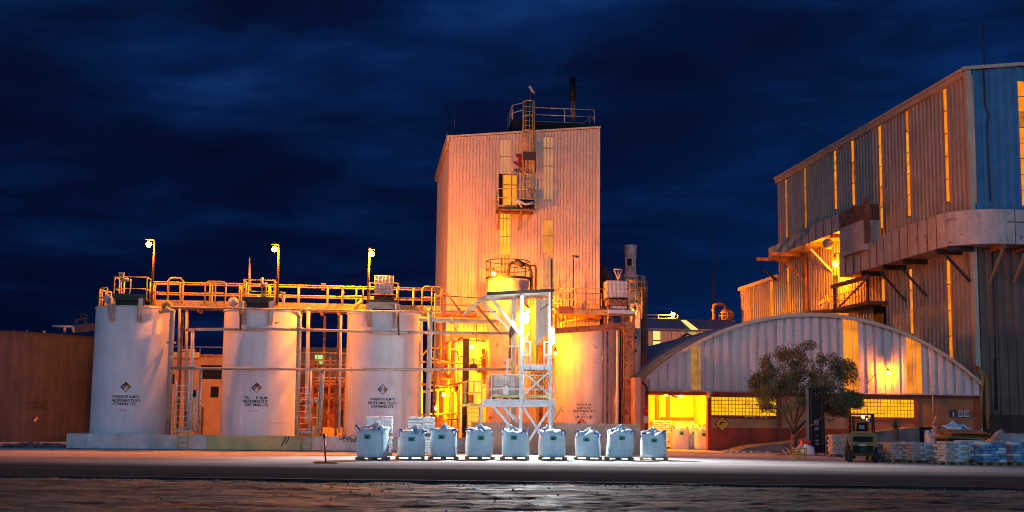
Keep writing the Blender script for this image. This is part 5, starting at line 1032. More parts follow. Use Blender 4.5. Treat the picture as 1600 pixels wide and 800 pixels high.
mb = MB(); mb.box(GF, -.3, -.1, .2, GL, ZT-.35, ZT-.02); mb.build('gutter', MT['corr'], gb)
LS = emi('lit_strip', (1.0, .23, .010), 1.05, .45, 1.4); LSB = emi('lit_strip_warm', (1.0, .30, .02), 1.0, .6, 2.2); LSC = emi('lit_strip_weaker', (1.0, .20, .012), .72, .6, 1.0); LSD = emi('dim_lit_strip', (1.0, .30, .03), .45, .5, 1.4)  # strip panes differ in glow strength
def bstrip(x, y0, y1, w=.36, m=None):
    b, z1 = gx(x, y0); z0 = GF.pa(x, y1)[1]; n_ = max(1, round((z1-z0)/1.6)); h = (z1-z0)/n_
    
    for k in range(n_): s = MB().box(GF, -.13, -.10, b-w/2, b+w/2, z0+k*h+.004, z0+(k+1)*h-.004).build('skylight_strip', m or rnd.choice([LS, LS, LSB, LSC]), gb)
    mb = MB()
    for k in range(n_+1): mb.box(GF, -.15, -.131, b-w/2-.03, b+w/2+.03, z0+k*h-.03, z0+k*h+.03)
    mb.build('strip_joint', MT['dark'], s)
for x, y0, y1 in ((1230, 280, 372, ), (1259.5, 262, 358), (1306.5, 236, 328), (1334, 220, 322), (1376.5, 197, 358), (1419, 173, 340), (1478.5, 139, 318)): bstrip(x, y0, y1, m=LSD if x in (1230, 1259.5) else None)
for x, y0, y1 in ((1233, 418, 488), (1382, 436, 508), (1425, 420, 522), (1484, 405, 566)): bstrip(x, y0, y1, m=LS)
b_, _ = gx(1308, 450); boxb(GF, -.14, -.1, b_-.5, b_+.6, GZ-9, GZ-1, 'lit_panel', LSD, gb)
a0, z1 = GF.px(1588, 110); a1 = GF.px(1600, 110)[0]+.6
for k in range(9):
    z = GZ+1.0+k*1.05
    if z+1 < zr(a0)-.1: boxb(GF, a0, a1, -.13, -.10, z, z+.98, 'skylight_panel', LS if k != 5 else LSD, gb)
a0 = GF.px(1594, 500)[0]
for x in (1513.5,):
    pass
mb = MB(); mb.tube([GF.w(.25, -.14, ZT-.3), GF.w(.25, -.14, GZ+1)], .09); mb.build('downpipe', MT['corr'], gb)
mb = MB(); a_ = GF.px(1536, 150)[0]; mb.tube([GF.w(a_, -.25, zr(0)+.3), GF.w(a_, -.25, GF.px(1530, 45)[1])], .06, 6); mb.tube([GF.w(a_-.16, -.25, GF.px(1530, 45)[1]), GF.w(a_+.16, -.25, GF.px(1530, 45)[1])], .1, 8); 
tag(mb.build('lightning_rod', MT['dark']), 'thin dark mast standing on the corner roof of the huge building', 'mast')
mb = MB(); mb.tube([GF.w(a_, -.2, zr(0)+.3), GF.w(a_+.02, -.2, GF.px(1536, 165)[1]), GF.w(a_+.25, -.2, GF.px(1536, 180)[1]), GF.w(a_+.1, -.2, GF.px(1536, 200)[1]), GF.w(a_+.15, -.2, GZ+1.2)], .045, 6); mb.build('lightning_cable', MT['dark'], gb)
mb = MB()
for x, y0, y1 in ((1552, 385, 640), (1549, 560, 640)): a = GF.px(x, 500)[0]; mb.tube([GF.w(a, -.14, GF.px(x, y1)[1]), GF.w(a+.05, -.14, GF.px(x, y0)[1])], .04, 5)
mb.build('wall_cable', MT['dark'], gb)
za = GF.px(1560, 648)[1]; boxb(GF, .2, aB, -.14, -.1, 0, za, 'brick_plinth', mat('dark_brick_plinth', (.10, .045, .03), .9, var=.3), gb)
# gallery
GO = -1.9
gal = thing('gallery', 'pale panelled outer gallery with rusty joints wrapping the huge building', 'gallery', GF.w(GO, 0, GZ))
gp = lambda x, y: GF.pa(x, y, GO)
def gpoly(pts, nm, m, a0=GO, a1=-.02): mb = MB(); mb.prism([GF.w(a0, b, z) for b, z in pts], GF.u*(a1-a0)); return mb.build(nm, MT[m], gal)
zb0 = gp(1500, 378)[1]; zt0 = gp(1500, 323)[1]
b1 = gp(1312, 434)[0]; bs = gp(1387, 362)[0]; bs2 = gp(1367, 378)[0]; zlow = gp(1367, 379)[1]
gpoly([(1.2, zb0), (b1, zb0), (b1, zlow), (bs2, zlow), (bs, zt0), (1.2, zt0)], 'side_run', 'gal')
c0 = [GF.w(1.25+0-3.15+3.15*(1-math.cos(t))+0*t, 1.2-3.1*math.sin(t)) for t in [0]]
mb = MB(); cen = GF.w(1.2, 1.2); cr = 1.2-GO; pts = [cen+GF.u*(-cr*math.cos(t))-GF.v*(cr*math.sin(t)) for t in [math.pi/2*k/8 for k in range(9)]]
mb.prism([p+Vector((0, 0, zb0)) for p in pts]+[GF.w(1.2, 0, zb0), GF.w(0, 0, zb0), GF.w(0, 1.2, zb0)], (0, 0, zt0-zb0)); mb.build('rounded_corner', MT['gal'], gal)
MB().box(GF, 1.2, aB, 1.2-cr, -.02, zb0, zt0).build('front_run', MT['gal'], gal)
k0 = (zt0+zb0)/2
mb = MB(); b = 1.2
while b < b1-.2: mb.box(GF, GO-.035, GO-.002, b-.03, b+.03, zb0-.02, (zt0 if b < bs else zlow)+.02); b += rnd.uniform(1.3, 1.75)
mb.build('panel_joint', MT['rustc'], gal)
mb = MB(); a = 1.9
while a < 12: mb.box(GF, a-.02, a+.02, 1.2-cr-.03, 1.2-cr-.002, zb0, zt0); a += rnd.uniform(.9, 1.6)
mb.box(GF, 1.4, 12, 1.2-cr-.034, 1.2-cr-.003, k0-.03+.3, k0+.03+.3); mb.build('front_joint', MT['rustc'], gal)
ub0, uz0 = gp(1309, 362); ub1, uz1 = gp(1201, 402); uzt = gp(1318, 330)[1]
ub0 = gp(1318, 350)[0]
gpoly([(ub0, uz0), (ub1, uz0), (ub1, uz0+1.0), (gp(1262, 355)[0], uz0+1.15), (gp(1262, 355)[0], uzt), (ub0, uzt)], 'far_run', 'gal')
mb = MB(); b = ub0+.8
while b < ub1-.3: mb.box(GF, GO-.035, GO-.002, b-.03, b+.03, uz0-.02, uz0+(1.0 if b > gp(1262, 355)[0] else uzt-uz0)); b += 1.8
mb.build('panel_joint', MT['rustc'], gal)
GA = -2.4; bb0, bz0 = GF.pa(1348, 396, GA); bb1, bz1 = GF.pa(1311, 326, GA); bz0 = GF.pa(1330, 396, GA)[1]; bz1 = GF.pa(1330, 325, GA)[1]; bzm = GF.pa(1330, 350, GA)[1]
mb = MB(); mb.box(GF, GA, -1.0, bb0, bb1, bz0, bzm-.003); mb.build('hopper_box', MT['gal'], gal); mb = MB(); mb.box(GF, GA+.02, -1.0, bb0+.05, bb1-.05, bzm, bz1); mb.build('rusty_box_top', MT['rustc'], gal)
MB().box(GF, GA-.05, GA+.2, bb0-1.1, bb0-.5, bz0+.4, bz1+.3).build('side_duct', MT['rustc'], gal)
# gallery beams and struts
def gbar(x0, y0, aa, x1, y1, ab, w, nm, m, h=None):
    b0_, z0_ = GF.pa(x0, y0, aa); b1_, z1_ = GF.pa(x1, y1, ab); mb = MB(); mb.bar(GF.w(aa, b0_, z0_), GF.w(ab, b1_, z1_), w, h); return mb.build(nm, MT[m], gal)
for x0, y0, x1, y1, m in ((1477, 398, 1516, 440, 'dark'), (1408, 418, 1448, 463, 'dark'), (1376, 425, 1415, 470, 'dark'), (1225, 407, 1260, 442, 'rusty'), (1267, 389, 1300, 424, 'steelp'), (1193, 420, 1213, 438, 'dark')):
    b_, z_ = GF.pa(x0, y0, GO+.2); mb = MB(); zz = GF.pa(x1, y1, -.12)[1]; b2 = GF.pa(x1, y1, -.12)[0]
    mb.bar(GF.w(GO+.2, b_, z_), GF.w(-.12, b2, zz), .16); mb.build('strut', MT[m], gal)
for b in (1.5, gp(1480, 390)[0], gp(1410, 410)[0], gp(1378, 420)[0], gp(1345, 430)[0]): MB().box(GF, GO+.05, -.1, b-.12, b+.12, zb0-.34, zb0-.01).build('beam', MT['dark'], gal)
for b in (gp(1300, 372)[0], gp(1267, 385)[0], gp(1225, 400)[0], gp(1205, 410)[0]): MB().box(GF, GO-.1 if b < 30 else GO-1.4, -.1, b-.12, b+.12, uz0-.30, uz0-.01).build('beam', MT['rusty'], gal)
for x in (1548, 1585):
    a = GF.px(x, 385)[0]; MB().box(GF, a-.1, a+.1, 1.2-cr+.1, -.1, zb0-.3, zb0-.01).build('beam', MT['rusty'], gal); mb = MB(); mb.bar(GF.w(a, 1.2-cr+.3, zb0-.3), GF.w(a-.2, -.1, zb0-2.3), .14); mb.build('strut', MT['tan'], gal)
mb = MB(); mb.box(GF, 1.2, 6, 1.2-cr-.5, 1.2-cr, GF.px(1590, 432)[1], GF.px(1590, 422)[1]); mb.build('cable_tray', MT['steelp'], gb) if False else None
# landing beside the orange wall lamp
ln = thing('landing', 'small rusty landing with roof beam under the gallery, lit by the orange wall lamp', 'landing', GF.w(-1.5, gx(1330, 475)[0], gx(1330, 475)[1]))
la = -1.7; b0_, zl0 = GF.pa(1355, 470, la); b1_ = GF.pa(1302, 470, la)[0]; zu = GF.pa(1330, 438, la)[1]
MB().box(GF, la, -.1, b0_, b1_+1.0, zl0-.25, zl0).build('deck', MT['rusty'], ln); MB().box(GF, la, la+.25, b0_, b1_+.6, zu-.2, zu+.1).build('top_beam', MT['rusty'], ln)
for b in (b0_+.1, b1_-.1): MB().box(GF, la, la+.2, b-.1, b+.1, zl0, zu-.2).build('post', MT['dark'], ln)
mb = MB(); mb.bar(GF.w(la+.1, b0_+.3, zu-.2), GF.w(la+.1, b1_-1.2, zl0+.1), .12); mb.build('brace', MT['rusty'], ln)
mb = MB(); rails(mb, [GF.w(la, b0_, zl0), GF.w(la, b1_+1, zl0), GF.w(-.2, b1_+1, zl0)], 1.0, (.5, 1), 1.2, .03); rails(mb, [GF.w(la-.1, b1_+1, zl0-.2), GF.w(la-.1, b1_+3, zl0-.4)], 1.4, (.33, .66, 1), .5, .03); mb.build('railing', MT['yel'], ln)
mb = MB(); mb.bar(GF.w(la, b1_, zl0-.2), GF.w(la, GF.pa(1262, 488, la)[0], GF.pa(1262, 488, la)[1]), .3); mb.build('sloped_beam', MT['rusty'], ln)
MB().box(GF, -.3, -.14, b0_+.3, b0_+2.2, zl0-3, zl0-.3).build('dark_door', MT['black'], ln)
wl2 = thing('wall_lamp', 'orange lamp under the gallery of the huge building', 'lamp', GF.w(-1.2, GF.pa(1305, 413, -1.2)[0], GF.pa(1305, 413, -1.2)[1])); bulb(wl2.location.copy(), .20, emi('sodium_bulb_large', SOD, 3200), wl2)
q = wl2.location; mb = MB(); mb.tube([q+Vector((0, 0, .3)), q+Vector((0, 0, .9))], .06); mb.tube([q+Vector((0, 0, .9)), q+GF.u*1.0+Vector((0, 0, 1.0))], .05); mb.lathe(Vector((q.x, q.y, 0)), [(.08, q.z+.4), (.22, q.z+.3), (.24, q.z+.26)], 12); mb.build('lamp_hood', MT['dark'], wl2)
mb = MB(); bd = GF.pa(1296, 340, -2.2); mb.ball(GF.w(-2.1, GF.pa(1294, 381, -2.1)[0], GF.pa(1294, 381, -2.1)[1]), .45, 8); tag(mb.build('drum', MT['steelp']), 'round drum hanging under the far part of the gallery', 'drum')
for x, y0, y1 in ((1262, 400, 488),):
    b_ = gx(x, 440)[0]; MB().box(GF, -.35, -.12, b_-.25, b_+.25, 4, uz0-.4).build('pilaster', MT['rusty'], gb)
# downpipe at the right end of the arch, orange light put into its colour
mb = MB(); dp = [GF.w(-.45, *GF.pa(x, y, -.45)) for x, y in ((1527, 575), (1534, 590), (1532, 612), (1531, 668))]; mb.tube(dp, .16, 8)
tag(mb.build('downpipe', MT['orp']), 'thick downpipe tinted orange as if lit between the arched warehouse and the huge building', 'pipe')
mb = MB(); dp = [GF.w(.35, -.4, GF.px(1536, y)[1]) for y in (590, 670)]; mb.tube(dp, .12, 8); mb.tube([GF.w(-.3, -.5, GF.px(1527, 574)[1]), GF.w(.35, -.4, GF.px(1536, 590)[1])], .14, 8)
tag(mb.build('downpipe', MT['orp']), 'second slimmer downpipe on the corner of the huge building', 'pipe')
# annex
an0 = gx(1221, 470)[0]; an1 = gx(1158, 470)[0]; zan = gx(1158, 454)[1]
ann = thing('annex', 'lower ribbed annex at the far left end of the huge building', 'building', GF.w(0, an0))
corr(MB(), lambda b, z: GF.w(0, b, z), GL+.05, an1, 0, zan, .62, .09, -GF.u, .45, .10).build('side_wall', MT['corrb'], ann)
MB().box(GF, -.3, 20, GL+.02, an1+.2, zan, zan+.3).build('roof', MT['corr'], ann); mb = MB(); mb.quad(GF.w(0, an1, 0), GF.w(20, an1, 0), GF.w(20, an1, zan), GF.w(0, an1, zan)); mb.build('rear_wall', MT['corrb'], ann)
for x in (1176, 1207): b, z1 = gx(x, 452); MB().box(GF, -.13, -.1, b-.35, b+.35, 4, GF.pa(x, 450 if x == 1176 else 440)[1]).build('skylight_strip', LSD if x == 1176 else LS, ann)
# ------------------------------------------------------------------ blue roofed warehouse behind, vessel, mast
HF = Fr(*at(990, 690, 118).xy, 6.5)
hb = thing('warehouse', 'low warehouse with blue roof, lit windows and slanted skylights behind the arched one', 'warehouse', HF.w(5, 0))
hx = lambda x, y, b=0: HF.px(x, y, b)
ze = hx(1050, 516)[1]; a1 = hx(1175, 520)[0]; zr2 = hx(1050, 500.5, 7)[1]
corr(MB(), lambda a, z: HF.w(a, 0, z), -3, a1, 0, ze, .9, .08, -HF.v, .5, .1).build('front_wall', MT['corr'], hb)
MB().prism([HF.w(-3, -.3, ze-.02), HF.w(a1, -.3, ze-.02), HF.w(a1, 7, zr2), HF.w(-3, 7, zr2)], (0, 0, .15)).build('roof', MT['roofb'], hb)
MB().prism([HF.w(-3, 7, zr2), HF.w(a1, 7, zr2), HF.w(a1, 14, ze), HF.w(-3, 14, ze)], (0, 0, .15)).build('roof_rear', MT['roofb'], hb)
LW = emi('pale_lit_window', (1.0, .72, .22), .85)
for x0, y0, x1, y1 in ((1020, 518, 1031, 539), (1076, 519, 1087, 522)):
    aa, ab, z0, z1 = bxz(HF, x0, y0, x1, y1); w_ = boxb(HF, aa, ab, -.13, -.09, z0, z1, 'lit_window', LW, hb)
    boxb(HF, aa, ab, -.15, -.131, z0+(z1-z0)*.28, z0+(z1-z0)*.28+.1, 'glazing_bar', 'dark', w_)
slope = (zr2-ze)/7.3
def roofpt(x, y):
    d = ray(x, y); n_ = (-HF.v*slope+Vector((0, 0, 1))); p0 = HF.w(0, -.3, ze+.15); t = (p0-CAM).dot(n_)/d.dot(n_); return CAM+d*t+Vector((0, 0, .02))
for k, P_ in enumerate((((995, 506.5), (1001, 506.5), (1011, 514.5), (1003, 514.5)), ((1064, 500.8), (1072, 500.8), (1091, 515.5), (1080, 515.5)))):
    mb = MB(); mb.prism([roofpt(*p) for p in P_], (0, 0, .03)); mb.build('roof_skylight', LW if k else emi('dim_skylight', (1, .7, .4), .3), hb)
MB().tube([HF.w(a_, -.15, .1) for a_ in ()] or [HF.w(hx(1011, 530)[0], -.15, 0), HF.w(hx(1011, 530)[0], -.15, ze)], .05).build('downpipe', MT['dark'], hb)
mb = MB(); mb.tube([HF.w(*(lambda r: (r[0], -.5, r[1]))(hx(x, y, -.5))) for x, y in ((1067, 530), (1068, 525), (1072, 522), (1078, 523), (1081, 528))], .09, 8); tag(mb.build('pipe', MT['black']), 'dark hooped pipe at the eave of the blue roofed warehouse', 'pipe')
KF = Fr(*at(990, 690, 132).xy, 6.5)
kp = lambda x, y, b=0: KF.w(*(lambda r: (r[0], b, r[1]))(KF.px(x, y, b)))
mb = MB(); rails(mb, [kp(998, 501), kp(1059, 501)], .6, (.4, 1), 2.5, .06); tag(mb.build('railing', MT['cream']), 'pale railing along the ridge of the blue roofed warehouse', 'railing')
fl = thing('street_lamp', 'distant orange lamp above the ridge of the blue roofed warehouse', 'lamp', kp(1052, 560)); mb = MB(); mb.tube([kp(1052, 560), kp(1052, 494)], .1); mb.build('pole', MT['steelp'], fl); bulb(kp(1051.5, 491), .22, BULBM, fl)
gv = thing('pressure_vessel', 'small rusty domed vessel with gooseneck pipe behind the blue roof', 'vessel', kp(1135, 560))
q = kp(1135, 500); r_ = .66; z0 = kp(1135, 499).z; z1 = kp(1135, 488).z
MB().lathe(Vector((q.x, q.y, 0)), [(r_, z0-3), (r_, z1)]+[(r_*math.cos(k*math.pi/12), z1+r_*.6*math.sin(k*math.pi/12)) for k in range(1, 7)], 20).build('shell', MT['rustc'], gv)
mb = MB(); mb.tube([kp(1129, 485), kp(1133, 480), kp(1130, 476), kp(1122, 475), kp(1116, 477), kp(1115, 482), kp(1115.5, 502)], .18, 8); mb.build('gooseneck', MT['rusty'], gv)
mb = MB(); rails(mb, arc(q, .8, 0, 2*math.pi, z0, 8), .7, (.5, 1), 5, .04); mb.build('railing', MT['steelp'], gv)
MB().box(KF, KF.px(1110, 505)[0], KF.px(1129, 505)[0], -.5, .5, kp(1115, 509).z, kp(1115, 502).z).build('valve_block', MT['rusty'], gv); MB().box(KF, KF.px(1129, 505)[0]+.02, KF.px(1146, 505)[0], -.6, .5, kp(1115, 506).z, kp(1115, 500).z).build('base_block', MT['roofb'], gv)
lm = thing('radio_mast', 'slender lattice radio mast rising behind the blue roof', 'mast', kp(1115, 560, 20)); mb = MB()
for s in (-.22, .22): mb.tube([kp(1115, 540, 20)+Vector((s, 0, 0)), kp(1115, 430, 20)+Vector((s*.5, 0, 0))], .05, 5)
z = kp(1115, 540, 20)
for k in range(16): p0 = kp(1115, 540-k*7, 20); p1 = kp(1115, 533-k*7, 20); s = .2 if k % 2 else -.2; mb.tube([p0+Vector((s, 0, 0)), p1-Vector((s, 0, 0))], .03, 4)
mb.tube([kp(1115, 430, 20), kp(1113.5, 366, 20)], .05, 5); mb.build('lattice', MT['dark'], lm)
mb = MB(); mb.tube([wp(390, 455, 9), wp(390, 425, 9), wp(390, 402, 9)], [.1, .07, .03], 6); mb.tube([wp(388.6, 428, 9), wp(391.4, 428, 9)], .07, 5); tag(mb.build('radio_mast', MT['steelp']), 'thin pale mast behind the middle white tank', 'mast')
# ------------------------------------------------------------------ pallets, big bags, sack stacks
def make_pallet(w=1.2, d=1.0):
    t = thing('pallet', 'x', 'pallet'); O = Fr(0, 0, 0); mb = MB()
    for k in range(3): y = -d/2+k*(d-.1)/2; mb.box(O, -w/2, w/2, y, y+.1, 0, .02)
    mb.build('bottom_board', MT['wood'], t); mb = MB()
    for i in range(3):
        for j in range(3): x = -w/2+i*(w-.14)/2; y = -d/2+j*(d-.1)/2; mb.box(O, x, x+.14, y, y+.1, .021, .10)
    mb.build('block', MT['wood'], t); mb = MB()
    for k in range(7): y = -d/2+k*(d-.1)/6; mb.box(O, -w/2, w/2, y, y+.1, .101, .13)
    mb.build('top_board', MT['wood'], t); return t
def make_bag(seed, w=1.06, h=1.12, lean=0.0):
    r = random.Random(seed); t = thing('big_bag', 'x', 'bag'); seg = 56; V = []; rows = []
    prof = [(0, .93), (.03, .99), (.12, 1.02), (.3, 1.03), (.5, 1.02), (.68, 1.0), (.78, .985), (.84, .97), (.885, .92), (.92, .80), (.945, .62), (.965, .48), (.99, .36), (1.02, .26), (1.06, .17), (1.10, .14)]
    ph = [r.uniform(0, 6.28) for _ in range(6)]; sh = (r.uniform(-.08, .08), r.uniform(-.05, .05)); top = r.uniform(.9, 1.12)
    for zi, s in prof:
        row = []
        for k in range(seg):
            a = 2*math.pi*k/seg; e = 3.6 if zi < .86 else (3.0 if zi < .93 else 2.0); c, sn = math.cos(a), math.sin(a)
            rad = (abs(c)**e+abs(sn)**e)**(-1/e)*w/2*s
            cr = 1+.012*math.sin(9*a+ph[0]+zi*4)+.07*noise.noise(Vector((c*1.5, sn*1.5, zi*3+seed)))
            if zi > .86: cr *= 1+.13*math.sin(5*a+ph[1])+.09*math.sin(11*a+ph[2])
            z = zi
            if zi > .8: z = .8+(zi-.8)*top+.05*max(0, math.cos(2*(a-math.pi/4)*2))*(1 if zi < .93 else .3)*min(1, (zi-.8)/.07)+.11*noise.noise(Vector((c*2.1, sn*2.1, seed*3.1)))*min(1, (zi-.8)/.06)
            k2 = max(0, zi-.8)/.25
            row.append(Vector((rad*c*cr+sh[0]*k2*2+lean*zi, rad*sn*cr+sh[1]*k2*2, .131+z*h)))
        rows.append(row)
    V = [v for row in rows for v in row]; mb = MB(); mb.sm = True
    mb.add(V+[Vector((sh[0]*2+lean, sh[1], .131+1.1*h*1.0))], [(i*seg+k, i*seg+(k+1) % seg, (i+1)*seg+(k+1) % seg, (i+1)*seg+k) for i in range(len(prof)-1) for k in range(seg)]+[tuple(range(seg-1, -1, -1))]+[((len(prof)-1)*seg+k, (len(prof)-1)*seg+(k+1) % seg, len(V)) for k in range(seg)])
    mb.build('body', MT['bag'], t)
    O = Fr(0, 0, 0); y = -w/2*1.035-.012
    f = lambda z: (.131+z*h)
    mb = MB(); mb.add([(x*w+lean*.5, y-.004, f(z)) for x, z in ((-.17, .02), (-.15, .02), (-.15, .76), (-.17, .76))]+[(x*w+lean*.5, y-.004, f(z)) for x, z in ((.15, .02), (.17, .02), (.17, .76), (.15, .76))], [(0, 1, 2, 3), (4, 5, 6, 7)])
    mb.build('front_seam', MT['bagw'], t)
    lx = r.uniform(-.03, .06)*w+lean*.5; lz = r.uniform(.56, .62); mb = MB(); mb.quad((lx-.15, y-.008, f(lz)), (lx+.12, y-.008, f(lz)), (lx+.12, y-.008, f(lz+.15)), (lx-.15, y-.008, f(lz+.15))); lb = mb.build('printed_label', MT['tagg'], t)
    mb = MB(); mb.quad((lx-.08, y-.012, f(lz+.03)), (lx+.05, y-.012, f(lz+.03)), (lx+.03, y-.012, f(lz+.09)), (lx-.06, y-.012, f(lz+.10))); mb.build('label_print', MT['text'], lb)
    for i, (sx, sy) in enumerate(((-1, -1), (1, -1), (1, 1), (-1, 1))):
        c = Vector((sx*w*.46+lean*.85, sy*w*.44, .131+.86*h)); mb = MB(); hh = r.uniform(.02, .12)*h; o = r.uniform(-.08, .08)
        P_ = [c+Vector((-sx*.16, 0, -.10)), c+Vector((-sx*.13, 0, .08)), c+Vector((-sx*.03+o, .02, hh+.05)), c+Vector((sx*.05+o*.6, 0, hh*.5)), c+Vector((sx*.01, -sy*.05, -.02)), c+Vector((sx*.03, -sy*.1, -.16))]
        P_ = [q_+Vector((r.uniform(-.05, .05), 0, r.uniform(-.05, .03))) for q_ in P_]; mb.tube(P_, .016, 5); mb.tube(P_[1:3], .04, 6); mb.build('lifting_loop', MT['strap'], t)
    mb = MB()
    for i in range(4): a = r.uniform(0, 6.28); p0 = Vector((sh[0]*2+lean, sh[1], .131+.98*h)); mb.tube([p0, p0+Vector((.25*math.cos(a), .2*math.sin(a)-.1, .02)), p0+Vector((.42*math.cos(a), .38*math.sin(a)-.1, -.10))], .014, 5)
    mb.build('tie_cord', MT['strap'], t)
    mb = MB(); mb.sm = True
    for i in range(5):
        a = r.uniform(0, 6.28); d_ = r.uniform(.05, .3); p0 = Vector((sh[0]*2+lean+d_*math.cos(a)*w, sh[1]+d_*math.sin(a)*w*.8-.05, .131+(1.0-d_*.35)*h)); mb.tube([p0-Vector((.10, 0, .04)), p0+Vector((0, 0, .06)), p0+Vector((.11, .02, -.03))], [.03, .07, .02], 6)
    mb.build('crumpled_flap', MT['bagw'], t)
    return t
pal0 = make_pallet()
BAGS = [(580, 719.5, 0, 'first big bag from the red post, slightly taller with many blue loops'), (640, 718.5, 0, 'big bag with a peaked top standing before the right sack stack'), (692, 718.5, 0, 'flat topped big bag, third from the left'), (747.5, 718.5, 0, 'round shouldered big bag, fourth from the left'), (805.5, 718.5, 0, 'big bag under the left half of the loading stand, fifth from the left'),
        (862.5, 719, 0, 'big bag in front of the right post of the loading stand'), (920, 719, 0, 'big bag before the lettering of the tank numbered 2'), (969, 719.5, .07, 'leaning big bag with a torn label, before the orange box column'), (1023, 719.5, 0, 'big bag at the right end of the row, beside the lit doorway')]
def grp_place(px_, py_): return grd(px_, py_)
for i, (x, y, ln_, lb) in enumerate(BAGS):
    p_ = grd(x, y); s = 48.5/F*p_.y*(1.0 if i else 1.08); rz_ = R((-14, 7, -4, 9, -8, 5, -10, 6, -6)[i])
    loc = Vector((p_.x, p_.y+.5, 0))
    b = make_bag(20+i, w=min(1.14, s*.91)*(1, .97, .93, .95, .97, .95, .92, .94, .96)[i], h=(1.22, 1.12, 1.16, 1.2, 1.18, 1.2, 1.1, 1.2, 1.14)[i], lean=(0, .03, -.02, .02, -.03, .02, -.03, .08, .0)[i]); b.location = loc; b.rotation_euler = (0, 0, rz_); b['label'] = lb; b['group'] = 'big bags in a row on pallets'
    pp = dup(pal0, loc+Vector((rnd.uniform(-.04, .04), 0, 0)), rz_*.6, 'pallet under the '+lb.split(',')[0].replace('first ', 'first ')[:90], 'pallets under the big bags')
def pallet_label(s): return s
for o in sc.objects:
    if o.get('category') == 'pallet' and len(str(o.get('label', '')).split()) > 15: o['label'] = ' '.join(o['label'].split()[:15])
# sack stacks
def sack_mesh(seed, L_=.60, W_=.40, H_=.13):
    r = random.Random(seed); bm = bmesh.new(); bmesh.ops.create_cube(bm, size=1); bmesh.ops.subdivide_edges(bm, edges=bm.edges[:], cuts=4, use_grid_fill=True)
    for v in bm.verts:
        x, y, z = v.co*2; zz = z*(.84+.16*math.sqrt(max(0, 1-abs(x)**7))*math.sqrt(max(0, 1-abs(y)**7)))
        v.co = Vector((x*L_/2*(1-.02*abs(z)**3), y*W_/2*(1-.03*abs(z)**3), zz*H_/2+.012*noise.noise(Vector((x*1.5+seed, y*2, z))))) 
    me = bpy.data.meshes.new('sack'); bm.to_mesh(me); bm.free()
    for p in me.polygons: p.use_smooth = True
    return me
SM = {}
def sack_stack(label, mats, layers, loc, rz=0, w=1.2, d=1.0, group='sack stacks'):
    t = thing('sack_stack', label, 'sack stack', loc, group, rz); h = .13
    for l in range(layers):
        lay = [(-.3, -.30, 0), (.3, -.30, 0), (-.3, .0+.1, 0), (.3, .1, 0)] if l % 2 else [(-.39, -.2, 90), (0, -.2, 90), (.39, -.2, 90), (0, .28, 0)]
        if w < 1: lay = [(-.2, -.2, 90), (.2, -.2, 90)]
        for k, (x, y, a) in enumerate(lay):
            key = (mats[(l*3+k) % len(mats)], (l+k) % 4)
            if key not in SM: SM[key] = sack_mesh(len(SM)+3); SM[key].materials.append(MT[key[0]])
            o = bpy.data.objects.new('sack', SM[key]); sc.collection.objects.link(o); o.parent = t
            o.location = (x+rnd.uniform(-.025, .025), y+rnd.uniform(-.02, .02), .065+l*h*.94); o.rotation_euler = (0, rnd.uniform(-.02, .02), R(a)+rnd.uniform(-.03, .03)+(math.pi if rnd.random() < .5 else 0))
    return t
ST = []
for x, y, yt, lb, tall in ((587, 714, 654, 'tall', 0), (654, 714, 652, 'tall', 0)):
    p_ = grd(x+2, 712.5); nm = 'left' if x == 587 else 'right'; loc = Vector((p_.x, p_.y+.7, 0))
    bt = 'behind the first big bag from the red post' if x == 587 else 'behind the peaked big bag'
    dup(pal0, loc, .05, 'wooden pallet under the lower white sacks '+bt, 'pallets under the white sack stacks'); sack_stack('lower white sack stack on a pallet '+bt, ['sack'], 6, loc+Vector((0, 0, .131)), .05)
    dup(pal0, loc+Vector((0, 0, .131+6*.1222+.02)), .05, 'pallet between the white sack tiers '+bt, 'pallets under the white sack stacks'); sack_stack('upper white sack stack, second tier '+bt, ['sack'], 6 if x == 587 else 6, loc+Vector((0, 0, .131*2+6*.1222+.02)), .05)
# row on the right
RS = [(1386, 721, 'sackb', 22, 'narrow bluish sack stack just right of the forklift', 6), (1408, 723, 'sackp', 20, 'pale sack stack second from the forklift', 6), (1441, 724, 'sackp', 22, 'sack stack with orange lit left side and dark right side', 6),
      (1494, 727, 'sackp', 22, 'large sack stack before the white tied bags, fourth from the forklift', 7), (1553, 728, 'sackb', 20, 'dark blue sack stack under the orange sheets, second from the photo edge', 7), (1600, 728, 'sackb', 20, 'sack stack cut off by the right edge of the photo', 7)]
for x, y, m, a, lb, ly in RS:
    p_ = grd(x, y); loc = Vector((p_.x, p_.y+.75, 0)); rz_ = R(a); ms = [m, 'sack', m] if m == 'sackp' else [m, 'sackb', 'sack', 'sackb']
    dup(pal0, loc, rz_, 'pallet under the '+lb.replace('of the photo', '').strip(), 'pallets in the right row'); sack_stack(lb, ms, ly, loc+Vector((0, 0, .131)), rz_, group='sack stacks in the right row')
for x, y, m, a, lb, ly in ((1428, 722, 'sackb', 22, 'sack stack behind the pale one, second row right of the forklift', 6), (1522, 724, 'sack', 20, 'sack stack in the second row behind the dark blue one', 7), (1580, 725, 'sackp', 20, 'sack stack in the second row near the photo edge', 7)):
    p_ = grd(x, y); loc = Vector((p_.x+.5, p_.y+2.2, 0)); dup(pal0, loc, R(a), 'pallet under the '+lb.replace('of the photo', '').strip(), 'pallets in the right row'); sack_stack(lb, [m, 'sack'], ly, loc+Vector((0, 0, .131)), R(a), group='sack stacks in the right row')
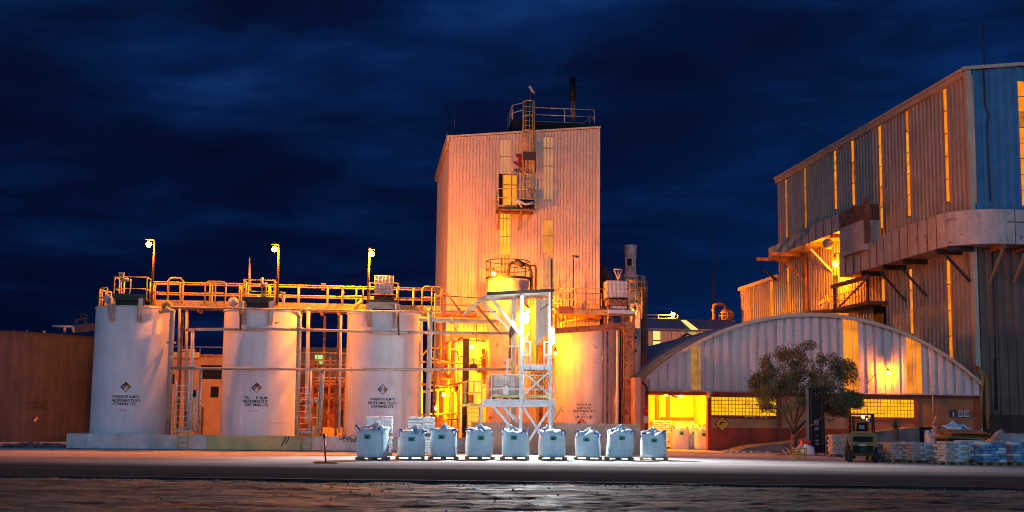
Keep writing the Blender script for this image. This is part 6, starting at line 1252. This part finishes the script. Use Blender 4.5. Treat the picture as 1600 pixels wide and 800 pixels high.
# wrapped stack behind the forklift, golden light put into the sack colour
p_ = grd(1314, 714); loc = Vector((p_.x, p_.y, 0)); dup(pal0, loc, R(5), 'wooden pallet under the golden tinted sacks', 'pallets in the right row')
sack_stack('golden tinted sack stack behind the forklift and right of the black cabinet', ['sackp'], 8, loc+Vector((0, 0, .131)), R(5), group='sack stacks in the right row')
# white tied bags and tarps beyond the row
def small_bag(x, y, s, seed, lb):
    p_ = grd(x, y); b = make_bag(seed, w=1.0*s, h=1.0*s*1.42); b.location = (p_.x, p_.y, -.13); b['label'] = lb; b['group'] = 'tied white bags behind the right row'; b.rotation_euler = (0, 0, rnd.uniform(-.4, .4)); return b
small_bag(1462, 714, 1.0, 61, 'slumped tied white bag beyond the right row of sacks, left one'); small_bag(1492, 715, 1.2, 62, 'tall tied white bag beyond the right row of sacks, middle one'); small_bag(1510, 713, 1.1, 63, 'tied white bag closest to the orange sheets')
def heap(px0, px1, pybase, ytop, m, name, label, seed, dy=3.0):
    p0 = grd(px0, pybase); p1 = grd(px1, pybase); H_ = at((px0+px1)/2, ytop, p0.y).z; nx_, ny_ = 36, 14; mb = MB(); mb.sm = True; V = []
    for j in range(ny_+1):
        for i in range(nx_+1):
            u, v = i/nx_, j/ny_; k = (1-abs(2*u-1)**3)*(1-abs(2*v-1)**2.5); n1_ = noise.noise(Vector((u*4+seed, v*3, 0))); n2_ = abs(noise.noise(Vector((u*11+seed, v*8, 3))))
            V.append((p0.x+(p1.x-p0.x)*u+.1*n2_, p0.y+dy*v, max(0, k)**.6*H_*(.82+.3*n1_)+k*.16*n2_))
    mb.add(V, [(j*(nx_+1)+i, j*(nx_+1)+i+1, (j+1)*(nx_+1)+i+1, (j+1)*(nx_+1)+i) for j in range(ny_) for i in range(nx_)]); return tag(mb.build(name, MT[m]), label, name.replace('_', ' '))
heap(1552, 1630, 717, 668, 'tarp', 'tarp_heap', 'pale crumpled tarpaulin heap beyond the right row at the photo edge', 3)
heap(1262, 1300, 709, 692, 'tarp', 'plastic_sheet', 'crumpled plastic sheet at the foot of the black cabinet', 8, 1.0) if False else None
# stacked corrugated sheets
cf = Fr(*grd(1484, 717).xy, 4); ca1 = cf.px(1551, 700)[0]; zc1 = cf.px(1515, 668)[1]; zc0_ = cf.px(1515, 681)[1]
csx = thing('sheet_stack', 'stack of orange corrugated roofing sheets on a dark trestle', 'sheet stack', cf.w(ca1/2, 0)); mb = MB()
for k in range(3): corr(mb, lambda a, z, k=k: cf.w(a, z*2.2, zc1-.12-k*.10-(1-z)*.22), 0+.05*k, ca1-.05*k, 0, 1, .17, .05, Vector((0, 0, 1)), .4, .1)
mb.build('corrugated_sheet', mat('orange_tile_sheet', (.55, .24, .08), .6, var=.2), csx)
mb = MB(); mb.box(cf, 0, ca1-.2, .1, 2.4, zc0_-.15, zc0_-.05); mb.prism([cf.w(-.2, -.1, zc0_-.12), cf.w(ca1-.5, -.1, zc0_-.2), cf.w(ca1-.2, .1, zc0_-.05), cf.w(0, .1, zc0_-.02)], cf.v*.5); mb.build('board', MT['wood'], csx)
for a in (.2, ca1/2, ca1-.5): MB().box(cf, a, a+.12, .3, 2.2, 0, zc0_-.16).build('trestle_leg', MT['black'], csx)
# doorway contents
def inner(fx, b): a = AF.px(fx, 690, b)[0]; return AF.w(a, b)
for k, (x, b, s) in enumerate(((1062, 2.2, 1.25), (1082, 2.6, 1.3), (1098, 2.0, 1.2))):
    q = inner(x, b); bg_ = make_bag(80+k, w=1.05, h=s*1.15); bg_.location = q-Vector((0, 0, .13)); bg_['label'] = ['yellow lit big bag inside the doorway, left one', 'yellow lit big bag inside the doorway, middle one', 'yellow lit big bag inside the doorway, beside the right jamb'][k]; bg_['group'] = 'bags stored in the lit doorway'
q = inner(1031, 3.0); dup(pal0, q, .1, 'wooden pallet under the sacks inside the lit doorway', 'pallets in the doorway'); sack_stack('tall yellow lit sack stack inside the doorway', ['sack'], 13, q+Vector((0, 0, .131)), .1, group='sacks in the doorway')
for o in [pal0]: 
    for c in list(o.children): bpy.data.objects.remove(c)
    bpy.data.objects.remove(o)
# ------------------------------------------------------------------ black cabinet, forklift and clutter
p_ = grd(1277, 712); KB = Fr(p_.x, p_.y, -14); ks = p_.y/F
zt_ = at(1277, 606, p_.y).z
kb = thing('steel_cabinet', 'tall black steel cabinet standing on a low pallet before the tree', 'cabinet', KB.w(0, .4)); w2 = 12.0*ks
MB().box(KB, -w2+.02, w2, 0, .85, .16, zt_).build('body', MT['black'], kb)
MB().box(KB, -w2-.14, -w2+.015, -.02, .85, .16, zt_).build('pale_side', mat('paler_side_panel', (.22, .16, .12), .7, var=.4), kb)  # left side in a paler brown than the body
mb = MB(); mb.box(KB, -w2+.1, -w2+.16, -.03, -.002, .2, zt_-.1); mb.box(KB, w2-.14, w2-.08, -.03, -.002, .2, zt_-.1); mb.build('edge_rib', MT['dark'], kb)
for y0, y1, xs_ in ((656, 664, .13), (667, 672, .11), (680, 682, .07), (687, 690, .12), (692, 695, .11)): mb = MB(); mb.box(KB, -xs_, xs_*.9, -.04, -.003, at(1277, y1, p_.y).z, at(1277, y0, p_.y).z); mb.build('label_patch', mat('faded_patch', (.16, .17, .20), .6, var=.4), kb)
kp_ = thing('pallet', 'broad wooden pallet under the black steel cabinet', 'pallet', KB.w(0, .4)); MB().box(KB, -w2-.75, w2+.55, -.2, 1.2, .11, .158).build('top_board', MT['wood'], kp_); mb = MB()
for k in range(5): a = -w2-.75+k*(2*w2+1.2)/4; mb.box(KB, a, a+.12, -.2, 1.2, 0, .108)
mb.build('block', MT['wood'], kp_)
mb = MB(); f_ = w2+.15; mb.tube([KB.w(f_, .2, .16), KB.w(f_, .2, 1.0), KB.w(f_+.35, .2, 1.0), KB.w(f_+.35, .2, .16)], .015, 5); tag(mb.build('wire_frame', MT['dark']), 'thin wire frame standing right of the black cabinet', 'frame')
def at_g(x, y, Y): return at(x, y, Y)
Yc = p_.y-.6
cr = thing('crate', 'small yellow plastic crate beside the black cabinet', 'crate', grd(1251, 717)); q = grd(1251, 717.5); mb = MB(); O = Fr(q.x, q.y, 0); cw_ = .30; chh = .52
for z in (0, .24, .48): 
    for b in (0, .4): mb.box(O, -cw_, cw_, b, b+.03, z, z+.05)
    for a in (-cw_, cw_-.03): mb.box(O, a, a+.03, .031, .399, z, z+.05)
for a in (-cw_-.0, -.02, cw_-.05): 
    for b in (-.004, .4): mb.box(O, a, a+.05, b, b+.028, .0505, chh-.03)
mb.build('crate_frame', MT['yel'], cr)
def lump(pts, rs, m, nm, lb, cat): mb = MB(); mb.tube([at(x, y, Yc) for x, y in pts], rs, 10); o = mb.build(nm, MT[m]); return tag(o, lb, cat)
lump([(1252, 706), (1258, 701), (1266, 704), (1272, 711)], [.12, .26, .28, .10], 'bagw', 'plastic_bag', 'crumpled white plastic bag at the left foot of the black cabinet', 'bag')
lump([(1243, 706), (1250, 698), (1262, 696)], [.06, .14, .08], 'tarp', 'rag_bundle', 'pale rag bundle left of the crumpled plastic bag', 'rag')
mb = MB(); q = at(1259, 692, Yc+.3); mb.box(Fr(q.x, q.y, 8), -.26, .22, -.15, .15, q.z-.28, q.z+.12); tag(mb.build('red_box', MT['redp']), 'bright red box behind the crumpled plastic bag', 'box')
mb = MB(); 
for k in range(7): p0 = at(1196+k*3, 712+rnd.uniform(-1, 2), Yc); p1 = at(1240+rnd.uniform(-6, 6), 708+rnd.uniform(-4, 4), Yc+1.5); mb.bar(p0, p1, rnd.uniform(.1, .25), .04)
tag(mb.build('scrap_pile', MT['wood']), 'pile of flat scrap boards at the foot of the tree', 'scrap')
mb = MB(); mb.tube([at(1228, 699, Yc), at(1240, 715, Yc-.2)], .03, 5); mb.tube([at(1222, 702, Yc), at(1234, 716, Yc-.2)], .03, 5); tag(mb.build('bent_rod', MT['steelp']), 'two pale bent rods lying on the scrap boards', 'rod')
# forklift seen from behind
fq = grd(1349, 723); FK = Fr(fq.x, fq.y, -13); fl_ = thing('forklift', 'dirty yellow forklift seen from behind with a lit beacon under its roof', 'forklift', FK.w(0, 1))
fz = lambda y: at(1349, y, fq.y).z
W2 = .60
def fb(nm, a0, a1, b0, b1, z0, z1, m, bev=0, par=None): return boxb(FK, a0, a1, b0, b1, z0, z1, nm, m, par or fl_)
def wheel(a, b, r, w, nm='wheel'):
    c = FK.w(a, b, r); mb = MB(); ax_ = FK.u
    def ring(prof, m, nm_, par):
        mb = MB(); seg = 24; V = []
        for (rr_, s) in prof: V += [c+ax_*s+FK.v*(rr_*math.cos(2*math.pi*k/seg))+Vector((0, 0, rr_*math.sin(2*math.pi*k/seg))) for k in range(seg)]
        mb.sm = True; mb.add(V, [(i*seg+k, i*seg+(k+1) % seg, (i+1)*seg+(k+1) % seg, (i+1)*seg+k) for i in range(len(prof)-1) for k in range(seg)]); return mb.build(nm_, MT[m], par)
    wh = ring([(r*.55, -w/2), (r*.9, -w/2), (r, -w/2+.04), (r, w/2-.04), (r*.9, w/2), (r*.55, w/2)], 'rubber', nm, fl_); ring([(.02, -w/2+.05), (r*.5, -w/2+.05), (r*.56, -w/2+.01), (r*.56, w/2-.01), (r*.5, w/2-.05), (.02, w/2-.05)], 'trucky', 'rim', wh)
wheel(-W2+.06, .35, .27, .20); wheel(W2-.06, .35, .27, .20); wheel(-W2+.02, 1.95, .34, .26); wheel(W2-.02, 1.95, .34, .26)
z_bd = fz(676)   # top of counterweight
mb = MB(); mb.prism([FK.w(-W2-.02, 0, z_bd-.12), FK.w(-W2-.02, 0, z_bd-.36), FK.w(-W2+.14, .02, .52), FK.w(-W2+.14, .1, .36), FK.w(W2-.14, .1, .36), FK.w(W2-.14, .02, .52), FK.w(W2+.02, 0, z_bd-.36), FK.w(W2+.02, 0, z_bd-.12), FK.w(W2-.08, .06, z_bd), FK.w(-W2+.08, .06, z_bd)], FK.v*.55); cwt = mb.build('counterweight', MT['trucky'], fl_)
fb('grille', -W2+.18, W2-.18, -.02, -.002, z_bd-.40, z_bd-.17, 'black'); fb('rear_recess', -W2+.16, W2-.16, -.015, .05, .40, .74, 'black')
mb = MB(); mb.tube([FK.w(-.1, -.06, .62), FK.w(-.1, -.14, .56), FK.w(.1, -.14, .56), FK.w(.1, -.06, .62)], .03, 6); mb.box(FK, -.14, .14, -.05, -.02, .48, .66); mb.build('tow_hitch', MT['dark'], fl_)
fb('hood', -.42, .42, .56, 1.2, .5, z_bd+.05, 'trucky'); fb('chassis', -W2+.12, W2-.12, .56, 2.2, .26, .62, 'trucky')
for s in (-1, 1): fb('fender', *(sorted((s*(W2-.02), s*(W2-.3)))), 1.5, 2.4, .70, .78, 'trucky')
mb = MB(); mb.tube([FK.w(-W2-.0, .3, z_bd-.1), FK.w(-W2-.05, .9, z_bd-.3), FK.w(-W2-.02, 1.3, .5)], .05, 6); mb.build('side_bar', MT['trucky'], fl_)
sb = MB(); sb.prism([FK.w(-.24, .95, z_bd+.05), FK.w(.24, .95, z_bd+.05), FK.w(.20, .9, z_bd+.42), FK.w(-.20, .9, z_bd+.42)], FK.v*.12); seat = sb.build('seat', MT['black'], fl_); fb('seat_patch', -.12, .12, .86, .899, z_bd+.15, z_bd+.33, mat('seat_patch_grey', (.25, .26, .28), .7))
fb('seat_base', -.24, .24, 1.08, 1.5, z_bd+.05, z_bd+.16, 'black')
mb = MB(); mb.tube([FK.w(-.2+.19*math.cos(t)-.1, 1.9+.1*math.sin(t), z_bd+.36+.12*math.sin(t)) for t in [k*math.pi/8 for k in range(17)]], .016, 5); mb.tube([FK.w(-.3, 1.9, z_bd+.36), FK.w(-.3, 2.1, z_bd-.1)], .03); mb.build('steering_wheel', MT['black'], fl_)
zrf = fz(648)
mb = MB()
for s in (-1, 1):
    mb.tube([FK.w(s*(W2-.08), .35, z_bd-.05), FK.w(s*(W2-.12), .45, zrf)], .035, 8); mb.tube([FK.w(s*(W2-.08), 2.1, .7), FK.w(s*(W2-.12), 1.75, zrf)], .035, 8)
mb.build('roof_post', MT['black'], fl_)
mb = MB(); 
for s in (-1, 1): mb.bar(FK.w(s*(W2-.12), .4, zrf+.02), FK.w(s*(W2-.12), 1.8, zrf+.02), .07)
for k in range(8): b = .4+k*.2; mb.bar(FK.w(-W2+.15, b, zrf+.02), FK.w(W2-.15, b, zrf+.02), .05, .04)
mb.build('roof_guard', MT['black'], fl_)
mb = MB()
for s in (-1, 1): mb.box(FK, s*.30-.06, s*.30+.06, 2.35, 2.5, .12, zrf-.04)
mb.box(FK, -.36, .36, 2.36, 2.48, zrf-.16, zrf-.06); mb.box(FK, -.36, .36, 2.36, 2.48, 1.0, 1.08); mb.build('mast', MT['dark'], fl_)
mb = MB()
for s in (-1, 1): mb.box(FK, s*.28-.05, s*.28+.05, 2.62, 3.6, .10, .14); mb.box(FK, s*.28-.05, s*.28+.05, 2.58, 2.619, .10, .6)
mb.build('fork', MT['dark'], fl_)
fb('gas_cylinder_bracket', -.1, .18, .5, .75, z_bd+.43, zrf-.22, 'black')
q = FK.w(.26, .40, zrf-.22); mb = MB(); mb.ball(q, .09, 8); mb.build('rear_lamp', DW, fl_)
mb = MB(); mb.ball(FK.w(W2-.2, .42, zrf-.2), .12, 8); mb.build('horn_box', MT['dark'], fl_)
mb = MB(); bq = FK.w(.06, .45, zrf-.09); mb.lathe(Vector((bq.x, bq.y, 0)), [(.01, bq.z-.06), (.05, bq.z-.05), (.055, bq.z+.03), (.02, bq.z+.06)], 10); mb.build('beacon', emi('amber_beacon', (1, .42, .03), 160), fl_)
fb('number_plate', -.16, .14, -.03, -.021, z_bd-.58, z_bd-.50, 'steelp')
# ------------------------------------------------------------------ tree and yucca
def tree():
    r = random.Random(3); b0 = at(1240, 703, 69); b0.z = max(0, b0.z); base = Vector((b0.x, b0.y, 0)); t = thing('olive_like_tree', 'leafy round crowned tree with forked trunk before the arched warehouse', 'tree', base)
    P_ = lambda x, y, dy=0: at(x, y, 69+dy)
    mb = MB(); tips = []
    mb.tube([base-Vector((0, 0, .1)), P_(1241, 690), P_(1241, 676)], [.24, .17, .15], 9)
    limbs = [([(1241, 680), (1233, 662), (1222, 642), (1210, 625)], -.4, .10), ([(1241, 678), (1243, 655), (1248, 636), (1246, 600)], .3, .11), ([(1241, 676), (1252, 664), (1262, 655), (1275, 630), (1290, 610)], .5, .10), ([(1242, 682), (1256, 668), (1270, 664), (1300, 640)], -.9, .08), ([(1241, 672), (1236, 650), (1226, 620), (1222, 590)], .8, .08), ([(1244, 660), (1262, 630), (1270, 590)], -.5, .07)]
    for pts, dy, r0 in limbs:
        q = [P_(x, y, dy*k) for k, (x, y) in enumerate(pts)]; mb.tube(q, [r0*(1-.25*k) for k in range(len(q))], 7); tips += q[1:]
    crown_c = P_(1262, 592); 
    for tip in [q_ for q_ in tips if q_.z > 2.9]:
        for k in range(7):
            d = Vector((r.gauss(0, 1), r.gauss(0, 1), r.gauss(.5, .7))).normalized()*r.uniform(.7, 1.6); e = tip+d; mb.tube([tip, tip+d*.5+Vector((0, 0, .1)), e], [.04, .025, .01], 4); tips.append(e)
    mb.build('trunk', MT['bark'], t)
    lf = MB(); s_ = 69/F; lobes = []
    for x, y, rx, ry in ((1195, 600, 24, 26), (1205, 570, 22, 20), (1232, 556, 24, 22), (1262, 548, 26, 18), (1290, 562, 26, 20), (1315, 580, 26, 24), (1332, 602, 20, 24), (1322, 628, 22, 16), (1190, 622, 18, 14), (1250, 590, 40, 30), (1285, 605, 34, 30), (1220, 600, 30, 26), (1240, 628, 20, 14), (1284, 632, 30, 14), (1275, 645, 16, 8), (1300, 640, 22, 10), (1340, 630, 10, 16), (1218, 640, 14, 8), (1200, 636, 14, 8), (1322, 644, 14, 8), (1296, 650, 14, 7), (1182, 600, 12, 18), (1346, 596, 9, 18)):
        lobes.append((P_(x, y, r.uniform(-1.1, 1.1)), rx*s_, ry*s_))
    n_ = 0
    for c, rx, rz in lobes:
        m_ = int(3000*rx*rz/(.9*.8))
        for k in range(m_):
            u = Vector((r.gauss(0, 1), r.gauss(0, 1), r.gauss(0, 1))).normalized()*(r.random()**.45)
            p0 = c+Vector((u.x*rx, u.y*rx*.95, u.z*rz))
            if noise.noise(p0*1.15) < -.09 + .12*r.random(): continue
            d = Vector((r.gauss(0, .5), r.gauss(0, .5), -abs(r.gauss(.6, .4)))).normalized(); L_ = r.uniform(.09, .19); w_ = d.cross(Vector((r.gauss(0, 1), r.gauss(0, 1), r.gauss(0, 1)))).normalized()*r.uniform(.018, .034)
            lf.V += [p0, p0+d*L_*.5+w_, p0+d*L_, p0+d*L_*.5-w_]; i = len(lf.V)-4; lf.F.append((i, i+1, i+2, i+3)); lf.S.append(False); n_ += 1
    for k in range(330):
        c, rx, rz = r.choice(lobes); a = r.uniform(0, 6.28); p0 = c+Vector((math.cos(a)*rx*r.uniform(.6, 1.12), math.sin(a)*rx*r.uniform(.6, 1.1), r.uniform(-.9, .75)*rz)); d0 = Vector((math.cos(a)*.5+r.gauss(0, .2), math.sin(a)*.5, -r.uniform(.3, 1.0) if k % 4 else .8)).normalized()
        for q in range(9):
            pp = p0+d0*q*.075+Vector((0, 0, -.004*q*q)); d = (d0+Vector((r.gauss(0, .6), r.gauss(0, .6), -.3))).normalized(); L_ = r.uniform(.08, .15); w_ = d.cross(Vector((r.gauss(0, 1), r.gauss(0, 1), r.gauss(0, 1)))).normalized()*.014
            lf.V += [pp, pp+d*L_*.5+w_, pp+d*L_, pp+d*L_*.5-w_]; i = len(lf.V)-4; lf.F.append((i, i+1, i+2, i+3)); lf.S.append(False)
    lf.build('crown', MT['leafd'], t); print('leaves', n_)
tree()
yq = at(1400, 690, 64); ybase = Vector((yq.x, yq.y, 0)); yt = at(1400, 669, 64)
yu = thing('yucca', 'spiky yucca on a short trunk behind the sack stacks', 'yucca', ybase); mb = MB(); mb.tube([ybase, ybase.lerp(yt, .5), yt], [.16, .14, .13], 8); mb.build('trunk', MT['bark'], yu)
mb = MB(); r = random.Random(2)
for k in range(80):
    a = r.uniform(0, 6.28); el = r.uniform(.0, 1.45); d = Vector((math.cos(a)*math.cos(el), math.sin(a)*math.cos(el), math.sin(el))); w_ = d.cross(Vector((0, 0, 1))).normalized()*.025; L_ = r.uniform(.4, .62); mb.quad(yt-w_, yt+w_, yt+d*L_*.6+w_*.8-Vector((0, 0, .0)), yt+d*L_, yt+d*L_*.6-w_*.8)
mb.build('leaves', MT['leafd'], yu)
for o in sc.objects:
    if o.parent is None and o.type in ('MESH', 'EMPTY') and not o.get('kind') and not o.get('category'): print('UNTAGGED', o.name)
